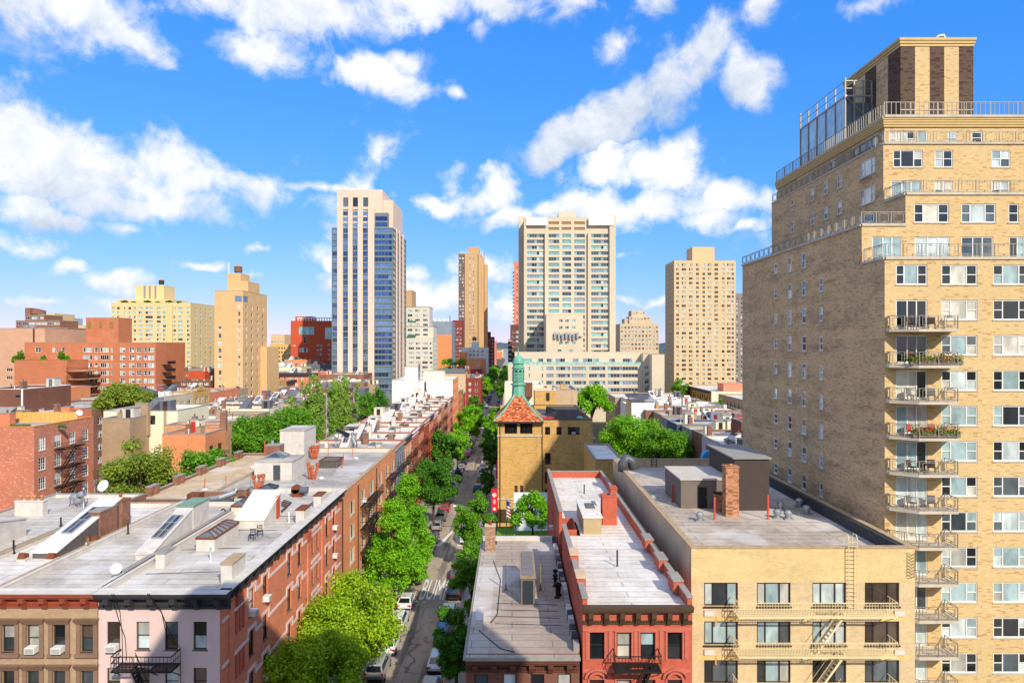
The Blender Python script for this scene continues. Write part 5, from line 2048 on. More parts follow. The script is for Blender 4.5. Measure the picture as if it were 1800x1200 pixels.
def railing(T, pts, z, h=1.05, mat=RAILC, step=1.45, motif=True, name='terrace_railing', bal=0, foot=.08):
    """posts, rails and nested rectangle panels along a polyline; or plain balusters"""
    mb = MB()
    for si, (a, b) in enumerate(zip(pts, pts[1:])):
        a, b = Vector((*a, 0)), Vector((*b, 0))
        L = (b - a).length
        n = max(1, round(L / step))
        for k in range(0 if si == 0 else 1, n + 1):
            p = a + (b - a) * k / n
            mb.bar((p.x, p.y, z), (p.x, p.y, z + h - .03), .06 if k % 2 else .064, mat)
        for zz in (z + h, z + .12):
            mb.bar((a.x, a.y, zz), (b.x, b.y, zz), .055 - .004 * si, mat)
        if bal:
            m = int(L / bal)
            for k in range(m):
                p = a + (b - a) * (k + .5) / m
                mb.bar((p.x, p.y, z + .12), (p.x, p.y, z + h), .045, mat)
        elif motif:
            d = (b - a).normalized()
            for k in range(n):
                c0, c1 = a + (b - a) * (k + .18) / n, a + (b - a) * (k + .82) / n
                for zz in (z + .27, z + h - .13):
                    mb.bar((c0.x, c0.y, zz), (c1.x, c1.y, zz), .035, mat)
                for p in (c0, c1):
                    mb.bar((p.x, p.y, z + .27), (p.x, p.y, z + h - .13), .035, mat)
                q = a + (b - a) * (k + .5) / n
                for zz in (z + .2, z + h - .06):
                    mb.bar((q.x, q.y, zz - .06), (q.x, q.y, zz + .06), .07, mat)
    o = mb.build(name, T.o)
    return o


def kerbstone(T, pts, z, w=.3, h=.18, out=.06):
    mb = MB()
    for si, (a, b) in enumerate(zip(pts, pts[1:])):
        a, b = Vector((*a, z)), Vector((*b, z))
        mb.bar(a, b, w, STONE, h + .012 * si)
    mb.build('terrace_coping', T.o)


tr1 = [(TX, TB), (TX, 56.85), (TX + 3.7, 56.85)]
kerbstone(T, tr1, 41.92)
railing(T, tr1, 41.95)
tr2 = [(TX + .02, 56.8), (TX + .5, TY + .05), (62, TY + .05)]
kerbstone(T, [(TX + .05, 56.8), (TX + .05, TY + .05), (62, TY + .05)], 38.72)
railing(T, [(TX + .1, 56.6), (TX + .1, TY + .08), (62, TY + .08)], 38.8)
kerbstone(T, [(32.8, 60.2), (32.8, 56.85), (62, 56.85)], 44.52)
railing(T, [(32.85, 60.2), (32.85, 56.9), (62, 56.9)], 44.6)
kerbstone(T, [(32.85, TB), (32.85, U), (62, U)], 49.72, .25, .12)
railing(T, [(32.9, TB), (32.9, U + .05), (62, U + .05)], 49.75)
kerbstone(T, [(33.35, TB), (33.35, 61.2), (62, 61.2)], 52.4, .3, .16)
railing(T, [(33.4, TB), (33.4, 61.25), (62, 61.25)], 52.45, 1.25, RAILC, 2.4, False, 'roof_railing', .42)
# corner balconies of the lower block
for k in range(1, 12):
    zf = zrow[k][0] - .75
    if zf < 3:
        break
    xa_, xb_ = TX + .05, wx(1680, TY - 1.4)
    sl = MB()
    P_ = [(xa_, TY - .004), (xa_, TY - .55), (xa_ + 1.6, TY - 1.75), (xb_, TY - 1.75), (xb_ + .15, TY - 1.4), (xb_ + .6, TY - .004)]
    sl.poly([(x, y, zf) for x, y in P_][::-1] if False else [(x, y, zf) for x, y in P_], STONE)
    sl.poly([(x, y, zf - .2) for x, y in P_][::-1], STONE)
    for (a, b) in zip(P_, P_[1:] + P_[:1]):
        sl.poly([(*a, zf - .2), (*b, zf - .2), (*b, zf), (*a, zf)], STONE)
    bo = sl.build('balcony', T.o)
    ro = railing(T, [(xa_ + .08, TY - .1), (xa_ + .08, TY - .5), (xa_ + 1.65, TY - 1.68), (xb_ - .03, TY - 1.68), (xb_ - .03, TY - .1)], zf + .02, 1.0, RAILC, 1.2, True, 'balcony_railing')
for (a, b, zz) in ((48.5, 62, 44.5),):
    T.face('l', B_FRONT, at=a, u0=54.2, u1=61.0, z0=43.0, z1=52.3)
    T.face('f', B_FRONT, at=54.2, u0=a, u1=62, z0=43.0, z1=52.3)
T.done()
# window guards, string lines
# balcony furniture and planting
bz = {}
for k in range(1, 12):
    bz[k] = zrow[k][0] - .75


def planter(x, y, z, w, label, flowers=True, seed=1):
    t = thing('planter_box', label, 'planter', (x, y, z), 'balcony planters')
    mb = MB()
    mb.box(-w / 2, -.14, .05, w / 2, .14, .32, plain('planter_grey', (120, 112, 100), .8, .1))
    for q in (-w / 2 + .1, w / 2 - .2):
        mb.box(q, -.1, 0, q + .1, .1, .05, DARKFR)
    child('box', mb.mesh('box'), t)
    r_ = random.Random(seed)
    lf = MB()
    g1 = leafmat('leaf_balcony', (70, 104, 30), (130, 150, 50))
    g2 = plain('petal_red', (200, 60, 70), .7, .2)
    for q in range(int(220 * w)):
        p = Vector((r_.uniform(-w / 2, w / 2), r_.gauss(0, .13), .3 + abs(r_.gauss(0, .26))))
        d1 = Vector((r_.gauss(0, 1), r_.gauss(0, 1), r_.gauss(0, .6))).normalized() * r_.uniform(.05, .11)
        d2 = d1.orthogonal().normalized() * d1.length * .7
        lf.poly([p - d1, p - d2, p + d1, p + d2], g2 if flowers and r_.random() < .12 else g1)
    child('foliage', lf.mesh('foliage'), t)
    return t


planter(32.2, TY - 1.45, bz[2], 4.0, 'long flower planter on the second balcony from the top of the beige tower', True, 5)
planter(32.2, TY - 1.45, bz[4], 3.6, 'green and red planter on the fourth balcony of the beige tower', True, 6)
planter(44.2, TY + .4, 38.66, 1.4, 'small green planter on the wide terrace of the beige tower', False, 8)


def patio_chair(x, y, z, rz, label, mat):
    t = thing('patio_chair', label, 'chair', (x, y, z), 'balcony chairs', rz)
    for lx in (-.22, .22):
        for ly in (-.22, .22):
            mb = MB()
            mb.bar((lx, ly, 0), (lx, ly, .42), .045, mat)
            child('leg', mb.mesh('leg'), t)
    mb = MB()
    mb.box(-.26, -.26, .40, .26, .26, .46, mat)
    child('seat', mb.mesh('seat'), t)
    mb = MB()
    mb.hexa([(-.26, .2, .46), (.26, .2, .46), (.26, .25, .46), (-.26, .25, .46), (-.26, .3, .95), (.26, .3, .95), (.26, .35, .95), (-.26, .35, .95)], mat)
    child('backrest', mb.mesh('backrest'), t)
    return t


REDP = plain('red_plastic', (186, 54, 44), .5, .08)
WICK = plain('dark_wicker', (70, 56, 46), .85, .2, 6)
GRYP = plain('grey_mesh_seat', (108, 106, 104), .7, .1)
ordn = {1: 'first', 2: 'second', 3: 'third', 4: 'fourth', 5: 'fifth', 6: 'sixth', 7: 'seventh', 8: 'eighth'}
for k, mt, cn in ((1, WICK, 'dark'), (3, GRYP, 'grey'), (4, REDP, 'red'), (5, WICK, 'brown wicker'), (6, GRYP, 'grey mesh')):
    for j, xx in enumerate((30.8, 32.3)):
        patio_chair(xx, TY - .75, bz[k], .5 - j * .9, '%s chair on the %s balcony down, %s side' % (cn, ordn[k], ('wall corner', 'open')[j]), mt)
for k in (4, 5):
    t = thing('patio_table', 'small round table on the %s balcony down' % ordn[k], 'table', (31.55, TY - 1.1, bz[k]))
    mb = MB()
    mb.lathe(0, 0, [(.42, .68), (.45, .70), (.42, .72)], (REDP, WICK)[k - 4], 14)
    child('table_top', mb.mesh('table_top'), t)
    mb = MB()
    mb.lathe(0, 0, [(.22, 0), (.2, .03), (.04, .06), (.04, .68)], BLACK, 8)
    child('pedestal', mb.mesh('pedestal'), t)

# ------------------------------------------------------------------ school with tiled tower roof and copper cupola
B_OCH = brick('ochre_brick', (212, 168, 98), (198, 150, 80), (204, 170, 112), fleck=(164, 116, 64), prob=.10, var=.09, stain=.12, fw=.36, fh=.1)
SY = 120.0
sx0, sx1, sx2 = wx(875, SY), wx(953, SY), wx(1040, SY)
ez = wz(741, SY)
S = Bld('school_building', 'ochre brick school with tiled tower roof and green copper cupola', 'building', sx0, sx2, SY, 150.0, ez)
SW = dict(near=1, fr=DARKFR, gl=[GL_DARK[0], GL_DARK[1], GL_DARK[1]], ft=.1)
tw = [(wx(887, SY), wz(762, SY), wx(909, SY), wz(743, SY), 'strip3', SW), (wx(914, SY), wz(762, SY), wx(936, SY), wz(743, SY), 'strip3', SW)]
for px in (904, 914):
    tw.append((wx(px, SY), wz(867, SY), wx(px + 6, SY), wz(853, SY), 'dh', dict(near=1, fr=plain('tan_frame', (150, 110, 60), .7, .1), gl=GL_DARK)))
S.face('f', B_OCH, tw, u0=sx0, u1=sx1, depth=.25)
WY = SY + .6
wo = []
for px, w in ((958, 9), (978, 9)):
    wo.append((wx(px, WY), wz(764, WY), wx(px + w, WY), wz(750, WY), 'dh', SW))
wo.append((wx(998, WY), wz(764, WY), wx(1019, WY), wz(750, WY), 'strip3', SW))
for y0, y1 in ((796, 816), (829, 850), (859, 871)):
    wo.append((wx(958, WY), wz(y1, WY), wx(968, WY), wz(y0, WY), 'dh', SW))
wz1 = wz(738, WY)
S.face('f', B_OCH, wo, u0=sx1, u1=sx2, at=WY, z1=wz1, depth=.25)
S.face('r', B_OCH, u0=SY, u1=WY, at=sx1, z1=ez)
S.face('l', B_OCH, grid(spread(SY + 9, 149, 6, 2.2), [(2, 4.2), (6.2, 8.4), (10.3, 12.6), (14.3, 16.6)], 'strip3', **SW), depth=.25)
S.face('r', B_ORANGE, u0=WY, z1=wz1)
S.face('k', B_OCH, z1=wz1)
S.roof(R_DARK, wz1 - .8, .8, .4, B_OCH, plain('dark_coping', (64, 60, 58), .7, .1), x0=sx1 - 1, x1=sx2, y0=WY, y1=150, z1=wz1)
st = MB()
for zz in (wz(764, SY), wz(875, SY)):
    st.box(sx0 - .1, SY - .12, zz - .3, sx1 + .1, SY - .004, zz, STONE)
st.build('string_course', S.o)
fr_ = MB()                                            # raised brick frame on the tower face
for xx in (sx0 + .35, sx1 - 1.0):
    fr_.box(xx, SY - .06, wz(873, SY), xx + .25, SY - .005, wz(768, SY), B_OCH)
fr_.build('brick_frame', S.o)
for xx in (sx0 + .4, sx1 + .02):
    dp = MB()
    dp.tube([(xx, SY - .12, 0), (xx, SY - .12, ez - .3)], .09, plain('olive_pipe', (96, 80, 50), .7, .1), 6)
    dp.build('downpipe', S.o)
# flared hip roof: each course of tiles stepped, built tile by tile on the front slope
ex0, ex1 = wx(868, SY - .8), wx(955, SY - .8)
ey0, ey1 = SY - .9, SY + 11.5
cxr, cyr = (ex0 + ex1) / 2, SY + 4.3
hw, hd = (ex1 - ex0) / 2, cyr - ey0
apex = wz(685, cyr)
eave = ez + .1


def prof(t):
    """0 at the eave, 1 at the apex: fraction of the half width left, and height"""
    w = (1 - t) ** 1.0 * (1 - .16 * math.sin(math.pi * t))
    return w, eave + (apex - eave) * t


TILES = [plain('roof_tile_orange', (206, 118, 70), .8, .12, 3), plain('roof_tile_red', (176, 84, 54), .8, .12, 3), plain('roof_tile_straw', (224, 160, 100), .8, .12, 3), plain('roof_tile_brown', (140, 70, 48), .8, .12, 3)]
base_ = MB()
rings = []
N_ = 24
for i in range(N_ + 1):
    w, z = prof(i / N_)
    w = max(w, .1)
    bx = (ey1 - cyr)
    rings.append([(cxr - hw * w, cyr - hd * w, z - .05), (cxr + hw * w, cyr - hd * w, z - .05), (cxr + hw * w, cyr + bx * w, z - .05), (cxr - hw * w, cyr + bx * w, z - .05)])
for a, b in zip(rings, rings[1:]):
    for j in range(4):
        base_.poly([a[j], a[(j + 1) % 4], b[(j + 1) % 4], b[j]], TILES[1])
base_.poly(rings[0][::-1], DARKFR)
rfo = base_.build('tower_roof', S.o)
r_ = random.Random(12)
TM = {}
nt = 0
stf = MB()
for side in range(4):
    for i in range(N_ - 1):
        a, b = rings[i], rings[i + 1]
        p0, p1, q0, q1 = [Vector(v) for v in (a[side], a[(side + 1) % 4], b[side], b[(side + 1) % 4])]
        L = (p1 - p0).length
        n = max(1, int(L / .36))
        nrm = (p1 - p0).cross(q0 - p0).normalized()
        for k in range(n):
            t0, t1 = (k + .04) / n, (k + .96) / n
            pts = [p0.lerp(p1, t0), p0.lerp(p1, t1), q0.lerp(q1, t1), q0.lerp(q1, t0)]
            low = .10 + .03 * r_.random()
            top = [pts[0] + nrm * low, pts[1] + nrm * low, pts[2] + nrm * .06, pts[3] + nrm * .06]
            m_ = TILES[r_.choice((0, 0, 0, 0, 1, 1, 2, 3))]
            if False:
                nt += 1
                mb = MB()
                mb.hexa(pts + top, m_, 'b')
                mb.build('tile', rfo)
            else:
                stf.hexa(pts + top, m_, 'b')
tag(stf.build('tile_field', rfo), kind='stuff')
hp = MB()
for j in range(4):
    hp.tube([Vector(r2[j]) + Vector((0, 0, .12)) for r2 in rings], .16, COPPER, 8)
hp.build('hip_ridge', rfo)
ga = MB()
ga.box(ex0 - .06, ey0 - .06, eave - .28, ex1 + .06, ey0 + .2, eave - .02, DARKFR)
ga.box(ex1 - .2, ey0 + .2, eave - .28, ex1 + .06, ey1, eave - .02, COPPER)
ga.box(ex0 - .06, ey0 + .2, eave - .28, ex0 + .2, ey1, eave - .02, DARKFR)
ga.build('gutter', rfo)
# copper cupola
cu = MB()
zc = wz(698, cyr)
zb2 = wz(676, cyr)
cw = (wx(919, cyr) - wx(898, cyr)) / 2


def oct_(mb, r0, z0, r1, z1, mat, n=8, rot=math.pi / 8):
    mb.tube([(cxr, cyr, z0), (cxr, cyr, z1)], [r0, r1], mat, n)


oct_(cu, cw * 1.12, zc - 1.2, cw * 1.02, zb2, COPPER)
oct_(cu, cw * 1.28, zb2, cw * 1.28, zb2 + .25, COPPER)
oct_(cu, cw * .95, zb2 + .25, cw * .92, wz(648, cyr), COPPER)
zt1 = wz(648, cyr)
oct_(cu, cw * 1.08, zt1, cw * 1.12, zt1 + .3, COPPER)
oct_(cu, cw * .88, zt1 + .3, cw * .86, zt1 + .95, COPPER)
oct_(cu, cw * 1.05, zt1 + .95, cw * 1.05, zt1 + 1.15, COPPER)
co = cu.build('cupola', S.o)
dm = MB()
zd = zt1 + 1.15
dm.lathe(cxr, cyr, [(cw * .95, zd), (cw * .9, zd + .45), (cw * .72, zd + .9), (cw * .42, zd + 1.2), (.14, zd + 1.35), (.1, zd + 1.6), (.18, zd + 1.75), (.08, zd + 1.95), (.03, zd + 2.7)], COPPER, 8)
dm.build('dome', co)
for j in range(8):                                    # arched louvre openings
    a = math.pi * 2 * (j + .5) / 8
    rr = cw * .90
    d = Vector((math.cos(a), math.sin(a), 0))
    tn = Vector((-d.y, d.x, 0))
    lb = MB()
    z0, z1 = zb2 + .55, zt1 - .5
    c = Vector((cxr, cyr, 0)) + d * rr
    for sgn in (-1, 1):
        q = c + tn * sgn * .34
        lb.bar((q.x, q.y, z0), (q.x, q.y, z1), .1, COPPER)
    for k in range(7):
        zz = z0 + (z1 - z0) * k / 7
        lb.hexa([tuple(c + tn * -.3 + d * .12 + Vector((0, 0, zz))), tuple(c + tn * .3 + d * .12 + Vector((0, 0, zz))), tuple(c + tn * .3 + d * .03 + Vector((0, 0, zz + .10))), tuple(c - tn * .3 + d * .03 + Vector((0, 0, zz + .10))),
                 tuple(c + tn * -.3 + d * .12 + Vector((0, 0, zz + .05))), tuple(c + tn * .3 + d * .12 + Vector((0, 0, zz + .05))), tuple(c + tn * .3 + d * .03 + Vector((0, 0, zz + .15))), tuple(c - tn * .3 + d * .03 + Vector((0, 0, zz + .15)))], COPPER)
    for k in range(6):
        a0, a1 = math.pi * k / 6, math.pi * (k + 1) / 6
        p0 = c + tn * math.cos(a0) * .34 + Vector((0, 0, z1 + math.sin(a0) * .34))
        p1 = c + tn * math.cos(a1) * .34 + Vector((0, 0, z1 + math.sin(a1) * .34))
        lb.bar(p0, p1, .1, COPPER)
    lb.poly([c - tn * .32 + d * .02 + Vector((0, 0, z0)), c + tn * .32 + d * .02 + Vector((0, 0, z0)), c + tn * .32 + d * .02 + Vector((0, 0, z1 + .2)), c - tn * .32 + d * .02 + Vector((0, 0, z1 + .2))], BLACK)  # black sheet painted in for the shade between the slats
    lb.build('louvre', co)
# back roofs: dark deck, red cover, stair
rb_ = MB()
zz = wz1 - .8
rb_.hexa([(sx1 + 1.5, 127, zz), (sx1 + 7.5, 127, zz), (sx1 + 7.5, 139, zz + .1), (sx1 + 1.5, 139, zz + .1), (sx1 + 3.2, 129.5, zz + 1.7), (sx1 + 7.3, 129.5, zz + 1.7), (sx1 + 7.3, 138, zz + 1.7), (sx1 + 1.6, 138, zz + 1.7)], plain('bitumen_slope', (84, 74, 68), .85, .15, 1), 'b')
rb_.build('sloped_deck', S.o)
rc = MB()
rc.box(sx1 + .2, 126, zz, sx1 + 2.6, 128.5, zz + .6, plain('red_tarpaulin', (190, 66, 60), .7, .1), 'b')
rc.build('red_cover', S.o)
hb2 = MB()
hb2.lathe(sx1 + 7.0, 123.5, [(.6, zz + .8), (.6, zz + .95), (.35, zz + 1.15), (.03, zz + 1.25)], COPPER, 14)
hb2.build('roof_dome', S.o)
S.done()
air_conditioner((wx(1008, WY), WY + .1, wz(764, WY) + .1), 0, 'white air conditioner in the wide top window of the ochre school wing')
# ochre stair house and tan walls behind the school
B = Bld('stair_house', 'ochre brick roof house with dark door behind the school', 'building', wx(940, 158), wx(978, 158), 158, 166, wz(686, 158))
B.box4(B_OCH)
B.roof(R_WHITE, None, .3, .3, B_OCH, WHITE)
d_ = MB()
d_.box(wx(960, 158), 157.9, wz(704, 158), wx(966, 158), 157.996, wz(690, 158), DARKFR)
d_.build('door', B.o)
B.done()
B = Bld('walk_up_house', 'cream walled walk-up with pale roof behind the copper cupola', 'building', wx(887, 176), wx(955, 176), 176, 192, wz(676, 176))
cr_ = plain('cream_render', (232, 220, 188))
B.box4(cr_)
B.roof(R_WHITE, None, .5, .3, cr_, WHITE)
chimney(B, wx(928, 176), 175, wz(696, 176), 2.2, 2.0, wz(672, 176) - wz(696, 176), B_BROWN)
B.done()
B = Bld('walk_up_house', 'weathered tan blank wall right of the stair house', 'building', wx(978, 168), wx(1015, 168), 168, 186, wz(685, 168))
tw_ = plain('weathered_tan_render', (192, 166, 134), .9, .12, .5, streak=.4)
B.box4(tw_)
B.roof(R_GREY, None, .4, .3, tw_, GREYST)
chimney(B, wx(990, 168), 169, B.z1 - .4, 1.2, 1.2, 1.8, B_OCH)
B.done()
# low white-roofed wing between school and yellow house
B = Bld('school_annex', 'low annex with pale slab roof between school and yellow house', 'building', wx(1041, 104), wx(1088, 104), 100, 116, wz(800, 104))
B.box4(B_OCH)
B.roof(R_WHITE, None, .2, .2, B_OCH, GREYST)
B.done()
# yard: turf, white canopy with blue-grey posts, flagpole, banners
sheet('turf', -2.6, 9.5, 86.5, 119, .05, plain('artificial_turf', (96, 150, 44), .9, .1, 1))
cn = thing('canopy', 'white panelled canopy over the school yard', 'canopy', (wx(935, 112), 112, 0))
CANW = plain('canopy_white', (204, 212, 210), .5, .05, .5)
ca0, ca1 = wx(903, 112), wx(984, 112)
for k, (z0, z1, yy) in enumerate(((wz(887, 112), wz(871, 112), 114.5), (wz(921, 110), wz(890, 110), 112.2), (wz(934, 109), wz(922, 109), 110.6))):
    mb = MB()
    n = 9
    for i in range(n):
        a, b = ca0 + (ca1 - ca0) * i / n + .015, ca0 + (ca1 - ca0) * (i + 1) / n - .015
        mb.hexa([(a, yy - 1.0, z0), (b, yy - 1.0, z0), (b, yy - .8, z0), (a, yy - .8, z0), (a, yy, z1), (b, yy, z1), (b, yy + .2, z1), (a, yy + .2, z1)], CANW)
    mb.build('panel_row', cn)
for xx in (ca0 + .1, (ca0 + ca1) / 2, ca1 - .1):
    mb = MB()
    mb.box(xx - .1, 109.6, 0.05, xx + .1, 109.8, wz(934, 109), plain('canopy_post', (120, 140, 160), .5, .05))
    mb.build('post', cn)
fp = thing('flagpole', 'thin metal flagpole with drooping flag in the school yard', 'flagpole', (wx(890, 98), 98, 0.05))
mb = MB()
zt_ = wz(876, 98)
mb.tube([(0, 0, 0), (0, 0, zt_)], [.09, .05], STEEL, 8)
mb.lathe(0, 0, [(.09, zt_), (.12, zt_ + .1), (.02, zt_ + .2)], GOLD, 8)
child('pole', mb.mesh('pole'), fp)
fg = MB()
fl_r, fl_w, fl_b = plain('flag_red', (190, 50, 56), .8, .05), plain('flag_white', (226, 224, 224), .8, .05), plain('flag_blue', (50, 60, 130), .8, .05)
for i in range(10):
    for j in range(4):
        x0, x1 = .05 + j * .14, .05 + (j + 1) * .14
        f_ = lambda x, z: (x, .12 * math.sin(x * 14 + z * 2), zt_ - .3 - z - x * .5)
        m_ = fl_b if i < 3 and j < 3 else (fl_r if (i % 2 == 0) else fl_w)
        a, b = i * .23, (i + 1) * .23
        fg.poly([f_(x0, b), f_(x1, b), f_(x1, a), f_(x0, a)], m_)
        fg.poly([Vector(f_(x0, a)) + Vector((0, .02, 0)), Vector(f_(x1, a)) + Vector((0, .02, 0)), Vector(f_(x1, b)) + Vector((0, .02, 0)), Vector(f_(x0, b)) + Vector((0, .02, 0))], m_)
child('flag', fg.mesh('flag'), fp)
BANR = plain('banner_red', (206, 36, 52), .7, .05)
for k, (px, y0, y1, Y) in enumerate(((869, 858, 899, 112), (876.5, 808, 840, 134))):
    t = thing('banner', ('near', 'far')[k] + ' red banner with white disc hung from the school street front', 'banner', (wx(px, Y), Y, wz(y1, Y)))
    h = wz(y0, Y) - wz(y1, Y)
    w = 1.0
    mb = MB()
    mb.box(-w / 2, -.02, 0, w / 2, .02, h, BANR)
    child('cloth', mb.mesh('cloth'), t)
    mb = MB()
    n = 16
    rr = .36
    zc_ = h * .72
    for i in range(n):
        a0, a1 = 2 * math.pi * i / n, 2 * math.pi * (i + 1) / n
        if i % 4 == 1:
            continue
        mb.poly([(0.0, -.026, zc_), (math.cos(a1) * rr, -.026, zc_ + math.sin(a1) * rr), (math.cos(a0) * rr, -.026, zc_ + math.sin(a0) * rr)][::-1], WHITE)
    for q in range(4):
        mb.box(-.22 + .05 * (q % 2), -.028, h * .5 - q * .2, .2, -.024, h * .5 - q * .2 + .09, WHITE)
    for i in range(n):
        a0, a1 = 2 * math.pi * i / n, 2 * math.pi * (i + 1) / n
        mb.poly([(0.0, -.026, h * .12), (math.cos(a1) * .24, -.026, h * .12 + math.sin(a1) * .24), (math.cos(a0) * .24, -.026, h * .12 + math.sin(a0) * .24)][::-1], WHITE)
    child('emblem', mb.mesh('emblem'), t)
    mb = MB()
    mb.bar((w / 2 + .5, 0, h + .03), (-w / 2 - .1, 0, h + .03), .05, BLACK)
    mb.bar((w / 2 + .5, 0, h + 1.0), (-w / 2, 0, h + .05), .03, BLACK)
    child('bracket', mb.mesh('bracket'), t)

# ------------------------------------------------------------------ towers further off
def tower(name, label, px0, px1, py, Y, depth, mat, cat='building', z0=0.0, side=None, **kw):
    return Bld(name, label, cat, wx(px0, Y), wx(px1, Y), Y, Y + depth, wz(py, Y), z0)


def shaft(B, mat, fops, lops=(), rops=(), roofm=None, par=.8, cop=None, depth=.25, back=None):
    B.face('f', mat, fops, depth=depth)
    B.face('l', mat, lops, depth=depth)
    B.face('r', mat, rops, depth=depth)
    B.face('k', back or mat)
    B.roof(roofm or R_GREY, None, par, .4, mat, cop or mat)


def topbox(B, px0, px1, py, Y, d, mat, zb, name='plant_house', cop=None):
    mb = MB()
    mb.box(wx(px0, Y), Y, zb - .1, wx(px1, Y), Y + d, wz(py, Y), mat, 'b')
    o = mb.build(name, B.o)
    if cop:
        c = MB()
        c.box(wx(px0, Y) - .15, Y - .15, wz(py, Y), wx(px1, Y) + .15, Y + d + .15, wz(py, Y) + .35, cop)
        c.build('coping', o)
    return o


def tank(B, x, y, z, r, h, mat=None):
    m = mat or plain('tank_boards', (120, 88, 60), .85, .2, 2)
    mb = MB()
    for k in range(4):
        a = math.pi / 4 + k * math.pi / 2
        mb.bar((x + r * .7 * math.cos(a), y + r * .7 * math.sin(a), z - .1), (x + r * .7 * math.cos(a), y + r * .7 * math.sin(a), z + 1.2), .25, DARKFR)
    mb.lathe(x, y, [(r, z + 1.2), (r * .96, z + 1.2 + h)], m, 14)
    o = mb.build('water_tank', B.o)
    c = MB()
    c.lathe(x, y, [(r * 1.1, z + 1.2 + h), (.05, z + 1.2 + h + r * .6)], plain('tank_roof', (200, 130, 70), .8, .1), 14)
    c.build('tank_roof', o)
    return o


FW = dict(fr=WHITE, gl=GL_MIX, ft=.12)

# glass and limestone tower
Y = 367
PINKL = plain('pink_limestone', (220, 194, 172), .8, .05, .08)
SPAN = plain('grey_green_spandrel', (112, 122, 122), .5, .08, .3)
B = tower('glass_tower', 'tall glass apartment tower with pale pink stone piers', 583, 690, 400, Y, 47, PINKL)
zt = B.z1
pit = 10.12 * Y / 1200
nfl = int((zt - 3) / pit)
gw = dict(fr=plain('tower_mullion', (120, 134, 142), .5, .05), gl=GL_BLUE, ft=.14)
rows = [(zt - .6 - pit * i - pit * .72, zt - .6 - pit * i) for i in range(nfl)]
cols = [(584, 593, 'strip2'), (603, 612, 'pair'), (620, 629, 'pair'), (638, 647, 'pair'), (658, 689, 'strip5')]
ops = [(wx(a, Y), r0, wx(b, Y), r1, st, gw) for a, b, st in cols for r0, r1 in rows]
B.face('f', SPAN, ops, depth=.35)
rops = [(y0, r0, y1, r1, 'strip4', gw) for y0, y1 in ((Y + 1, Y + 11), (Y + 13.5, Y + 21), (Y + 24, Y + 33), (Y + 36, Y + 46)) for r0, r1 in rows]
B.face('r', SPAN, rops, depth=.35)
B.face('l', SPAN)
B.face('k', SPAN)
B.roof(R_GREY, None, .8, .4, PINKL, PINKL)
pr = [(593, 603), (612, 620), (629, 638), (647, 658)]
for a, b in pr:
    p = MB()
    p.box(wx(a, Y), Y - .6, 0, wx(b, Y), Y - .002, wz(364, Y), PINKL)
    p.build('stone_pier', B.o)
for ya, yb in ((Y + 11, Y + 13.5), (Y + 21, Y + 24), (Y + 33, Y + 36)):
    p = MB()
    p.box(B.x1 + .002, ya, 0, B.x1 + .6, yb, zt + 1.5, PINKL)
    p.build('stone_pier', B.o)
# crown
zc = wz(333, Y)
cr = MB()
cr.box(wx(592, Y), Y + .5, zt - .5, wx(672, Y), Y + 30, zc, PINKL, 'b')
co = cr.build('crown', B.o)
for a, b in ((603, 612), (620, 629), (638, 647)):
    for zz in range(3):
        w = far_window('pair', wx(b, Y) - wx(a, Y), pit * .72, gw['fr'], GL_BLUE)[1]
        child('window', w, co, ((wx(a, Y) + wx(b, Y)) / 2 - B.o.location.x, Y + .44 - B.o.location.y, zt + .4 + pit * zz - B.o.location.z))
    w = far_window('one', wx(b, Y) - wx(a, Y), 5, gw['fr'], GL_DARK)[1]
    child('window', w, co, ((wx(a, Y) + wx(b, Y)) / 2 - B.o.location.x, Y + .44 - B.o.location.y, wz(363, Y) - B.o.location.z))
lip = MB()
lip.box(wx(592, Y) - .4, Y - .1, wz(368, Y), wx(659, Y), Y + .5, wz(364, Y), PINKL)
lip.build('ledge', B.o)
c2 = MB()
c2.box(wx(672, Y) + .01, Y + 3, zt - .5, wx(689.5, Y), Y + 34, wz(350, Y), PINKL, 'b')
c2.build('crown_step', B.o)
c3 = MB()
c3.box(wx(659, Y), Y + .1, zt - .4, wx(682, Y), Y + 2.99, wz(374, Y), SPAN, 'b')
for zz in range(2):
    c3.box(wx(660, Y), Y + .02, zt + .6 + zz * 3.2, wx(681, Y), Y + .098, zt + 2.8 + zz * 3.2, GL_BLUE[zz])
c3.build('glazed_step', B.o)
bm = MB()
bm.bar((wx(604, Y), Y + 6, zc), (wx(602, Y), Y + 6, zc + 3.2), .25, WHITE)
bm.bar((wx(603, Y), Y + 6, zc + 1.6), (wx(640, Y), Y + 6, zc + .6), .5, WHITE, .9)
bm.build('window_cleaning_rig', co)
B.done()

# tan slab behind
Y = 600
TANB = plain('tan_concrete', (196, 160, 116), .85, .06, .05)
TAN_SHADE = plain('tan_painted_shade', (120, 92, 70), .85, .06, .05)  # darker tone carries the shade of the recessed balcony strip in its colour
B = tower('slab_tower', 'slender tan brick tower standing over the end of the street', 806, 846, 446, Y, 24, TANB)
rows = floors(B.z1 - 3, 3.0, 34, 1.7)
ops = grid(cen([wx(826, Y), wx(832, Y)], .9), rows, 'one', **FW)
B.face('f', TANB, ops, u0=wx(817, Y))
B.face('f', TAN_SHADE, grid(cen([wx(809, Y), wx(814, Y)], 1.7), rows, 'strip2', fr=WHITE, gl=GL_MIX), u1=wx(817, Y), at=Y + .6)
B.box4(TANB, skip='f')
B.roof(R_GREY, None, .8, .4, TANB, TANB)
for a, b, d, h in ((841, 843, 1.2, 0), (846, 850, -4, 3), (850.5, 856, -10, 8)):
    p = MB()
    p.box(wx(a, Y), Y - d, 0, wx(b, Y), Y + 20, B.z1 - h, TANB)
    p.build('fin', B.o)
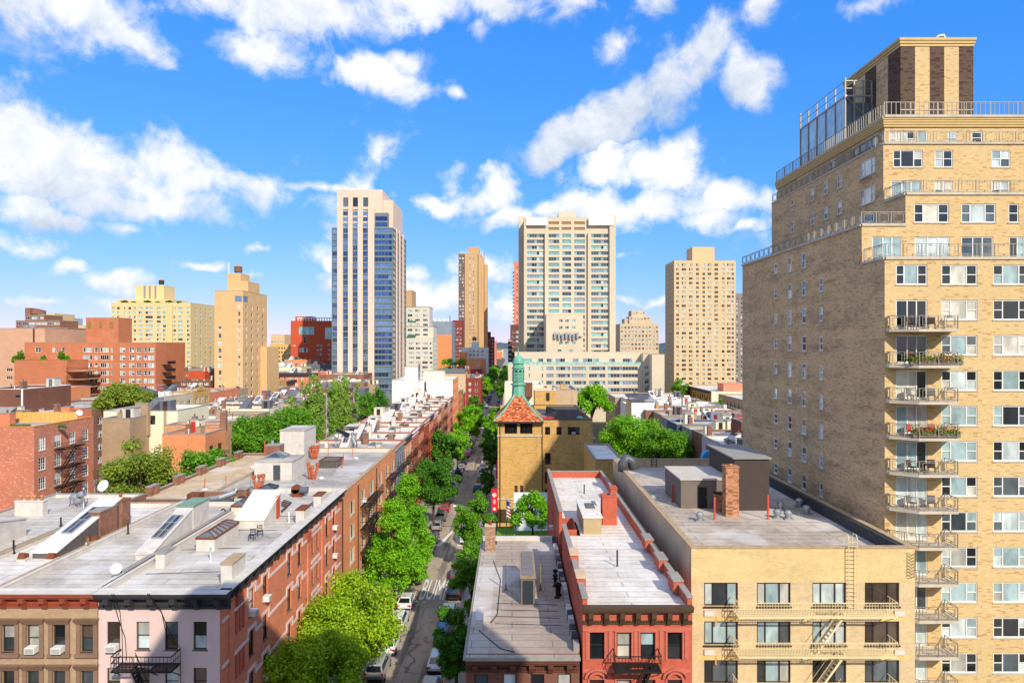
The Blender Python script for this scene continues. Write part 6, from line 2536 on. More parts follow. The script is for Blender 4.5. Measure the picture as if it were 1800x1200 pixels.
topbox(B, 823, 842, 434, Y + 3, 14, TANB, B.z1 - 1)
topbox(B, 849.5, 851, 440, Y + 8, 6, TANB, B.z1 - 6)
B.done(300)

# white twin-bay tower and its low slab
Y = 345
CRM = plain('ivory_brick', (206, 190, 162), .85, .05, .06)
B = tower('ivory_tower', 'broad ivory apartment tower with ribbon windows', 921, 1081, 382, Y, 36, CRM)
pit = 10.2 * Y / 1200
rows = [(wz(412, Y) - pit * i - 1.55, wz(412, Y) - pit * i + .25) for i in range(int((wz(412, Y) - 3) / pit))]
tw_ = dict(fr=plain('pale_grey_frame', (190, 190, 186), .6, .05), gl=GL_TEAL, ft=.1)
ops = []
for r0, r1 in rows:
    ops.append((wx(926, Y), r0, wx(957, Y), r1, 'strip7', tw_))
    ops.append((wx(1039, Y), r0, wx(1070, Y), r1, 'strip7', tw_))
    for a, b, s in ((964, 983, 'strip4'), (988, 1004, 'strip3'), (1009, 1028, 'strip4')):
        ops.append((wx(a, Y), r0, wx(b, Y), r1, s, tw_))
vents = []
for py in (392, 402):
    for a, b in ((964, 983), (987, 1004), (1009, 1028)):
        vents.append((wx(a, Y), wz(py + 2.5, Y), wx(b, Y), wz(py - 2.5, Y)))
B.face('f', CRM, ops + [v + ('one', dict(fr=CRM, gl=[plain('louvre_tan', (150, 120, 80), .8, .1)] * 2)) for v in vents], depth=.4)
B.face('l', CRM, grid(spread(Y + 4, Y + 34, 3, 2), rows, 'strip2', **tw_))
B.face('r', CRM)
B.face('k', CRM)
B.roof(R_WHITE, None, .9, .5, CRM, CRM)
for a, b, z in ((921, 925, 0), (957.5, 963, 8), (1033, 1037.5, 8), (1071, 1081.5, -.6)):
    p = MB()
    p.box(wx(a, Y), Y - 1.4, 0, wx(b, Y), Y - .003, wz(382, Y) - z, CRM)
    p.build('pier', B.o)
for a, b, py, m_ in ((924, 962, 383, WHITE), (1034, 1078, 382, WHITE)):
    p = MB()
    p.box(wx(a, Y), Y - 1.8, wz(397, Y), wx(b, Y), Y - 1.41, wz(py, Y), m_)
    p.build('blank_panel', B.o)
topbox(B, 982, 1013, 373, Y + 8, 18, CRM, B.z1 - 1)
lf = topbox(B, 912, 921, 380, Y + 14, 20, CRM, 0, 'rear_wing')
B.done(300)
Y2 = 318
B = tower('ivory_annex', 'ivory block with roof antennas in front of the ivory tower', 960, 1025, 553, Y2, 24, CRM)
B.face('f', CRM, [(wx(a, Y2), wz(py + 5, Y2), wx(a + 7, Y2), wz(py, Y2), 'pair', tw_) for py in (561, 573, 600) for a in (982, 993, 1005)] + [(wx(a, Y2), wz(620, Y2), wx(a + 7, Y2), wz(614, Y2), 'pair', tw_) for a in (980, 1000)])
B.box4(CRM, skip='f')
B.roof(R_WHITE, None, .5, .4, CRM, CRM)
ant = MB()
for k in range(7):
    x = wx(976 + k * 6.5, Y2 - 1)
    z = wz(590 + (k % 3), Y2)
    ant.box(x - .5, Y2 - 1.4, z - 1.2, x + .5, Y2 - .8, z + 1.6, STEEL)
    ant.bar((x, Y2 - .8, z), (x, Y2 - .01, z), .25, DARKFR)
ant.bar((wx(974, Y2), Y2 - .7, wz(592, Y2)), (wx(1022, Y2), Y2 - .7, wz(592, Y2)), .4, DARKFR)
ant.build('antenna_rack', B.o)
B.done()
Y = 282
B = tower('ivory_slab', 'long low ivory apartment block with glass balcony strip on its roof', 893, 1130, 641, Y, 30, CRM)
pit = 12.4 * Y / 1200
ops = []
for i in range(5):
    z1 = wz(650 - 8 + 12.5 * i + 1, Y) - .3
    z0 = z1 - 1.55
    for a, b, s in ((960, 973, 'strip4'), (977, 1002, 'strip6'), (1005, 1030, 'strip6'), (1035, 1064, 'strip6'), (1068, 1121, 'strip10')):
        ops.append((wx(a, Y), z0, wx(b, Y), z1, s, tw_))
    for a in (929, 952):
        ops.append((wx(a, Y), z0, wx(a + 2.5, Y), z1, 'one', tw_))
B.face('f', CRM, ops, depth=.3)
B.face('l', CRM)
B.face('r', CRM)
B.face('k', CRM)
B.roof(R_WHITE, None, .3, .4, CRM, CRM)
ph = MB()
ph.box(wx(905, Y), Y + 4, B.z1 - .2, wx(1131, Y), Y + 26, wz(619, Y + 4), CRM, 'b')
po = ph.build('penthouse', B.o)
for a in (916, 927, 950, 966, 985, 1012, 1033, 1048, 1076, 1103):
    w = far_window('strip4', 4 if a % 2 else 2.4, 1.5, tw_['fr'], GL_TEAL)[1]
    child('window', w, po, (wx(a, Y + 4) - B.o.location.x, Y + 3.95 - B.o.location.y, wz(636, Y + 4) - B.o.location.z))
gl_ = MB()
GLR = glass('balcony_glass', (150, 196, 190), .1, .1, .1)
n = 24
for k in range(n):
    a, b = wx(893 + 237 * k / n, Y), wx(893 + 237 * (k + .94) / n, Y)
    gl_.box(a, Y + .3, B.z1 + .1, b, Y + .36, B.z1 + 1.1, GLR)
gl_.build('glass_balustrade', B.o)
B.done()
# right end of the same complex with curved corner balconies
B = tower('ivory_wing', 'ivory end wing with curved glass corner balconies beside the low slab', 1146, 1168, 623, Y - 8, 30, CRM)
B.face('f', CRM, [(wx(1152, Y - 8), wz(698, Y - 8), wx(1156, Y - 8), wz(692, Y - 8), 'one', tw_)])
B.box4(CRM, skip='f')
B.roof(R_GREY, None, .5, .4, CRM, CRM)
B.done()
B = tower('ivory_link', 'shaded ivory link with teal balconies between slab and end wing', 1130.5, 1145.8, 622, Y - 1, 26, CRM)
B.face('f', CRM, [(wx(1133, Y - 1), wz(645 + 12.5 * i + 4, Y - 1), wx(1144, Y - 1), wz(645 + 12.5 * i - 2, Y - 1), 'strip3', tw_) for i in range(5)])
B.box4(CRM, skip='f')
B.roof(R_GREY, None, .5, .4, CRM, CRM)
for i in range(5):
    bb = MB()
    z = wz(652 + 12.5 * i, Y - 3)
    bb.box(wx(1137, Y - 3), Y - 3.2, z - .2, wx(1145.4, Y - 3), Y - 1.01, z, CRM)
    bb.box(wx(1137, Y - 3), Y - 3.25, z + .05, wx(1145.4, Y - 3), Y - 3.2, z + 1.0, GLR)
    bb.build('balcony', B.o)
B.done()

# tan tower on the right
Y = 413
BUFF = plain('buff_brick_far', (216, 184, 138), .85, .05, .06)
B = tower('tan_tower', 'square tan apartment tower with rows of small windows', 1185, 1293, 458, Y, 24, BUFF)
pit = 8.0 * Y / 1200
nfl = int((B.z1 - 3) / pit)
rows = [(B.z1 - 3.4 - pit * i, B.z1 - 1.8 - pit * i) for i in range(nfl)]
xs = [1191, 1202, 1214, 1226, 1237, 1247, 1259, 1271, 1281, 1288]
ws = [5, 7.5, 6.5, 5, 4.5, 6.5, 6.5, 5, 6.5, 4]
ops = [(wx(x - w / 2, Y), r0, wx(x + w / 2, Y), r1, 'strip3' if w > 6 else 'strip2', dict(fr=plain('pale_grey_frame', (190, 190, 186)), gl=GL_MIX, ft=.1, extra='ac')) for x, w in zip(xs, ws) for r0, r1 in rows]
B.face('f', BUFF, ops, depth=.25)
B.face('l', BUFF, grid(spread(Y + 2, Y + 22, 4, 1.2), rows, 'one', fr=WHITE, gl=GL_DARK), depth=.25)
B.box4(BUFF, skip='fl')
B.roof(R_GREY, None, 1.0, .5, BUFF, CREAMP)
topbox(B, 1217, 1256, 434, Y + 6, 14, BUFF, B.z1 - 1)
B.done(300)
B = tower('dark_slab_tower', 'grey shaded tower edge behind the beige apartment tower', 1292, 1330, 516, 470, 20, GREYST)
GRD = plain('grey_brick_far', (140, 128, 120), .85, .06, .1)
shaft(B, GRD, grid(spread(wx(1292, 470), wx(1330, 470), 5, 1.3), floors(B.z1 - 3, 3.1, 22, 1.5), 'one', **FW))
B.done()

# ivory ornate block far right of the ivory tower
Y = 520
ORN = plain('ornate_stone', (206, 182, 148), .85, .06, .08)
B = tower('stepped_block', 'stepped beige prewar apartment block beyond the ivory tower', 1090, 1158, 569, Y, 30, ORN)
rows = floors(B.z1 - 2, 3.2, 6, 1.8)
shaft(B, ORN, grid(spread(wx(1090, Y), wx(1158, Y), 11, 1.5), rows, 'pair', **FW))
for a, b, py, d in ((1106, 1146, 556, 3), (1110, 1134, 546, 6), (1098, 1104, 560, 2)):
    o = topbox(B, a, b, py, Y + d, 14, ORN, B.z1 - 1, 'setback')
    for k in range(int((b - a) / 6)):
        w = far_window('pair', 1.5, 1.8, WHITE, GL_MIX)[1]
        child('window', w, o, (wx(a + 4 + k * 6, Y + d) - B.o.location.x, Y + d - .05 - B.o.location.y, wz(py + 6, Y + d) - B.o.location.z))
for a in (1113, 1131):
    topbox(B, a - 2, a + 2, 545, Y + 8, 4, ORN, wz(548, Y + 8), 'chimney')
B.done()

# cream apartment slab left
Y = 420
CREAM = plain('cream_brick_far', (222, 196, 140), .85, .04, .06)
B = tower('cream_apartment_block', 'wide cream yellow apartment block with roof garden', 195, 335, 532, Y, 34, CREAM)
pit = 7.83 * Y / 1200
rows = [(B.z1 - 4.2 - pit * i, B.z1 - 2.6 - pit * i) for i in range(15)]
ac = dict(fr=plain('pale_grey_frame', (190, 190, 186)), gl=GL_MIX + GL_TEAL[:2], ft=.1, extra='ac')
xs = [199, 208, 219, 228, 237, 247, 262, 279, 289, 307, 317, 331]
ws = [5, 5, 2, 5, 4, 7, 13, 7, 5, 5, 8, 5]
ops = [(wx(x - w / 2, Y), r0, wx(x + w / 2, Y), r1, 'strip3' if w > 6 else ('one' if w < 3 else 'strip2'), ac) for x, w in zip(xs, ws) for r0, r1 in rows]
B.face('f', CREAM, ops, depth=.25)
B.face('r', CREAM, grid([(Y + 6 + 7 * i, Y + 7.6 + 7 * i) for i in range(4)], rows, 'strip2', **ac), depth=.25)
B.box4(CREAM, skip='fr')
B.roof(R_GREY, None, .9, .5, CREAM, CREAM)
p = MB()
p.box(wx(297, Y), Y - 1.2, 0, wx(304, Y), Y - .003, B.z1 - .6, CREAM)
p.build('pier', B.o)
topbox(B, 206, 303, 526, Y + 5, 20, CREAM, B.z1 - 1, 'penthouse')
topbox(B, 238, 288, 501, Y + 9, 14, CREAM, wz(526, Y + 5) - .2, 'plant_house')
p = MB()
for a in (253, 262, 272):
    p.box(wx(a, Y + 9), Y + 8.6, wz(524, Y + 9), wx(a + 3, Y + 9), Y + 8.99, wz(502, Y + 9), GREYST)
p.build('plant_house_rib', B.o)
tank(B, wx(281, Y + 12), Y + 14, wz(501, Y + 9) - .2, 1.6, 2.4, DARKFR)
B.done(300)
CREAMBLK = B

# tan tower left
Y = 255
TAN2 = brick('tan_tower_brick', (222, 180, 124), (212, 168, 112), (206, 176, 134), var=.06, stain=.08)
B = tower('tan_tower', 'sharp tan brick tower with glazed top corner and water tank', 377, 427, 511, Y, 25, TAN2)
pit = 12.9 * Y / 1200
rows = [(wz(522, Y) - 1.6 - pit * i, wz(522, Y) - pit * i) for i in range(14)]
ops = [(wx(383.5, Y), r0, wx(389.5, Y), r1, 'dh', dict(fr=WHITE, gl=GL_MIX, ft=.1, extra='ac')) for r0, r1 in rows[4:]]
ops += [(wx(418, Y), r0, wx(422.5, Y), r1, 'dh', dict(fr=WHITE, gl=GL_MIX, ft=.1, extra='ac')) for r0, r1 in rows[1:]]
ops += [(wx(413, Y), rows[0][0] - .2, wx(427, Y) - .3, rows[0][1] + .4, 'strip5', dict(fr=STEEL, gl=GL_BLUE))]
B.face('f', TAN2, ops, depth=.2)
ro = [(Y + a, r0, Y + a + 1.6, r1, 'dh', dict(fr=WHITE, gl=GL_MIX, ft=.1, extra='ac')) for a in (2.5, 8, 14, 20) for r0, r1 in rows[1:]]
ro += [(Y + .4, rows[0][0] - .2, Y + 5, rows[0][1] + .4, 'strip3', dict(fr=STEEL, gl=GL_BLUE))]
B.face('r', TAN2, ro, depth=.2)
B.box4(TAN2, skip='fr')
B.roof(R_GREY, None, .7, .4, TAN2, GREYST)
topbox(B, 400, 436, 494, Y + 6, 12, TAN2, B.z1 - 1, 'upper_house')
topbox(B, 400, 423, 480, Y + 6.5, 9, TAN2, wz(494, Y + 6) - .1, 'upper_house')
p = MB()
p.box(B.x1 + .003, Y + 18, 0, B.x1 + 2.5, Y + 32, B.z1 - 21, TAN2)
p.build('low_wing', B.o)
tank(B, wx(417, Y + 10), Y + 11, wz(480, Y + 6.5) - .3, 1.5, 2.0)
ms = MB()
ms.tube([(wx(402, Y + 8), Y + 8, wz(480, Y + 8)), (wx(402, Y + 8), Y + 8, wz(461, Y + 8))], .2, WHITE, 6)
ms.build('mast', B.o)
B.done()
TANTW = B

# red brick mid-rise with white windows
Y = 245
B_MID = brick('midrise_brick', (200, 118, 78), (186, 102, 66), (192, 140, 108), var=.08, stain=.15)
B = tower('brick_mid_rise', 'long red brick mid-rise with white windows and a roof water house', 43, 274, 602, Y, 22, B_MID)
pit = 13.5 * Y / 1200
rows = [(wz(619, Y) - pit * i, wz(610.5, Y) - pit * i) for i in range(7)]
wm = dict(fr=WHITE, gl=GL_MIX, ft=.12, extra='ac')
xs = [(146, 162, 'strip4'), (166, 172, 'dh'), (176, 191, 'strip4'), (195, 198, 'one'), (211, 220, 'pair'), (227, 236, 'pair'), (240, 248, 'pair'), (253, 258, 'dh'), (260, 271, 'strip3')]
ops = [(wx(a, Y), r0, wx(b, Y), r1, s, wm) for a, b, s in xs for r0, r1 in rows]
ops += [(wx(a, Y), rows[0][0], wx(b, Y), rows[0][1], s, wm) for a, b, s in ((62, 72, 'pair'), (92, 96, 'dh'), (98, 102, 'dh'), (108, 114, 'dh'))]
B.face('f', B_MID, ops, depth=.2)
B.box4(B_MID, skip='f')
B.roof(R_GREY, None, .6, .4, B_MID, GREYST)
wh = MB()
wh.box(wx(151, Y + 6), Y + 6, B.z1 - .7, wx(208, Y + 6), Y + 15, wz(558, Y + 6), B_MID, 'b')
who = wh.build('water_house', B.o)
for a in (154, 174, 193):
    q = MB()
    q.box(wx(a, Y + 6), Y + 5.9, wz(577, Y + 6), wx(a + 6, Y + 6), Y + 5.997, wz(565, Y + 6), plain('olive_louvre', (150, 116, 66), .8, .1))
    q.build('louvre', who)
for i in range(5):
    for (za, zb) in ((wz(640 + 13.5 * i, Y), 0),):
        q = MB()
        q.box(B.x1 + .003, Y + 4, za - .2, B.x1 + 2.2, Y + 10, za, BROWNST)
        q.box(B.x1 + 2.1, Y + 4, za, B.x1 + 2.2, Y + 10, za + 1.0, BLACK)
        q.build('balcony', B.o)
B.done()
B = tower('brick_wing', 'plain orange brick wing with planted roof terrace and rounded balconies', 25, 117, 633, Y - 12, 11.9, B_MID)
shaft(B, B_MID, [])
for i in range(4):
    q = MB()
    z = wz(652 + 14.4 * i, Y - 12)
    x0 = wx(116, Y - 12)
    P_ = [(x0 + .01, Y - 12), (x0 + 3.5, Y - 12), (x0 + 5.4, Y - 10.8), (x0 + 5.9, Y - 8), (x0 + 5.9, Y - 2), (x0 + .01, Y - 2)]
    q.poly([(x, y, z) for x, y in P_], CREAMP)
    q.poly([(x, y, z - .3) for x, y in P_][::-1], BROWNST)
    for a, b in zip(P_, P_[1:]):
        q.poly([(*a, z - .3), (*b, z - .3), (*b, z), (*a, z)], BROWNST)
        if a != P_[4]:
            q.bar((*a, z + 1), (*b, z + 1), .1, BLACK)
            for k in range(6):
                c = Vector(a).lerp(Vector(b), k / 6)
                q.bar((c.x, c.y, z), (c.x, c.y, z + 1), .05, BLACK)
    q.build('balcony', B.o)
B.done()
WING = B
# pinkish block at the left edge
Y = 238
B_PNK = brick('pinkish_brick', (214, 164, 132), (202, 150, 118), (200, 164, 138), var=.06, stain=.1)
B = tower('blank_wall_block', 'tall pinkish blank-walled block at the left edge', -60, 79, 577, Y + 12, 25, B_PNK)
shaft(B, B_PNK, [(wx(11, Y + 12), wz(653, Y + 12), wx(22, Y + 12), wz(647, Y + 12), 'strip3', wm), (wx(11, Y + 12), wz(667, Y + 12), wx(22, Y + 12), wz(661, Y + 12), 'strip3', wm)], cop=GREYST)
q = MB()
q.tube([(wx(60, Y + 12), Y + 11.8, 10), (wx(60, Y + 12), Y + 11.8, B.z1)], .25, DARKFR, 6)
q.build('downpipe', B.o)
for a in (40, 50):
    vent(B, wx(a, Y + 14), Y + 16, B.z1 - .8, 1.2, 1.8, STEEL)
B.done()
# terraced brown block far left
Y = 380
B_TER = brick('terrace_brick', (150, 98, 74), (134, 84, 62), (150, 116, 94), var=.08)
B = tower('terraced_block', 'terraced brown brick block with rooftop water house far left', 28, 126, 600, Y, 30, B_TER)
shaft(B, B_TER, grid(spread(wx(28, Y), wx(126, Y), 10, 3), floors(B.z1 - 1.5, 3, 6, 1.6), 'strip3', **FW))
for a, b, py, d in ((28, 119, 577, 4), (28, 106, 564, 8), (44, 78, 554, 11)):
    o = topbox(B, a, b, py, Y + d, 16, B_TER, B.z1 - 3, 'terrace_storey', GREYST)
    for k in range(int((b - a) / 11)):
        w = far_window('strip3', 3, 1.5, WHITE, GL_MIX)[1]
        child('window', w, o, (wx(a + 6 + k * 11, Y + d) - B.o.location.x, Y + d - .05 - B.o.location.y, wz(py + 7, Y + d) - B.o.location.z))
topbox(B, 44, 53, 541, Y + 12, 6, B_TER, wz(556, Y + 12), 'chimney')
wo = MB()
wo.lathe(wx(66, Y + 16), Y + 16, [(4.2, wz(552, Y + 16)), (4.2, wz(546, Y + 16)), (4.4, wz(546, Y + 16)), (.2, wz(542, Y + 16))], B_TER, 8)
wo.build('water_house', B.o)
B.done()
for lab, a, b, py, Yq, mt in (('pale tan far block left of the red mid-rise', 77, 96, 551, 430, BUFF), ('light grey far block left of the red mid-rise', 90, 111, 558, 440, plain('grey_panel_far', (176, 182, 184), .8, .05)),
                              ('pale yellow far block with flat eaves', 108, 150, 572, 420, BUFF), ('white low house with green roof beside the brick water house', 127, 153, 588, 330, WB)):
    B = tower('far_block', lab, a, b, py, Yq, 20, mt)
    shaft(B, mt, grid(spread(wx(a, Yq), wx(b, Yq), max(2, int((b - a) / 6)), 1.6), floors(B.z1 - 2, 3.2, 5, 1.6), 'pair', **FW))
    B.done()

# red hospital block
Y = 450
RED2 = plain('vermilion_brick', (196, 84, 50), .85, .06, .1)
B = tower('red_block', 'vermilion brick block with teal glass bays left of the glass tower', 511, 592, 564, Y, 30, RED2)
ops = [(wx(525, Y), wz(588, Y), wx(552, Y), wz(574, Y), 'strip8', dict(fr=STEEL, gl=GL_TEAL[:2])), (wx(571, Y), wz(596, Y), wx(584, Y), wz(575, Y), 'strip4', dict(fr=STEEL, gl=GL_TEAL[:2])), (wx(525, Y), wz(619, Y), wx(541, Y), wz(611, Y), 'strip5', dict(fr=WHITE, gl=GL_MIX)), (wx(533, Y), wz(603, Y), wx(538, Y), wz(591, Y), 'dh', FW)]
for i in range(7):
    for a in (515, 556, 562, 576, 581):
        z = wz(604 + i * 8, Y)
        if a == 515 and i % 3:
            continue
        ops.append((wx(a, Y), z - 1.6, wx(a + 4, Y), z, 'pair', FW))
shaft(B, RED2, ops)
q = MB()
for k in range(14):
    a = wx(523 + k * 4.6, Y)
    q.box(a, Y + .6, B.z1, a + .5, Y + 1.0, wz(558, Y), WHITE)
q.box(wx(522, Y), Y + .5, wz(559.5, Y), wx(588, Y), Y + 1.1, wz(558, Y), WHITE)
q.build('screen_fins', B.o)
topbox(B, 519, 548, 556, Y + 8, 10, RED2, B.z1 - 1)
B.done()
B = tower('far_block', 'tan ornate far block left of the vermilion block', 476, 500, 588, 520, 20, BUFF)
shaft(B, BUFF, grid(spread(wx(476, 520), wx(500, 520), 5, 1.4), floors(B.z1 - 5, 3, 8, 1.6), 'pair', **FW))
topbox(B, 480, 500, 588, 524, 10, BUFF, B.z1 - 1)
B.done()
B = tower('far_block', 'amber far block with tiny windows below the tan ornate one', 474, 512, 605, 480, 20, CREAM)
AMB = plain('amber_brick_far', (222, 176, 104), .85, .06, .1)
shaft(B, AMB, grid(spread(wx(474, 480), wx(512, 480), 8, 1.2), floors(B.z1 - 2, 3, 9, 1.5), 'one', **FW))
B.done()

# white stepped apartment house right of the glass tower
Y = 413
IVW = plain('white_brick_far', (212, 204, 188), .85, .04, .06)
B = tower('white_apartment_house', 'stepped white apartment house with green awnings beside the glass tower', 700, 761, 594, Y, 26, IVW)
pit = 8.35 * Y / 1200
rows = [(wz(606, Y) - pit * i, wz(601.5, Y) - pit * i) for i in range(9)]
ops = [(wx(a, Y), r0, wx(b, Y), r1, s, FW) for a, b, s in ((718, 728, 'strip3'), (731, 739, 'strip3'), (742, 752, 'strip3'), (755, 760, 'strip2')) for r0, r1 in rows]
B.face('f', IVW, ops, depth=.2)
B.face('r', IVW, grid(spread(Y + 2, Y + 24, 4, 1.4), rows, 'dh', **FW))
B.box4(IVW, skip='fr')
B.roof(R_WHITE, None, .6, .4, IVW, GREYST)
for a, b, py, d in ((700, 762, 574, 5), (700, 755, 540, 9)):
    o = topbox(B, a, b, py, Y + d, 17, IVW, B.z1 - 1, 'upper_storey', GREYST)
    for zz in range(2 if py > 560 else 4):
        for x in (718, 731, 745):
            w = far_window('strip3', 3.0, 1.6, WHITE, GL_MIX)[1]
            child('window', w, o, (wx(x + 3, Y + d) - B.o.location.x, Y + d - .05 - B.o.location.y, wz(py + 8 + zz * 8.3, Y + d) - B.o.location.z))
GRN = plain('green_awning', (44, 120, 100), .8, .08)
for a, py in ((717, 565), (717, 589)):
    q = MB()
    q.box(wx(a, Y + 4), Y + 2.6, wz(py + 2, Y + 4), wx(a + 14, Y + 4), Y + 4.9, wz(py - 1, Y + 4), GRN)
    q.build('awning', B.o)
B.done()
B = tower('far_block', 'pale slab edge behind the white stepped apartment house', 700, 724, 510, 470, 20, IVW)
shaft(B, plain('tan_concrete', (196, 160, 116)), [])
B.done()
# grey clad block over orange brick
Y = 520
GCL = plain('grey_cladding_far', (136, 148, 160), .6, .1, .1)
B = tower('clad_block', 'blue grey clad block over orange brick base beside the tan slender tower', 758, 794, 565, Y, 30, GCL)
B.face('f', RED2 if False else B_ORANGE, z1=wz(588, Y))
B.face('f', GCL, z0=wz(588, Y))
B.face('r', GCL)
B.box4(GCL, skip='fr')
B.roof(R_GREY, None, .5, .4, GCL, GCL)
for a in (764, 772, 780, 788):
    q = MB()
    q.lathe(wx(a, Y + 6), Y + 6, [(1.4, B.z1 - .5), (1.4, B.z1 + 1.5), (.5, B.z1 + 2.2)], WHITE, 10)
    q.build('roof_cowl', B.o)
q = MB()
q.tube([(wx(791, Y + 5), Y + 5, B.z1 - .5), (wx(791, Y + 5), Y + 5, B.z1 + 4), (wx(789, Y + 5), Y + 5, B.z1 + 4.4)], .3, DARKFR, 6)
q.build('flue', B.o)
B.done()
B = tower('far_block', 'dark red brick slab between clad block and tan slender tower', 795, 812, 563, 560, 24, B_RED)
DRD = plain('dark_red_far', (138, 62, 52), .85, .06, .1)
shaft(B, DRD, grid(spread(wx(795, 560), wx(812, 560), 3, 2), floors(B.z1 - 6, 3, 14, 1.5), 'strip2', **FW))
B.done()
# white and orange mid block
Y = 440
B = tower('white_mid_block', 'white and orange mid-rise with roof tank before the tan slender tower', 811, 857, 611, Y, 20, WB)
shaft(B, WB, [(wx(a, Y), wz(py + 3.5, Y), wx(a + 4, Y), wz(py, Y), 'pair', FW) for py in (615.5, 622) for a in (825, 831, 838, 846)])
topbox(B, 829, 841, 601, Y + 6, 8, WB, B.z1 - 1)
tank(B, wx(834, Y + 9), Y + 9, wz(601, Y + 6) - .2, 1.5, 1.8)
B.done()
B = tower('orange_mid_block', 'orange brick block with two window pairs under the white mid-rise', 820, 852, 630, Y - 30, 18, B_ORANGE)
shaft(B, B_ORANGE, [(wx(a, Y - 30), wz(py + 3, Y - 30), wx(a + 3, Y - 30), wz(py, Y - 30), 'dh', FW) for py in (634, 640) for a in (834, 840)], cop=WHITE)
B.done()
B = tower('far_block', 'orange brick side block left of the white mid-rise', 808, 819, 619, Y - 10, 16, B_ORANGE)
shaft(B, B_ORANGE, [])
B.done()
# buildings framing the far end of the street
B = tower('stepped_tower', 'dark red stepped tower left of the far street end', 853, 868, 592, 620, 30, B_RED)
shaft(B, DRD, grid(spread(wx(853, 620), wx(868, 620), 3, 1.6), floors(B.z1 - 2, 3.2, 13, 1.5), 'strip2', **FW))
topbox(B, 852, 862, 583, 628, 16, DRD, B.z1 - 1, 'setback')
topbox(B, 850, 857, 573, 634, 10, DRD, B.z1 - 1, 'setback')
B.done()
B = tower('far_block', 'salmon sliver of a block left of the far street end', 868, 872, 599, 700, 30, B_ORANGE)
shaft(B, plain('salmon_far', (222, 130, 100), .85, .06, .1), [])
B.done()
B = tower('salmon_tower', 'salmon tower edge with balconies behind the ivory tower', 903.5, 930, 460, 560, 20, B_ORANGE)
SAL = plain('salmon_far', (222, 130, 100))
shaft(B, SAL, grid(spread(wx(906, 560), wx(929, 560), 4, 1.2), floors(B.z1 - 4, 3.1, 25, 1.5), 'one', **FW))
for k in range(20):
    q = MB()
    z = B.z1 - 9 - k * 3.1
    q.box(B.x0 - 1.2, 561, z, B.x0 - .003, 566, z + 1.0, GREYST)
    q.build('balcony', B.o)
B.done()
B = tower('dark_brown_block', 'dark brown balconied block right of the far street end', 897, 913, 571, 470, 26, DRD)
BRD = plain('dark_brown_far', (112, 70, 54), .85, .06, .1)
shaft(B, BRD, grid(spread(wx(900, 470), wx(913, 470), 2, 2), floors(B.z1 - 4, 3.2, 9, 1.6), 'strip2', **FW))
topbox(B, 893, 900, 596, 464, 20, BRD, 0, 'low_wing')
for k in range(9):
    q = MB()
    z = wz(600 + 8 * k, 462)
    q.box(wx(892.5, 462), 462, z, wx(899, 462), 463.99, z + .9, plain('pale_grey_frame', (190, 190, 186)))
    q.build('balcony', B.o)
B.done()
# far shore and wooded bank at the end of the street
HILL = plain('far_wooded_bank', (70, 92, 92), .95, .25, .01)
mb = MB()
r_ = random.Random(9)
n = 60
for k in range(n):
    x0, x1 = -900 + 1800 * k / n, -900 + 1800 * (k + 1) / n
    h0, h1 = 36 + 5 * math.sin(k * .7) + 3 * math.sin(k * 2.1), 36 + 5 * math.sin((k + 1) * .7) + 3 * math.sin((k + 1) * 2.1)
    mb.poly([(x0, 3000, -1), (x1, 3000, -1), (x1, 3300, h1), (x0, 3300, h0)], HILL)
    mb.poly([(x0, 3300, h0), (x1, 3300, h1), (x1, 3900, -1), (x0, 3900, -1)], HILL)
tag(mb.build('hills'), kind='structure')
names_ = ['rust', 'grey', 'cream', 'brown', 'white', 'slate']
for k in range(6):
    x = -52 + k * 9.5 + (k % 2) * 3
    Yq = 1500 + 130 * ((k * 3) % 5)
    mt = (plain('salmon_far', (222, 130, 100)), GRD, CREAM, BRD, WB, GCL)[k]
    x = wx(873.5 + k * 4, Yq)
    B = Bld('far_house', '%s speck of a house in the gap at the far street end' % names_[k], 'building', x - 11, x + 11, Yq, Yq + 40, 15 + (k * 5) % 9)
    shaft(B, mt, [])
    B.done()

# ------------------------------------------------------------------ roofscape between the streets
LEAD = plain('lead_sheet', (98, 100, 108), .7, .1)
B_RUB = brick('mixed_repair_brick', (206, 130, 92), (190, 140, 128), (190, 160, 140), fleck=(214, 170, 90), prob=.3, var=.2, fw=1.3, fh=.5)
CRMW = plain('cream_render', (232, 220, 188))


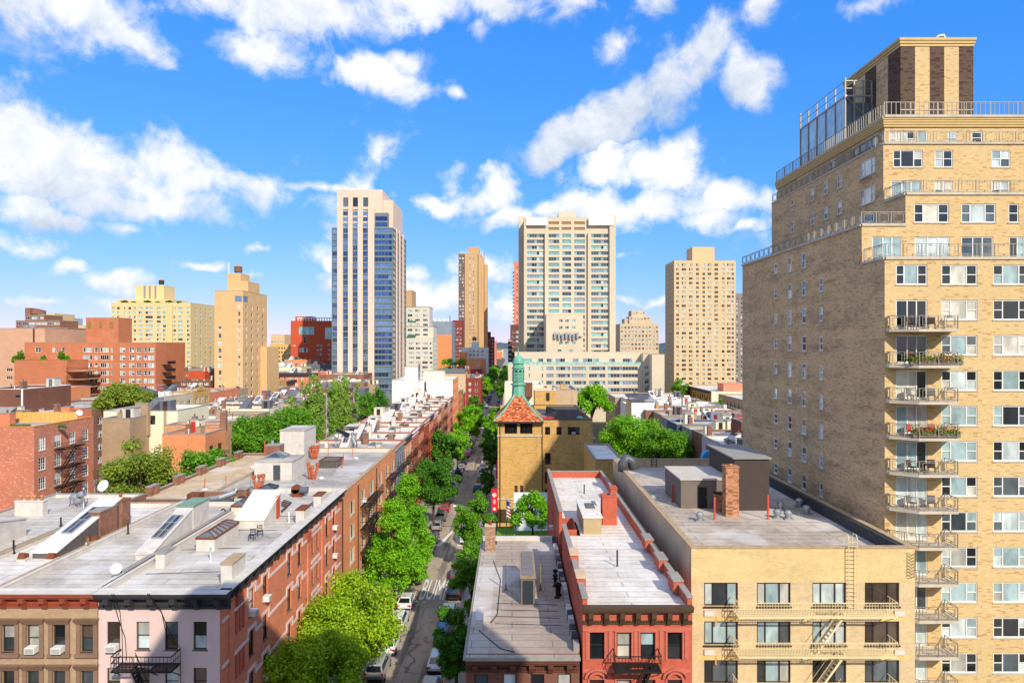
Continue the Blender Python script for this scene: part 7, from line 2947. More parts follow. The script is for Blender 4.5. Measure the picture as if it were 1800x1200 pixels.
def clutter(B, zr, n, seed, x0=None, x1=None, wedgeside=None):
    """the usual roof furniture: stair heads, chimneys, pipes, vents, skylights"""
    r_ = random.Random(seed)
    x0 = B.x0 + 1 if x0 is None else x0
    x1 = B.x1 - 1.5 if x1 is None else x1
    ys = (B.y0 + 1.0, B.y1 - 2.0)
    if wedgeside and ys[1] - ys[0] > 3:
        xm = r_.uniform(x0 + 1, x1 - 2)
        wedge(B, xm, xm + 1.6, ys[0] + .3, min(ys[0] + 5.0, ys[1]), zr, .4, 2.3, wedgeside, r_.choice((WHITEW, WHITEM, LEAD)), (.2, .8, .3, .8) if r_.random() < .5 else None)
    for q in range(n):
        x, y = r_.uniform(x0, x1), r_.uniform(*ys)
        k = r_.random()
        if k < .3:
            chimney(B, x, y, zr, .8, r_.uniform(.8, 1.8), r_.uniform(1.0, 2.2), r_.choice((B_OLD, WHITEW, B_OLD, B_TAN)), r_.choice((0, 0, 1)))
        elif k < .55:
            pipe(B, x, y, zr, r_.uniform(.6, 1.8), r_.choice((BLACK, STEEL, WHITE, RUST)), .07, r_.random() < .4)
        elif k < .75:
            vent(B, x, y, zr, .3, .6, r_.choice((STEEL, WHITE)))
        elif k < .9:
            skybox(B, x, x + 1.3, y, y + 1.6, zr, .5, WHITEW, r_.choice((RUST, STEEL)), .3, 3)
        else:
            bulkhead(B, x, x + 2.0, y, y + 2.2, zr, 2.1, r_.choice((WHITEW, LEAD, SIDE_D, CRMW)), GREYST, 'f', doormat=r_.choice((DARKFR, REDP, LEAD)))


def house(name, label, x0, x1, y0, y1, z, wall, roof, n=5, wside=None, ops=None, rops=None, cop=GREYST, par=.45, group=None, seed=None):
    B = Bld(name, label, 'building', x0, x1, y0, y1, z, group=group)
    B.face('f', wall, ops or [])
    B.face('r', wall, rops or [])
    B.box4(wall, skip='fr')
    B.roof(roof, z - par, par, .3, wall, cop)
    clutter(B, z - par, n, seed or zlib.crc32(label.encode()) % 999, wedgeside=wside)
    return B


# brick house with the black fire escapes, left edge
LX = -70.0
B_HDR = brick('white_jointed_brick', (200, 106, 72), (186, 92, 60), (206, 170, 146), fleck=(214, 160, 126), prob=.12, var=.1, fw=.3, fh=.15)
B = Bld('brick_house', 'red brick house with white sash windows and a dark zigzag fire escape, left edge', 'building', -92, LX, 100.0, 114.2, 19.9)
B.face('f', B_HDR)
lo = []
for yc in (101.7, 105.2, 108.7, 112.0):
    for i in range(5):
        lo.append((yc - .75, 16.2 - 2.9 * i, yc + .75, 18.1 - 2.9 * i, 'dh6', dict(near=1, fr=WHITE, gl=GL_DARK + GL_PALE[:1], sill=STONE, ft=.1)))
B.face('r', B_HDR, lo, depth=.15)
B.box4(B_OLD, skip='fr')
B.roof(R_GREY, 19.4, .5, .3, B_RED, plain('orange_coping', (206, 140, 70), .8, .1))
fire_escape(B, 'r', LX, 104.3, 110.2, [15.9, 13.0, 10.1, 7.2], 1.2, BLACK, True, .95, (.2, .75), False, dens=.35, drop=2.9, slat=.15)
chimney(B, wx(13, 103), 103, 19.4, 1.6, 1.2, 2.2, B_RED, 1)
chimney(B, wx(115, 112), 112.6, 19.4, 1.3, 1.2, 2.3, B_RED, 1)
fn = MB()
for k in range(14):
    x = -81 + k * .75
    fn.box(x, 110.8, 19.4, x + .7, 110.86, 21.0 + .05 * (k % 2), plain('larch_boards', (224, 168, 92), .8, .1, 3))
fn.build('board_fence', B.o)
wedge(B, -82.5, -78.5, 103, 108, 19.4, .3, 2.6, SIDE_D, plain('grey_felt', (150, 146, 140)))
B.done()
planter(-72.5, 100.7, 19.98 - .5, 3.0, 'row of green shrubs on the roof edge of the left brick house', False, 31)
dish((-70.4, 111, 19.98), 'small dish on the coping of the left brick house', .5, .9)
planter(LX + .7, 105.2, 15.95 + 2.95, 1.2, 'window planter on the top landing of the left fire escape', False, 33)

LH = [
    # label, x0, x1, y0, y1, z, wall, roof
    ('cream rendered house with a tall brick chimney and roof ladder', wx(182, 126), wx(312, 126), 126, 139, wz(722, 126), CRMW, R_WHITE),
    ('small flat brick extension against the cream rendered house', wx(182, 120), wx(231, 120), 119.5, 125.9, wz(735, 120), B_TAN, R_GREY),
    ('brown brick rear house with low fire escape left of the round trees', wx(285, 112), wx(361, 112), 112, 120, wz(763, 112), B_ORANGE, R_GREY),
    ('long roofed rear house with patched brick parapet', wx(290, 121), wx(388, 121), 121, 125.8, wz(747, 121), B_RUB, R_SILVER),
]
for i, (lab, x0, x1, y0, y1, z, w, rf_) in enumerate(LH):
    ro = None
    if i == 2:
        ro = grid([(113.5, 115), (116.8, 118.4)], [(z - 4.4, z - 2.2)], 'pair', near=1, fr=DARKFR, gl=GL_DARK)
    op = None
    if i == 0:
        op = [(wx(262, y0), wz(746, y0), wx(273, y0), wz(730, y0), 'pair', dict(near=1, fr=DARKFR, gl=GL_DARK))]
    B = house('rear_house', lab, x0, x1, y0, y1, z, w, rf_, 6, LEAD if i in (0, 3) else None, op, ro)
    if i == 0:
        chimney(B, wx(249, 125), 125.4, wz(765, 125), 2.3, 1.0, wz(709, 125) - wz(765, 125), B_TAN)
        lad = MB()
        for x in (wx(285, 125), wx(288.5, 125)):
            lad.bar((x, 125.7, z - 5), (x, 125.7, z + 1), .08, RUST)
        for k in range(16):
            lad.bar((wx(285, 125), 125.7, z - 4.8 + k * .36), (wx(288.5, 125), 125.7, z - 4.8 + k * .36), .05, RUST)
        lad.build('ladder', B.o)
    if i == 2:
        fire_escape(B, 'r', B.x1, 113.2, 118.8, [z - 4.5], 1.2, BLACK, True, .9, (.3, .75), False, dens=.4)
        chimney(B, wx(395, 121), 120.6, z - .4, 1.0, .8, 3.2, B_OLD)
    B.done()

# rows of roofs behind: block between our street and the next
r_ = random.Random(77)
RW = [B_OLD, WHITEW, B_TAN, CRMW, B_BROWN, WHITEW, B_RUB, LEAD]
RN = ['old brick', 'whitewashed', 'tan brick', 'cream', 'brown brick', 'white painted', 'patched brick', 'lead grey']
RFN = [('silver', R_SILVER), ('white', R_WHITE), ('grey', R_GREY), ('white', R_WHITE)]
y = 139.3
i = 0
ordn2 = ['first', 'second', 'third', 'fourth', 'fifth', 'sixth', 'seventh', 'eighth', 'ninth', 'tenth', 'eleventh', 'twelfth', 'thirteenth', 'fourteenth', 'fifteenth', 'sixteenth', 'seventeenth', 'eighteenth', 'nineteenth', 'twentieth']
while y < 305:
    w_ = r_.uniform(7.4, 9.4)
    z = 15.6 + r_.uniform(-.8, 1.0)
    k = i % 8
    rn, rm = RFN[i % 4]
    B = house('row_house', '%s row house with %s roof, %s behind the courtyard trees' % (RN[k], rn, ordn2[i]), -82 + r_.random() * .1, -60 + r_.uniform(-4, 3), y, y + w_, z, RW[k], rm, 7, (LEAD, SIDE_D, WHITEW)[i % 3],
              rops=grid(spread(y + .6, y + w_ - .6, 3, 1.0), floors(z - 1.5, 2.9, 4, 1.6), 'dh', **FW), group='row houses behind the courtyard trees')
    B.done()
    y += w_ + .05
    i += 1
# facades on the far side of the next street, facing us across it
FC = [(118, 140, 18.5, B_OLD, 'brown brick long front with roof condensers', 2), (140.1, 160, 17.2, B_RED, 'red brick front under the round garden tree', 3), (160.1, 189.8, 16.6, B_OLD, 'worn brick front before the red mid-rise', 6),
      (190, 211, 17.0, plain('grey_beige_render', (206, 190, 160), .85, .08, .3, streak=.2), 'beige concrete front with white casements', 5), (211.1, 223, 17.4, B_OCH, 'ochre front with round-headed windows', 3), (223.1, 246, 16.2, B_RED, 'dark red brick front left of the tan tower', 5),
      (246.1, 254.6, 15.6, B_TAN, 'narrow tan front against the tan tower', 3), (287.5, 298, 16.4, B_OCH, 'small ochre front right of the tan tower', 3), (298.1, 310, 16.0, B_RED, 'dark corniced red front beyond the tan tower', 4)]
for (y0, y1, z, w, lab, nb) in FC:
    B = house('street_house', lab + ' across the next street', -120, -98.5, y0, y1, z, w, (R_GREY, R_SILVER)[nb % 2], 6, LEAD,
              rops=grid(spread(y0 + .8, y1 - .8, nb, 1.9), floors(z - 2.0, 3.1, 4, 1.7), 'pair', **FW))
    if 'dark corniced' in lab:
        cb_ = MB()
        cb_.box(-98.5, y0, z - 1.2, -97.6, y1, z, CORN_D)
        cb_.build('cornice', B.o)
    if 'round-headed' in lab:
        gb = MB()
        for k in range(7):
            gb.box(-98.6, 213 + k * .9, z, -98.3, 213 + (k + 1) * .9, z + 1.8 - abs(k - 3) * .45, B_OCH)
        gb.build('gable', B.o)
    B.done()
for k, (yy_, lab) in enumerate(((196, 'twin white condensers on the beige concrete house, near one'), (199, 'twin white condensers on the beige concrete house, far one'))):
    condenser((-100.5, yy_, 16.55), lab, 1.6, 1.0, 1.9, WHITE)
# sloped black solar sheds
for k, px in enumerate((222, 262)):
    t = thing('solar_shed', ('left', 'right')[k] + ' black sloped solar shed on the roofs before the red mid-rise', 'solar panel', (wx(px, 200), 200, 16.5))
    mb = MB()
    mb.hexa([(-4, 0, 0), (3.5, 0, 0), (3.5, 4, 0), (-4, 4, 0), (-4, 0, 2.8), (3.5, 0, .6), (3.5, 4, .6), (-4, 4, 2.8)], plain('solar_black', (30, 32, 38), .25, .1, spec=.5))
    child('panel', mb.mesh('panel'), t)
    mb = MB()
    for q in range(5):
        mb.bar((-4 + q * 1.85, -.03, 2.82 - q * .54), (-4 + q * 1.85, 4.03, 2.82 - q * .54), .12, STEEL)
    child('frame', mb.mesh('frame'), t)
# left edge pieces
B = house('brick_house', 'brown brick house with white gutter at the left edge', wx(-40, 150), wx(42, 150), 150, 166, wz(684, 150), B_BROWN, R_SILVER, 4, None, [(wx(26, 150), wz(699, 150), wx(36, 150), wz(694, 150), 'one', dict(near=1, fr=STEEL, gl=GL_DARK))], cop=WHITE)
gt = MB()
gt.tube([(wx(40, 150), 149.8, wz(684, 150)), (wx(40, 150), 149.8, wz(715, 150))], .18, WHITE, 6)
gt.build('downpipe', B.o)
B.done()
B = house('brick_house', 'orange brick house with black balcony and purple curtains at left', wx(40, 192), wx(105, 192), 192, 206, wz(683, 192), B_ORANGE, R_GREY, 4, None,
          [(wx(62, 192), wz(692, 192), wx(78, 192), wz(684.5, 192), 'strip4', dict(near=1, fr=WHITE, gl=[plain('plum_curtain', (96, 44, 60), .8, .1), GL_PALE[0]])), (wx(84, 192), wz(690, 192), wx(100, 192), wz(684, 192), 'strip4', dict(near=1, fr=WHITE, gl=GL_PALE))])
q = MB()
q.box(wx(59, 191), 190.6, wz(697, 191), wx(91, 191), 191.9, wz(692, 191), BLACK)
q.build('balcony', B.o)
B.done()
B = house('roof_house', 'small vermilion roof cabin left of the tan tower', wx(316, 270), wx(360, 270), 270, 280, wz(653, 270), RED2, R_DARK, 3, None, [(wx(325, 270), wz(661, 270), wx(331, 270), wz(656, 270), 'pair', FW)])
B.done()
B = house('dark_house', 'low dark brick house left of the tan tower', wx(318, 262), wx(379, 262), 258, 268, wz(668, 262), B_BROWN, R_DARK, 5, None, grid(spread(wx(326, 262), wx(376, 262), 5, 1.6), [(wz(676, 262), wz(671, 262))], 'pair', **FW))
B.done()
B = house('low_house', 'grey roofed low house at the foot of the cream block', wx(290, 300), wx(378, 300), 300, 330, wz(648, 300), B_TAN, R_DARK, 6)
B.done()

# beyond the cross avenue, left
GEN = [('tan front with slate mansard at the second crossing', 770, 818, 656, 338, 16, plain('tan_front', (206, 176, 134), .85, .06, .2)),
       ('deep red flank house beside the mansard front', 818.3, 845, 664, 342, 40, DRD),
       ('grey roofed far row left of the deep red flank', 724, 769, 664, 350, 20, B_BROWN),
       ('far brown row behind the poplars', 560, 640, 658, 345, 20, B_OLD),
       ('far brick row with black cornice under the vermilion block', 473, 559, 655, 342, 22, B_RED),
       ('far cream row right of the tan tower', 484, 530, 645, 372, 18, CRMW),
       ('far slate row under the vermilion block', 531, 582, 641, 392, 18, LEAD),
       ('far white row under the amber block', 474, 500, 637, 408, 18, WB),
       ('far brick row under the amber block', 500, 546, 632, 425, 18, B_ORANGE)]
for lab, a, b, py, Yq, d, w in GEN:
    x0, x1 = wx(a, Yq), wx(b, Yq)
    B = house('far_row_house', lab, x0, x1, Yq, Yq + d, wz(py, Yq), w, (R_WHITE, R_GREY)[len(lab) % 2], 9, LEAD, grid(spread(x0 + .6, x1 - .6, max(2, int((x1 - x0) / 3)), 1.2), floors(wz(py, Yq) - 2.2, 3.1, 4, 1.7), 'dh', **FW),
              rops=grid(spread(Yq + 1, Yq + d - 1, max(2, int(d / 4)), 1.2), floors(wz(py, Yq) - 2.2, 3.1, 4, 1.7), 'dh', **FW))
    if 'mansard' in lab and 'beside' not in lab:
        m_ = MB()
        m_.hexa([(x0, Yq - .4, B.z1 + .09), (x1, Yq - .4, B.z1 + .09), (x1, Yq + 5, B.z1 + .09), (x0, Yq + 5, B.z1 + .09), (x0, Yq + .5, B.z1 + 2.2), (x1, Yq + .5, B.z1 + 2.2), (x1, Yq + 5, B.z1 + 2.2), (x0, Yq + 5, B.z1 + 2.2)], LEAD)
        m_.build('mansard', B.o)
    if 'black cornice' in lab:
        m_ = MB()
        m_.box(x0, Yq - .8, B.z1 - 1.6, x1, Yq - .003, B.z1 + .05, CORN_D)
        m_.build('cornice', B.o)
    B.done()
# street walls of the next block on our street
for k in range(6):
    y0 = 384 + k * 17
    m_ = (B_ORANGE, DRD, B_TAN, B_RED, WB, B_OCH)[k]
    B = house('far_row_house', '%s far row house on the left of the next block' % ('orange', 'maroon', 'tan', 'red', 'white', 'ochre')[k], -36, BL, y0, y0 + 16.9, 14.5 + (k * 7 % 4), m_, R_WHITE, 5, None, rops=grid(spread(y0 + 1, y0 + 16, 6, 1.2), floors(12.8, 3, 4, 1.6), 'dh', **FW))
    B.done()
for k in range(4):
    y0 = 196 + k * 20
    m_ = (B_TAN, B_RED, WB, B_BROWN)[k]
    B = house('walk_up_house', '%s walk-up roof on the right of the street beyond the school' % ('tan', 'red', 'white', 'brown')[k], BR, 14, y0, y0 + 19.9, 14 + k % 2, m_, (R_GREY, R_WHITE)[k % 2], 7, LEAD)
    B.done()

# ------------------------------------------------------------------ right-hand block
RD = [('dark flat roofed house behind the yellow house', 30.0, 41.0, 92, 104, 14.8, B_BROWN, R_GREY), ('brown brick house with weathered dormer behind the yellow house', 33.5, 47.0, 104.2, 118, 14.6, B_OLD, R_TAN),
      ('white roofed house with stepped white stair wall', 37.0, 60.0, 118.2, 133, 14.2, WHITEW, R_WHITE), ('grey roofed house with red brick party wall by the beige tower', 38.0, 62.0, 133.2, 144, 14.0, B_OLD, R_SILVER),
      ('silver roofed house with maroon stair door', 38.0, 62.0, 144.2, 153, 13.8, GREYST, R_SILVER), ('navy parapet house with pale stair heads', 37.0, 62.0, 153.2, 163, 14.0, plain('navy_render', (70, 84, 110), .8, .1), R_SILVER),
      ('blue grey parapet house with blue doors', 38.0, 62.0, 163.2, 173, 13.6, plain('blue_grey_render', (126, 136, 150), .8, .1), R_GREY), ('tan parapet house crowded with pipes', 38.0, 62.0, 173.2, 184, 13.9, B_TAN, R_SILVER),
      ('brown parapet house with red door stair head', 36.0, 62.0, 184.2, 197, 14.2, B_OLD, R_WHITE), ('white cluttered roof below the ivory slab', 34.0, 62.0, 197.2, 214, 14.0, WB, R_WHITE),
      ('pale long roof with ducts before the ivory wing', 38.0, 62.0, 214.2, 238, 13.6, WB, R_SILVER), ('far pale roof beside the ochre walk-ups', 36.0, 62.0, 238.2, 262, 13.4, B_TAN, R_WHITE)]
for i, (lab, x0, x1, y0, y1, z, w, rf_) in enumerate(RD):
    B = house('row_house', lab, x0, x1, y0, y1, z, w, rf_, 11, (LEAD, WHITEW, SIDE_D)[i % 3], group=None, rops=None)
    zr_ = z - .45
    if i in (4, 6, 8):
        bulkhead(B, x0 + 4 + i, x0 + 6.2 + i, y0 + 1.5, y0 + 4.5, zr_, 2.3, (CRMW, LEAD, plain('blue_grey_render', (126, 136, 150)), CRMW)[i % 4], GREYST, 'f', doormat=(plain('maroon_door', (120, 40, 44), .6, .05), plain('navy_door', (44, 62, 92), .6, .05))[i % 2])
    if i in (5, 7):
        bulkhead(B, x0 + 11, x0 + 13, y0 + 2, y0 + 5, zr_, 2.2, (LEAD, CRMW)[i % 2], GREYST, 'f', doormat=plain('navy_door', (44, 62, 92)))
    B.done()
B = house('brick_stair_house', 'dark brick roof cabin against the beige tower', 44.0, 50.5, 131, 137, 17.2, B_BROWN, R_GREY, 1)
B.done()
condenser((41, 126, 13.75), 'white twin fan condenser on the white roof by the large round tree', 2.0, 1.2, 1.6, WHITE)
for k in range(4):
    condenser((44 + k * 2.2, 204 + (k % 2) * 4, 13.55), 'white rooftop unit below the ivory slab, %s from the left' % ordn2[k], 1.5, 1.5, 1.9, WHITE)
# white shed with black roof and yellow gable, left of them
B = Bld('roof_shed', 'white walled shed with black roof and yellow gable behind the round trees', 'building', wx(1110, 186), wx(1150, 186), 186, 195, wz(705, 186))
YG = plain('yellow_siding', (230, 204, 130), .8, .06)
B.face('f', plain('white_siding', (230, 230, 226), .7, .04))
B.face('l', YG)
B.face('r', WB)
B.face('k', WB)
rb3 = MB()
rb3.hexa([(B.x0 - .3, 185.6, B.z1 - .1), (B.x1 + .3, 185.6, B.z1 - .1), (B.x1 + .3, 195.3, B.z1 + 1.2), (B.x0 - .3, 195.3, B.z1 + 1.2), (B.x0 - .3, 185.6, B.z1 + .15), (B.x1 + .3, 185.6, B.z1 + .15), (B.x1 + .3, 195.3, B.z1 + 1.5), (B.x0 - .3, 195.3, B.z1 + 1.5)], R_DARK)
rb3.build('roof', B.o)
B.done()
# ochre walk-ups across the right street
for (y0, y1, z, w, lab, nb) in ((267, 309, 13.6, B_OCH, 'long ochre walk-up with black cornice and fire escapes', 12), (228, 258, 13.2, B_TAN, 'tan walk-up with dark fire escapes beside the beige tower', 7)):
    B = Bld('walk_up_house', lab, 'building', 78, 100, y0, y1, z)
    B.face('l', w, grid(spread(y0 + .8, y1 - .8, nb, 1.3), floors(z - 1.7, 2.95, 4, 1.7), 'dh', fr=DARKFR, gl=GL_DARK))
    B.face('f', CRMW if nb == 12 else w, grid(spread(79, 99, 4, 1.2), floors(z - 1.7, 2.95, 4, 1.7), 'dh', fr=DARKFR, gl=GL_DARK))
    B.box4(w, skip='fl')
    B.roof(R_WHITE, None, .4, .3, w, GREYST)
    if nb == 12:
        q = MB()
        q.box(77.2, y0, z - 1.0, 77.997, y1, z, CORN_D)
        q.build('cornice', B.o)
    for k in range(nb // 3):
        c = y0 + 4 + k * 9
        fire_escape(B, 'l', 78, c, c + 4, [z - 3.5, z - 6.4], 1.1, BLACK, False, .9, dens=.8, slat=.3)
    SALM = plain('salmon_render', (222, 140, 108), .85, .06, .2)
    bulkhead(B, 84, 91, y0 + 4, y0 + 12, z - .4, 3.0, SALM, SALM)
    bulkhead(B, 88, 96, y0 + 15, y0 + 22, z - .4, 2.4, SALM, SALM)
    B.done()
# tower behind the viewpoint: its shadow falls on the corner in front
B = Bld('viewpoint_tower', 'tan brick tower behind the viewpoint that shades the near corner', 'building', 4.1, 24.1, -24, -1.2, 51.9)
B.face('f', TAN2)
B.face('k', TAN2, grid(spread(5, 23.5, 6, 2.0), floors(49, 3, 15, 1.6), 'strip3', **FW), depth=.15)
B.face('l', TAN2)
B.face('r', TAN2)
B.roof(R_GREY, None, .8, .4, TAN2, GREYST)
B.done()

# ------------------------------------------------------------------ trees
BARK = plain('bark', (84, 70, 58), .95, .25, 3, bump=.4)
LEAF = {
    'lime': leafmat('leaf_lime', (116, 160, 16), (190, 216, 44), .34),
    'bright': leafmat('leaf_bright', (76, 150, 16), (156, 214, 40), .34),
    'mid': leafmat('leaf_mid', (62, 124, 22), (132, 184, 42), .32),
    'dark': leafmat('leaf_dark', (46, 102, 28), (104, 158, 44), .3),
    'olive': leafmat('leaf_olive', (92, 118, 30), (166, 178, 62), .32),
    'pale': leafmat('leaf_pale', (104, 146, 48), (176, 204, 92), .34),
}


def leaf_cloud(centres, radii, n, size, seed, mat, squash=.8, inner=.2):
    """leaf-sized faces spread through clumps; denser towards each clump's skin"""
    g = np.random.default_rng(seed)
    C = np.array(centres)
    Rr = np.array(radii)
    w = Rr ** 2
    idx = g.choice(len(C), size=n, p=w / w.sum())
    d = g.normal(size=(n, 3))
    d /= np.linalg.norm(d, axis=1)[:, None]
    rad = Rr[idx] * (inner + (1 - inner) * g.random(n) ** .5) * g.uniform(.7, 1.25, n)
    p = C[idx] + d * rad[:, None] * np.array([1, 1, squash]) + g.normal(size=(n, 3)) * (Rr[idx] * .16)[:, None]
    # leaf plane: mostly facing outward and up, some at random
    nrm = d * .7 + np.array([0, 0, .55]) + g.normal(size=(n, 3)) * .55
    nrm /= np.linalg.norm(nrm, axis=1)[:, None]
    t = np.cross(nrm, g.normal(size=(n, 3)))
    t /= np.linalg.norm(t, axis=1)[:, None]
    b = np.cross(nrm, t)
    s = size * g.uniform(.6, 1.35, n)[:, None]
    v = np.empty((n * 4, 3))
    v[0::4] = p - t * s
    v[1::4] = p - b * s * .55 + nrm * s * .12
    v[2::4] = p + t * s
    v[3::4] = p + b * s * .55 + nrm * s * .12
    me = bpy.data.meshes.new('crown')
    me.vertices.add(n * 4)
    me.vertices.foreach_set('co', v.ravel())
    me.loops.add(n * 4)
    me.loops.foreach_set('vertex_index', np.arange(n * 4, dtype=np.int32))
    me.polygons.add(n)
    me.polygons.foreach_set('loop_start', np.arange(0, n * 4, 4, dtype=np.int32))
    me.polygons.foreach_set('loop_total', np.full(n, 4, dtype=np.int32))
    me.materials.append(mat)
    me.update(calc_edges=True)
    me.validate()
    return me


TREE = {}


def tree_meshes(kind, seed, h, rx, z0, leaf, n, size, form='round', clumps=34):
    """crown (leaf cloud) and branching trunk for a tree h high whose crown starts at z0"""
    r_ = random.Random(seed)
    cz, rz = (h + z0) / 2, (h - z0) / 2
    C, Rd = [], []
    k = 0
    while len(C) < clumps:
        u = Vector((r_.gauss(0, 1), r_.gauss(0, 1), r_.gauss(0, 1))).normalized() * r_.random() ** .38
        if form == 'round':
            cr = r_.uniform(.15, .30) * min(rx, rz)
            c = Vector((u.x * (rx - cr * .6), u.y * (rx - cr * .6), cz + u.z * (rz - cr * .7)))
            if u.z < -.55:
                c.x *= .75
                c.y *= .75
        elif form == 'column':                          # upright plumes of uneven height
            j = len(C) % 9
            pr_ = random.Random(seed * 10 + j)
            a, q = pr_.random() * 6.28, pr_.random() ** .5
            top = h - (h - z0) * (.02 + .42 * q * pr_.random())
            t = r_.random()
            cr = rx * (.15 + .22 * (1 - t) ** .5)
            lean = q * rx * (.35 + .5 * t)
            c = Vector((math.cos(a) * lean + r_.gauss(0, .12), math.sin(a) * lean + r_.gauss(0, .12), z0 + (top - z0) * t))
        elif form == 'cone':
            cr = r_.uniform(.15, .27) * rx
            t = int(r_.random() ** 1.3 * 9) / 9 + r_.uniform(-.02, .02)
            wr = rx * (1 - t) ** .75
            a = r_.random() * 6.28
            q = r_.random() ** .4
            c = Vector((math.cos(a) * wr * q, math.sin(a) * wr * q, z0 + (h - z0 - cr) * t))
        else:                                           # flat layered (umbrella)
            cr = r_.uniform(.16, .3) * rx
            a = r_.random() * 6.28
            q = r_.random() ** .5
            c = Vector((math.cos(a) * rx * q * .85, math.sin(a) * rx * q * .85, z0 + (h - z0) * (.35 + .65 * (1 - q * q)) * r_.uniform(.75, 1)))
        C.append(c)
        Rd.append(cr)
    crown = leaf_cloud(C, Rd, n, size, seed, LEAF[leaf], .85 if form != 'column' else 1.3)
    mb = MB()
    tr = max(.14, h * .016)
    fork = z0 + (h - z0) * .18
    mb.tube([(0, 0, -.1), (0, 0, .3), (r_.uniform(-.1, .1), r_.uniform(-.1, .1), fork * .6), (0, 0, fork), (0, 0, z0 + (h - z0) * .6)], [tr * 1.5, tr * 1.1, tr, tr * .8, tr * .25], BARK, 8)
    for c in sorted(C, key=lambda c: -c.length)[:12]:
        m = Vector((c.x * .45, c.y * .45, fork + (c.z - fork) * .35 + .2))
        mb.tube([(0, 0, fork * .9), m, c], [tr * .5, tr * .32, tr * .08], BARK, 6)
    return crown, mb.mesh('trunk', smooth=True)


def tree(label, x, y, h, rx, z0, leaf, n=9000, size=.2, form='round', seed=1, clumps=46, name='street_tree', group=None, rz=0.0, zb=0.0, share=None):
    key = share or (leaf, seed, h, rx, form)
    if key not in TREE:
        TREE[key] = tree_meshes(leaf, seed, h, rx, z0, leaf, n, size, form, clumps)
    cr, tk = TREE[key]
    t = thing(name, label, 'tree', (x, y, zb), group, rz)
    child('trunk', tk, t)
    child('crown', cr, t)
    return t


# left pavement
tree('yellow green street tree filling the bottom centre', -14.3, 60.5, 11.9, 4.7, 2.4, 'lime', 36000, .13, seed=3, clumps=90)
tree('yellow green street tree nearest the viewer, half in shade', -15.4, 53.0, 10.8, 4.3, 2.6, 'lime', 26000, .13, seed=5, clumps=70)
tree('bright green pointed street tree beside the orange apartment house, nearer', -14.6, 84.0, 14.0, 3.7, 3.6, 'bright', 22000, .15, 'cone', 7, 110)
tree('bright green pointed street tree beside the orange apartment house, farther', -14.2, 93.5, 15.6, 3.9, 3.0, 'bright', 20000, .15, 'cone', 8, 100)
tree('dark green round street tree over the parked red car', -13.4, 117.0, 13.0, 4.6, 3.8, 'dark', 20000, .19, seed=11, clumps=60)
tree('deep green street tree before the white lamp', -15.2, 150.0, 14.0, 4.0, 3.5, 'dark', 11000, .26, seed=12)
tree('mid green street tree right of the deep green one', -13.0, 163.0, 12.4, 3.9, 3.5, 'bright', 9000, .26, seed=13)
tree('rounded yellow green tree halfway down the left pavement', -12.6, 203.0, 14.8, 4.9, 3.8, 'bright', 13000, .28, seed=14, clumps=44)
tree('small green tree past the rounded one', -13.8, 232.0, 12.0, 3.5, 3.5, 'mid', 6000, .3, seed=15)
tree('dark tree at the far corner of the left row', -14.4, 262.0, 12.5, 3.8, 3.5, 'dark', 6000, .3, seed=16)
# right pavement
tree('shaded dark green tree at the brown corner house', -4.8, 59.5, 9.6, 2.3, 2.4, 'dark', 20000, .12, seed=21, clumps=40)
tree('green street tree against the taupe roof', -4.2, 74.0, 11.2, 2.6, 2.6, 'mid', 22000, .13, seed=22, clumps=40)
tree('round green tree in front of the school tower', -5.2, 96.5, 11.6, 3.1, 2.8, 'mid', 20000, .15, seed=23, clumps=40)
tree('slim dark tree by the far red banner', -5.0, 134.0, 8.0, 1.6, 2.4, 'dark', 4000, .2, seed=24)
tree('dark green street tree left of the school tower', -4.6, 156.0, 13.6, 2.9, 3.0, 'dark', 8000, .25, seed=25)
tree('light green street tree above the dark one, right pavement', -5.3, 178.0, 15.2, 3.0, 3.5, 'bright', 8000, .27, seed=26)
tree('mid green tree on the right pavement near the crossing', -5.0, 214.0, 13.0, 3.3, 3.5, 'mid', 6000, .3, seed=27)
# far blocks
for k in range(16):
    s_ = k % 2
    tree(('left' if s_ else 'right') + ' pavement tree of the far block, %s pair from the crossing' % ordn2[k // 2], (-15.4, -4.2)[1 - s_] if s_ else -4.2, 350 + k * 17, 15 + (k * 5) % 5, 5.4, 3.5, ('dark', 'bright', 'mid', 'bright', 'mid')[k % 5], 5000, .45, seed=40 + k % 5,
         share=('fs', k % 5), group='trees of the far block')
# courtyards
tree('feathery olive green tree behind the left roofs', wx(250, 86), 86.0, 20.6, 5.2, 6.5, 'olive', 36000, .17, seed=51, clumps=80, name='courtyard_tree')
tree('lower dark green tree beside the tan roof', wx(352, 96), 97.0, 18.0, 4.6, 7.0, 'mid', 14000, .24, seed=52, name='courtyard_tree')
tree('broad dark green tree behind the tan roof, left of the pair', wx(447, 130), 130.0, 20.0, 6.2, 7.0, 'mid', 24000, .23, seed=53, clumps=80, name='courtyard_tree')
tree('broad dark green tree behind the tan roof, right of the pair', wx(508, 134), 134.0, 20.6, 6.0, 7.0, 'mid', 22000, .23, seed=54, clumps=80, name='courtyard_tree')
tree('pale grey green tree between round trees and poplars', wx(518, 150), 152.0, 21.0, 4.2, 8.0, 'pale', 9000, .25, seed=55, name='courtyard_tree')
tree('left tall poplar among the white roofs', wx(552, 148), 148.0, 27.2, 3.0, 6.0, 'pale', 26000, .2, 'column', 56, 150, name='poplar')
tree('middle tall poplar among the white roofs', wx(590, 150), 150.0, 27.0, 3.0, 6.0, 'pale', 26000, .2, 'column', 57, 150, name='poplar')
tree('right shorter poplar among the white roofs', wx(612, 152), 153.0, 25.6, 2.6, 6.0, 'pale', 20000, .2, 'column', 58, 120, name='poplar')
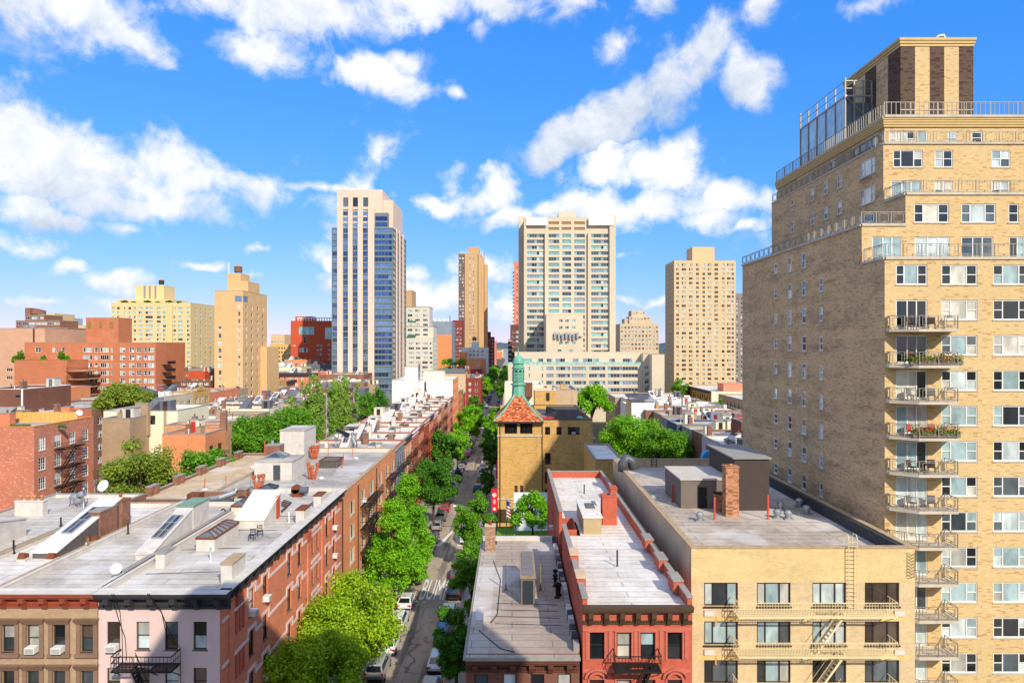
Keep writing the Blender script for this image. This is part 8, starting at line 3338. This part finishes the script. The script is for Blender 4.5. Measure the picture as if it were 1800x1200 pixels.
tree('thin leafed tree before the white loft building', wx(664, 196), 196.0, 21.2, 4.6, 9.0, 'dark', 3800, .3, seed=59, name='courtyard_tree')
tree('small dark tree left of the white loft building', wx(640, 190), 190.0, 18.6, 3.4, 8.0, 'mid', 3500, .3, seed=60, name='courtyard_tree')
tree('flat topped green tree before the red mid-rise', wx(140, 150), 168.0, 22.2, 7.0, 14.5, 'olive', 12000, .32, 'flat', 61, 40, name='courtyard_tree')
tree('bright tree with visible trunk before the ivory slab', wx(1043, 172), 176.0, 22.0, 5.3, 12.5, 'bright', 11000, .3, 'flat', 62, 44, name='courtyard_tree')
tree('large bright green tree right of the school, near side', wx(1108, 152), 152.0, 17.4, 7.6, 4.0, 'bright', 26000, .24, seed=63, clumps=110, name='courtyard_tree')
tree('large green tree right of the school, shaded side', wx(1166, 146), 144.0, 15.0, 6.2, 3.5, 'mid', 24000, .23, seed=64, clumps=90, name='courtyard_tree')
tree('young tree over the white school canopy', wx(936, 101), 101.0, 10.8, 3.3, 4.0, 'bright', 9000, .17, 'flat', 65, 44, name='courtyard_tree')
for k, (px, Yq, h) in enumerate(((1262, 222, 15), (1277, 212, 12.5), (1291, 204, 11))):
    tree('small green tree before the ochre walk-ups, %s from the left' % ordn2[k], wx(px, Yq), Yq, h, 2.6, 3.5, 'mid', 3500, .3, seed=66 + k, name='courtyard_tree')
tree('dark tree between ivory wing and tan tower', wx(1196, 300), 300.0, 17.0, 5.0, 4, 'mid', 4000, .4, seed=70, name='courtyard_tree')
for k, (px, Yq, h) in enumerate(((784, 430, 24), (797, 436, 22), (815, 432, 19))):
    tree('bushy green tree under the clad block, %s from the left' % ordn2[k], wx(px, Yq), Yq, h, 6.5, 5, 'bright', 4500, .5, seed=71, share=('bush', 1), name='courtyard_tree', rz=k * 1.3)
for k, (px, zz) in enumerate(((1043, 0),)):
    pass
for k, (px, Yq, w) in enumerate(((222, 425.5, 3.5), (238, 425.5, 2.5), (262, 425.5, 2.5), (280, 425.5, 3), (300, 425.6, 3), (318, 423, 3.5))):
    tree('small shrub in the cream block roof garden, %s from the left' % ordn2[k], wx(px, Yq), Yq - 2, w * .8, w * .6, .3, 'dark', 900, .4, seed=80, share=('shrub', k % 2), name='roof_shrub', zb=CREAMBLK.z1 - .9, group='roof garden shrubs')
for k, px in enumerate((30, 40, 80, 112, 121)):
    tree('small terrace shrub on the orange brick wing, %s from the left' % ordn2[k], wx(px, 236), 235.0, 2.6 + (k % 2) * 1.6, 1.3 + .5 * (k == 2), .3, 'mid', 1200, .3, 'cone' if k in (0, 3) else 'round', seed=85 + k % 2, share=('tsh', k % 2), name='roof_shrub', zb=WING.z1 - .8, group='terrace shrubs')
# bare shrub twigs by the left brick house
t = thing('bare_shrub', 'leafless twiggy shrub right of the left brick house', 'shrub', (wx(172, 98), 98, 8))
mb = MB()
r_ = random.Random(5)
for k in range(14):
    a = r_.uniform(-.6, .6)
    p = Vector((r_.uniform(-.4, .4), 0, 0))
    pts = [p]
    for q in range(4):
        p = p + Vector((a * .5 + r_.uniform(-.3, .3), r_.uniform(-.3, .3), 1.5))
        pts.append(p)
    mb.tube(pts, [.06, .05, .04, .03, .015], BARK, 5)
child('branch', mb.mesh('branch'), t)

# ------------------------------------------------------------------ vehicles
TYRE = plain('tyre', (28, 28, 28), .85, .1)
RIM = plain('wheel_rim', (150, 150, 152), .35, .05, metal=.7)
CARGL = glass('car_glass', (26, 32, 38), .04, .0, .1, .8)
LAMPR = plain('tail_lamp', (170, 24, 22), .3, .05, spec=.6)
LAMPW = plain('head_lamp', (220, 222, 220), .2, .03, spec=.6)


def paint(name, c):
    if name in MATS:
        return MATS[name]
    t = NT(name)
    t.b.inputs['Base Color'].default_value = (*srgb(c), 1)
    t.b.inputs['Roughness'].default_value = .32
    t.b.inputs['Coat Weight'].default_value = 1.0
    t.b.inputs['Coat Roughness'].default_value = .05
    MATS[name] = t.mat
    return t.mat


CP = {'white': paint('car_white', (222, 222, 220)), 'black': paint('car_black', (22, 22, 24)), 'silver': paint('car_silver', (150, 152, 154)), 'red': paint('car_red', (176, 22, 28)), 'navy': paint('car_navy', (26, 38, 66)), 'grey': paint('car_grey', (86, 88, 92)), 'taxi': paint('car_taxi', (232, 150, 30))}
CARM = {}


def car_meshes(kind, col):
    k = (kind, col)
    if k in CARM:
        return CARM[k]
    L, W_, hb, ht = {'sedan': (4.7, 1.82, .92, 1.46), 'suv': (4.7, 1.9, 1.08, 1.74), 'van': (5.6, 2.0, 1.2, 2.35)}[kind]
    # stations along the length: x, sill z, shoulder z, half width
    pr = {'sedan': [(-.5, .42, .72, .74), (-.47, .3, .84, .86), (-.40, .22, .95, .95), (-.2, .2, .96, 1), (.1, .2, .95, 1), (.28, .2, .93, .99), (.42, .22, .84, .94), (.48, .3, .74, .84), (.5, .42, .64, .72)],
          'suv': [(-.5, .46, .95, .82), (-.48, .34, 1.06, .9), (-.42, .26, 1.1, .97), (-.2, .24, 1.1, 1), (.1, .24, 1.08, 1), (.3, .24, 1.06, .98), (.43, .26, 1.0, .93), (.48, .34, .86, .86), (.5, .46, .74, .76)],
          'van': [(-.5, .46, 1.2, .92), (-.49, .36, 1.24, .96), (-.42, .28, 1.25, 1), (-.2, .26, 1.25, 1), (.1, .26, 1.22, 1), (.32, .26, 1.18, .98), (.43, .28, 1.1, .94), (.48, .36, .95, .88), (.5, .46, .8, .8)]}[kind]
    body = MB()
    rings = []
    for x, zl, zh, w in pr:
        hw = W_ / 2 * w
        rings.append([(x * L, -hw * .92, zl), (x * L, -hw, zl + .18), (x * L, -hw, zh - .14), (x * L, -hw * .9, zh), (x * L, hw * .9, zh), (x * L, hw, zh - .14), (x * L, hw, zl + .18), (x * L, hw * .92, zl)])
    for a, b in zip(rings, rings[1:]):
        for j in range(8):
            body.poly([a[j], b[j], b[(j + 1) % 8], a[(j + 1) % 8]], CP[col])
    body.poly(rings[0], CP[col])
    body.poly(rings[-1][::-1], CP[col])
    # cabin: base rectangle to roof rectangle
    cb = {'sedan': (-.42, .26, -.27, .10), 'suv': (-.485, .25, -.42, .10), 'van': (-.495, .37, -.48, .26)}[kind]
    hw0, hw1 = W_ / 2 * .9, W_ / 2 * .74
    zb = {'sedan': .94, 'suv': 1.08, 'van': 1.22}[kind]
    A = [(cb[0] * L, -hw0, zb), (cb[1] * L, -hw0, zb), (cb[1] * L, hw0, zb), (cb[0] * L, hw0, zb)]
    T_ = [(cb[2] * L, -hw1, ht - .07), (cb[3] * L, -hw1, ht - .07), (cb[3] * L, hw1, ht - .07), (cb[2] * L, hw1, ht - .07)]
    T2 = [(cb[2] * L + .12, -hw1 + .12, ht), (cb[3] * L - .12, -hw1 + .12, ht), (cb[3] * L - .12, hw1 - .12, ht), (cb[2] * L + .12, hw1 - .12, ht)]
    for j in range(4):
        body.poly([A[j], A[(j + 1) % 4], T_[(j + 1) % 4], T_[j]], CP[col])
        body.poly([T_[j], T_[(j + 1) % 4], T2[(j + 1) % 4], T2[j]], CP[col])
    body.poly(T2, CP[col])

    def pane(i, u0, u1, v0, v1):
        a, b, c, d = Vector(A[i]), Vector(A[(i + 1) % 4]), Vector(T_[(i + 1) % 4]), Vector(T_[i])
        q = lambda u, v: a.lerp(b, u).lerp(d.lerp(c, u), v)
        n = (b - a).cross(d - a).normalized() * .012
        mb = MB()
        mb.poly([q(u0, v0) + n, q(u1, v0) + n, q(u1, v1) + n, q(u0, v1) + n], CARGL)
        return mb.mesh('window')
    panes = [('windscreen', pane(1, .06, .94, .08, .94)), ('rear_window', pane(3, .08, .92, .12 if kind != 'van' else .45, .92))]
    if kind != 'van':
        for i in (0, 2):
            for u0, u1 in ((.06, .34), (.36, .62), (.64, .93)):
                panes.append(('side_window', pane(i, u0, u1, .1, .9)))
    else:
        for i, (u0, u1) in ((0, (.76, .95)), (2, (.05, .24))):
            panes.append(('side_window', pane(i, u0, u1, .1, .75)))
    wh = MB()
    wh.tube([(0, -.1, 0), (0, .1, 0)], .33, TYRE, 16)
    rm = MB()
    rm.tube([(0, -.112, 0), (0, .112, 0)], .2, RIM, 12)
    tl, hl, bp = MB(), MB(), MB()
    tl.box(-.03, -.2, -.09, .03, .2, .09, LAMPR)
    hl.box(-.03, -.2, -.07, .03, .2, .07, LAMPW)
    bp.box(-.05, -W_ * .42, 0, .05, W_ * .42, .16, DARKFR)
    CARM[k] = (body.mesh('body'), panes, wh.mesh('tyre', smooth=False), rm.mesh('rim'), tl.mesh('tail_lamp'), hl.mesh('head_lamp'), bp.mesh('bumper'), L, W_)
    return CARM[k]


def car(x, y, kind, col, label, rz=R(90), detail=True):
    body, panes, wh, rm, tl, hl, bp, L, W_ = car_meshes(kind, col)
    t = thing('parked_van' if kind == 'van' else 'parked_car', label, 'van' if kind == 'van' else 'car', (x, y, .0), 'cars parked along the kerbs', rz)
    child('body', body, t)
    for n_, m_ in panes:
        child(n_, m_, t)
    for sx in (-.31, .31):
        for sy in (-1, 1):
            w = child('wheel', wh, t, (sx * L, sy * (W_ / 2 - .1), .33))
            if detail:
                child('rim', rm, w)
    zt = {'sedan': .78, 'suv': .95, 'van': .95}[kind]
    for sy in (-1, 1):
        child('tail_lamp', tl, t, (-L * .488, sy * W_ * .36, zt))
        child('head_lamp', hl, t, (L * .475, sy * W_ * .34, zt - .12))
    if detail:
        child('bumper', bp, t, (-L * .5, 0, .36))
        child('bumper', bp, t, (L * .5, 0, .32))
    return t


LEFTC = [(55.0, 'sedan', 'grey'), (60.8, 'sedan', 'white'), (66.5, 'suv', 'silver'), (72.0, 'sedan', 'white'), (77.6, 'suv', 'white'), (83.8, 'sedan', 'white'), (92.6, 'suv', 'black'), (99.2, 'sedan', 'silver'), (105.4, 'suv', 'grey'), (111.6, 'sedan', 'navy'),
         (118.6, 'sedan', 'silver'), (125.0, 'suv', 'grey'), (131.6, 'sedan', 'red'), (138.8, 'suv', 'navy'), (145.4, 'sedan', 'black'), (152.0, 'suv', 'white'), (160, 'sedan', 'grey'), (167, 'suv', 'black'), (175, 'sedan', 'silver'), (183, 'suv', 'navy'), (194.5, 'sedan', 'red'), (201.5, 'suv', 'white'),
         (210, 'sedan', 'black'), (219, 'suv', 'grey'), (228, 'sedan', 'white'), (240, 'suv', 'black'), (252, 'sedan', 'silver')]
RIGHTC = [(56, 'sedan', 'black'), (62, 'suv', 'grey'), (68.2, 'sedan', 'white'), (74.2, 'suv', 'navy'), (80.4, 'sedan', 'white'), (87.2, 'suv', 'black'), (94, 'sedan', 'grey'), (111.5, 'van', 'white'), (120, 'sedan', 'silver'), (127, 'suv', 'black'), (149, 'suv', 'navy'), (158.8, 'suv', 'taxi'), (167.2, 'suv', 'white'),
          (175.6, 'sedan', 'grey'), (184.5, 'suv', 'white'), (194, 'sedan', 'white'), (204, 'suv', 'silver'), (216, 'sedan', 'black'), (230, 'suv', 'white'), (246, 'sedan', 'grey'), (262, 'suv', 'white'), (280, 'sedan', 'black')]
CN = {'sedan': 'saloon car', 'suv': 'SUV', 'van': 'panel van'}
r_ = random.Random(4)
for side, lst, xx in (('left', LEFTC, RX0 + 1.25), ('right', RIGHTC, RX1 - 1.2)):
    seen = {}
    for (y, kd, col) in lst:
        key = (kd, col)
        seen[key] = seen.get(key, 0) + 1
        tot = sum(1 for q in lst if (q[1], q[2]) == key)
        lab = '%s %s parked at the %s kerb' % (col if col != 'taxi' else 'amber', CN[kd], side)
        if tot > 1:
            lab += ', %s of its colour from the near end' % ordn2[seen[key] - 1]
        car(xx + r_.uniform(-.08, .08), y, kd, col, lab, R(90) + r_.uniform(-.015, .015), y < 160)
for k in range(14):
    car((RX0 + 1.25, RX1 - 1.2)[k % 2], 346 + k * 8, ('sedan', 'suv')[k % 3 == 0], ('white', 'black', 'silver', 'grey', 'navy')[k % 5], '%s far car beyond the crossing at the %s kerb, number %s along' % (('white', 'black', 'silver', 'grey', 'navy')[k % 5], ('left', 'right')[k % 2], ordn2[k // 2]), R(90), False)
# rack of light blue panels on the white van roof
t = thing('roof_rack', 'blue and white load rack on top of the white panel van', 'roof rack', (RX1 - 1.2, 110.8, 2.35))
mb = MB()
for k in range(5):
    mb.box(-.75, -1.8 + k * .8, .06, .75, -1.5 + k * .8, .12, (WHITE, plain('pale_blue_panel', (120, 160, 200), .5, .05))[k % 2])
for xx in (-.7, .66):
    mb.box(xx, -1.9, 0, xx + .05, 1.9, .06, STEEL)
child('rack', mb.mesh('rack'), t)


# ------------------------------------------------------------------ street lamps, signs, people
def lamp(x, y, arm, label):
    t = thing('street_lamp', label, 'street lamp', (x, y, .13), 'street lamps')
    mb = MB()
    mb.tube([(0, 0, 0), (0, 0, .8), (0, 0, 8.4)], [.16, .11, .07], STEEL, 8)
    child('post', mb.mesh('post'), t)
    mb = MB()
    s = 1 if arm > 0 else -1
    mb.tube([(0, 0, 8.2), (s * .5, 0, 8.8), (s * abs(arm) * .6, 0, 9.15), (s * abs(arm), 0, 9.2)], .045, STEEL, 6)
    child('arm', mb.mesh('arm'), t)
    mb = MB()
    mb.hexa([(s * abs(arm) - .1, -.12, 9.1), (s * abs(arm) + .6, -.14, 9.1), (s * abs(arm) + .6, .14, 9.1), (s * abs(arm) - .1, .12, 9.1), (s * abs(arm) - .1, -.08, 9.25), (s * abs(arm) + .55, -.1, 9.24), (s * abs(arm) + .55, .1, 9.24), (s * abs(arm) - .1, .08, 9.25)], WHITE)
    child('lamp_head', mb.mesh('lamp_head'), t)
    return t


lamp(RX1 + .6, 96.0, -2.6, 'cobra head street lamp arching over the road from the right kerb')
lamp(RX0 - .6, 131.0, 2.6, 'street lamp on the left kerb between dark trees')
lamp(RX1 + .6, 186.0, -2.6, 'far street lamp on the right kerb past the school')
for k, (x, y, lab) in enumerate(((RX0 - .5, 106, 'white rear of a road sign on the left kerb'), (RX1 + .5, 140, 'small sign plate on the right kerb by the school'))):
    t = thing('road_sign', lab, 'road sign', (x, y, .13))
    mb = MB()
    mb.tube([(0, 0, 0), (0, 0, 2.9)], .035, STEEL, 6)
    child('post', mb.mesh('post'), t)
    mb = MB()
    mb.box(-.3, -.02, 2.0, .3, .0, 2.85, WHITE)
    child('plate', mb.mesh('plate'), t)


def person(x, y, label, shirt, trousers, rz=0, stride=.25):
    t = thing('person', label, 'person', (x, y, .13), None, rz)
    m = bpy.data.meshes.new('body')
    V = [(0, 0, .95), (0, 0, 1.15), (0, .01, 1.42), (0, 0, 1.52), (0, -.02, 1.66), (-.1, 0, .9), (-.11, -stride, .5), (-.11, -stride * .9, .08), (-.11, -stride * 1.5, .04), (.1, 0, .9), (.11, stride * .5, .5), (.11, stride * 1.3, .1), (.11, stride * .8, .04),
         (-.2, 0, 1.4), (-.24, .06, 1.14), (-.24, -.08, .92), (.2, 0, 1.4), (.24, -.06, 1.14), (.24, -.16, .94)]
    E = [(0, 1), (1, 2), (2, 3), (3, 4), (0, 5), (5, 6), (6, 7), (7, 8), (0, 9), (9, 10), (10, 11), (11, 12), (2, 13), (13, 14), (14, 15), (2, 16), (16, 17), (17, 18)]
    rad = [.15, .14, .16, .06, .1, .1, .07, .05, .045, .1, .07, .05, .045, .075, .05, .035, .075, .05, .035]
    m.from_pydata(V, E, [])
    o = child('body', m, t)
    md = o.modifiers.new('skin', 'SKIN')
    for i, rr in enumerate(rad):
        m.skin_vertices[0].data[i].radius = (rr, rr * .85)
    m.skin_vertices[0].data[0].use_root = True
    o.modifiers.new('sub', 'SUBSURF').render_levels = 1
    tt = NT('clothes_' + label.split()[0])
    z = tt.n('ShaderNodeTexCoord')
    sp = tt.n('ShaderNodeSeparateXYZ')
    tt.l(z.outputs['Object'], sp.inputs[0])
    c1 = tt.mix(tt.math('GREATER_THAN', sp.outputs[2], .98), srgb(trousers), srgb(shirt))
    c2 = tt.mix(tt.math('GREATER_THAN', sp.outputs[2], 1.5), c1, srgb((190, 140, 110)))
    c3 = tt.mix(tt.math('GREATER_THAN', sp.outputs[2], 1.68), c2, srgb((50, 36, 28)))
    tt.l(c3, tt.b.inputs['Base Color'])
    tt.b.inputs['Roughness'].default_value = .8
    m.materials.append(tt.mat)
    return t


person(RX1 + .9, 146.5, 'green trousers walker in pink top on the right pavement by the navy SUV', (214, 90, 130), (90, 200, 60), .3)
person(RX1 + 1.6, 118.5, 'grey shirted walker on the right pavement below the red banner', (130, 134, 140), (40, 44, 60), 2.8)
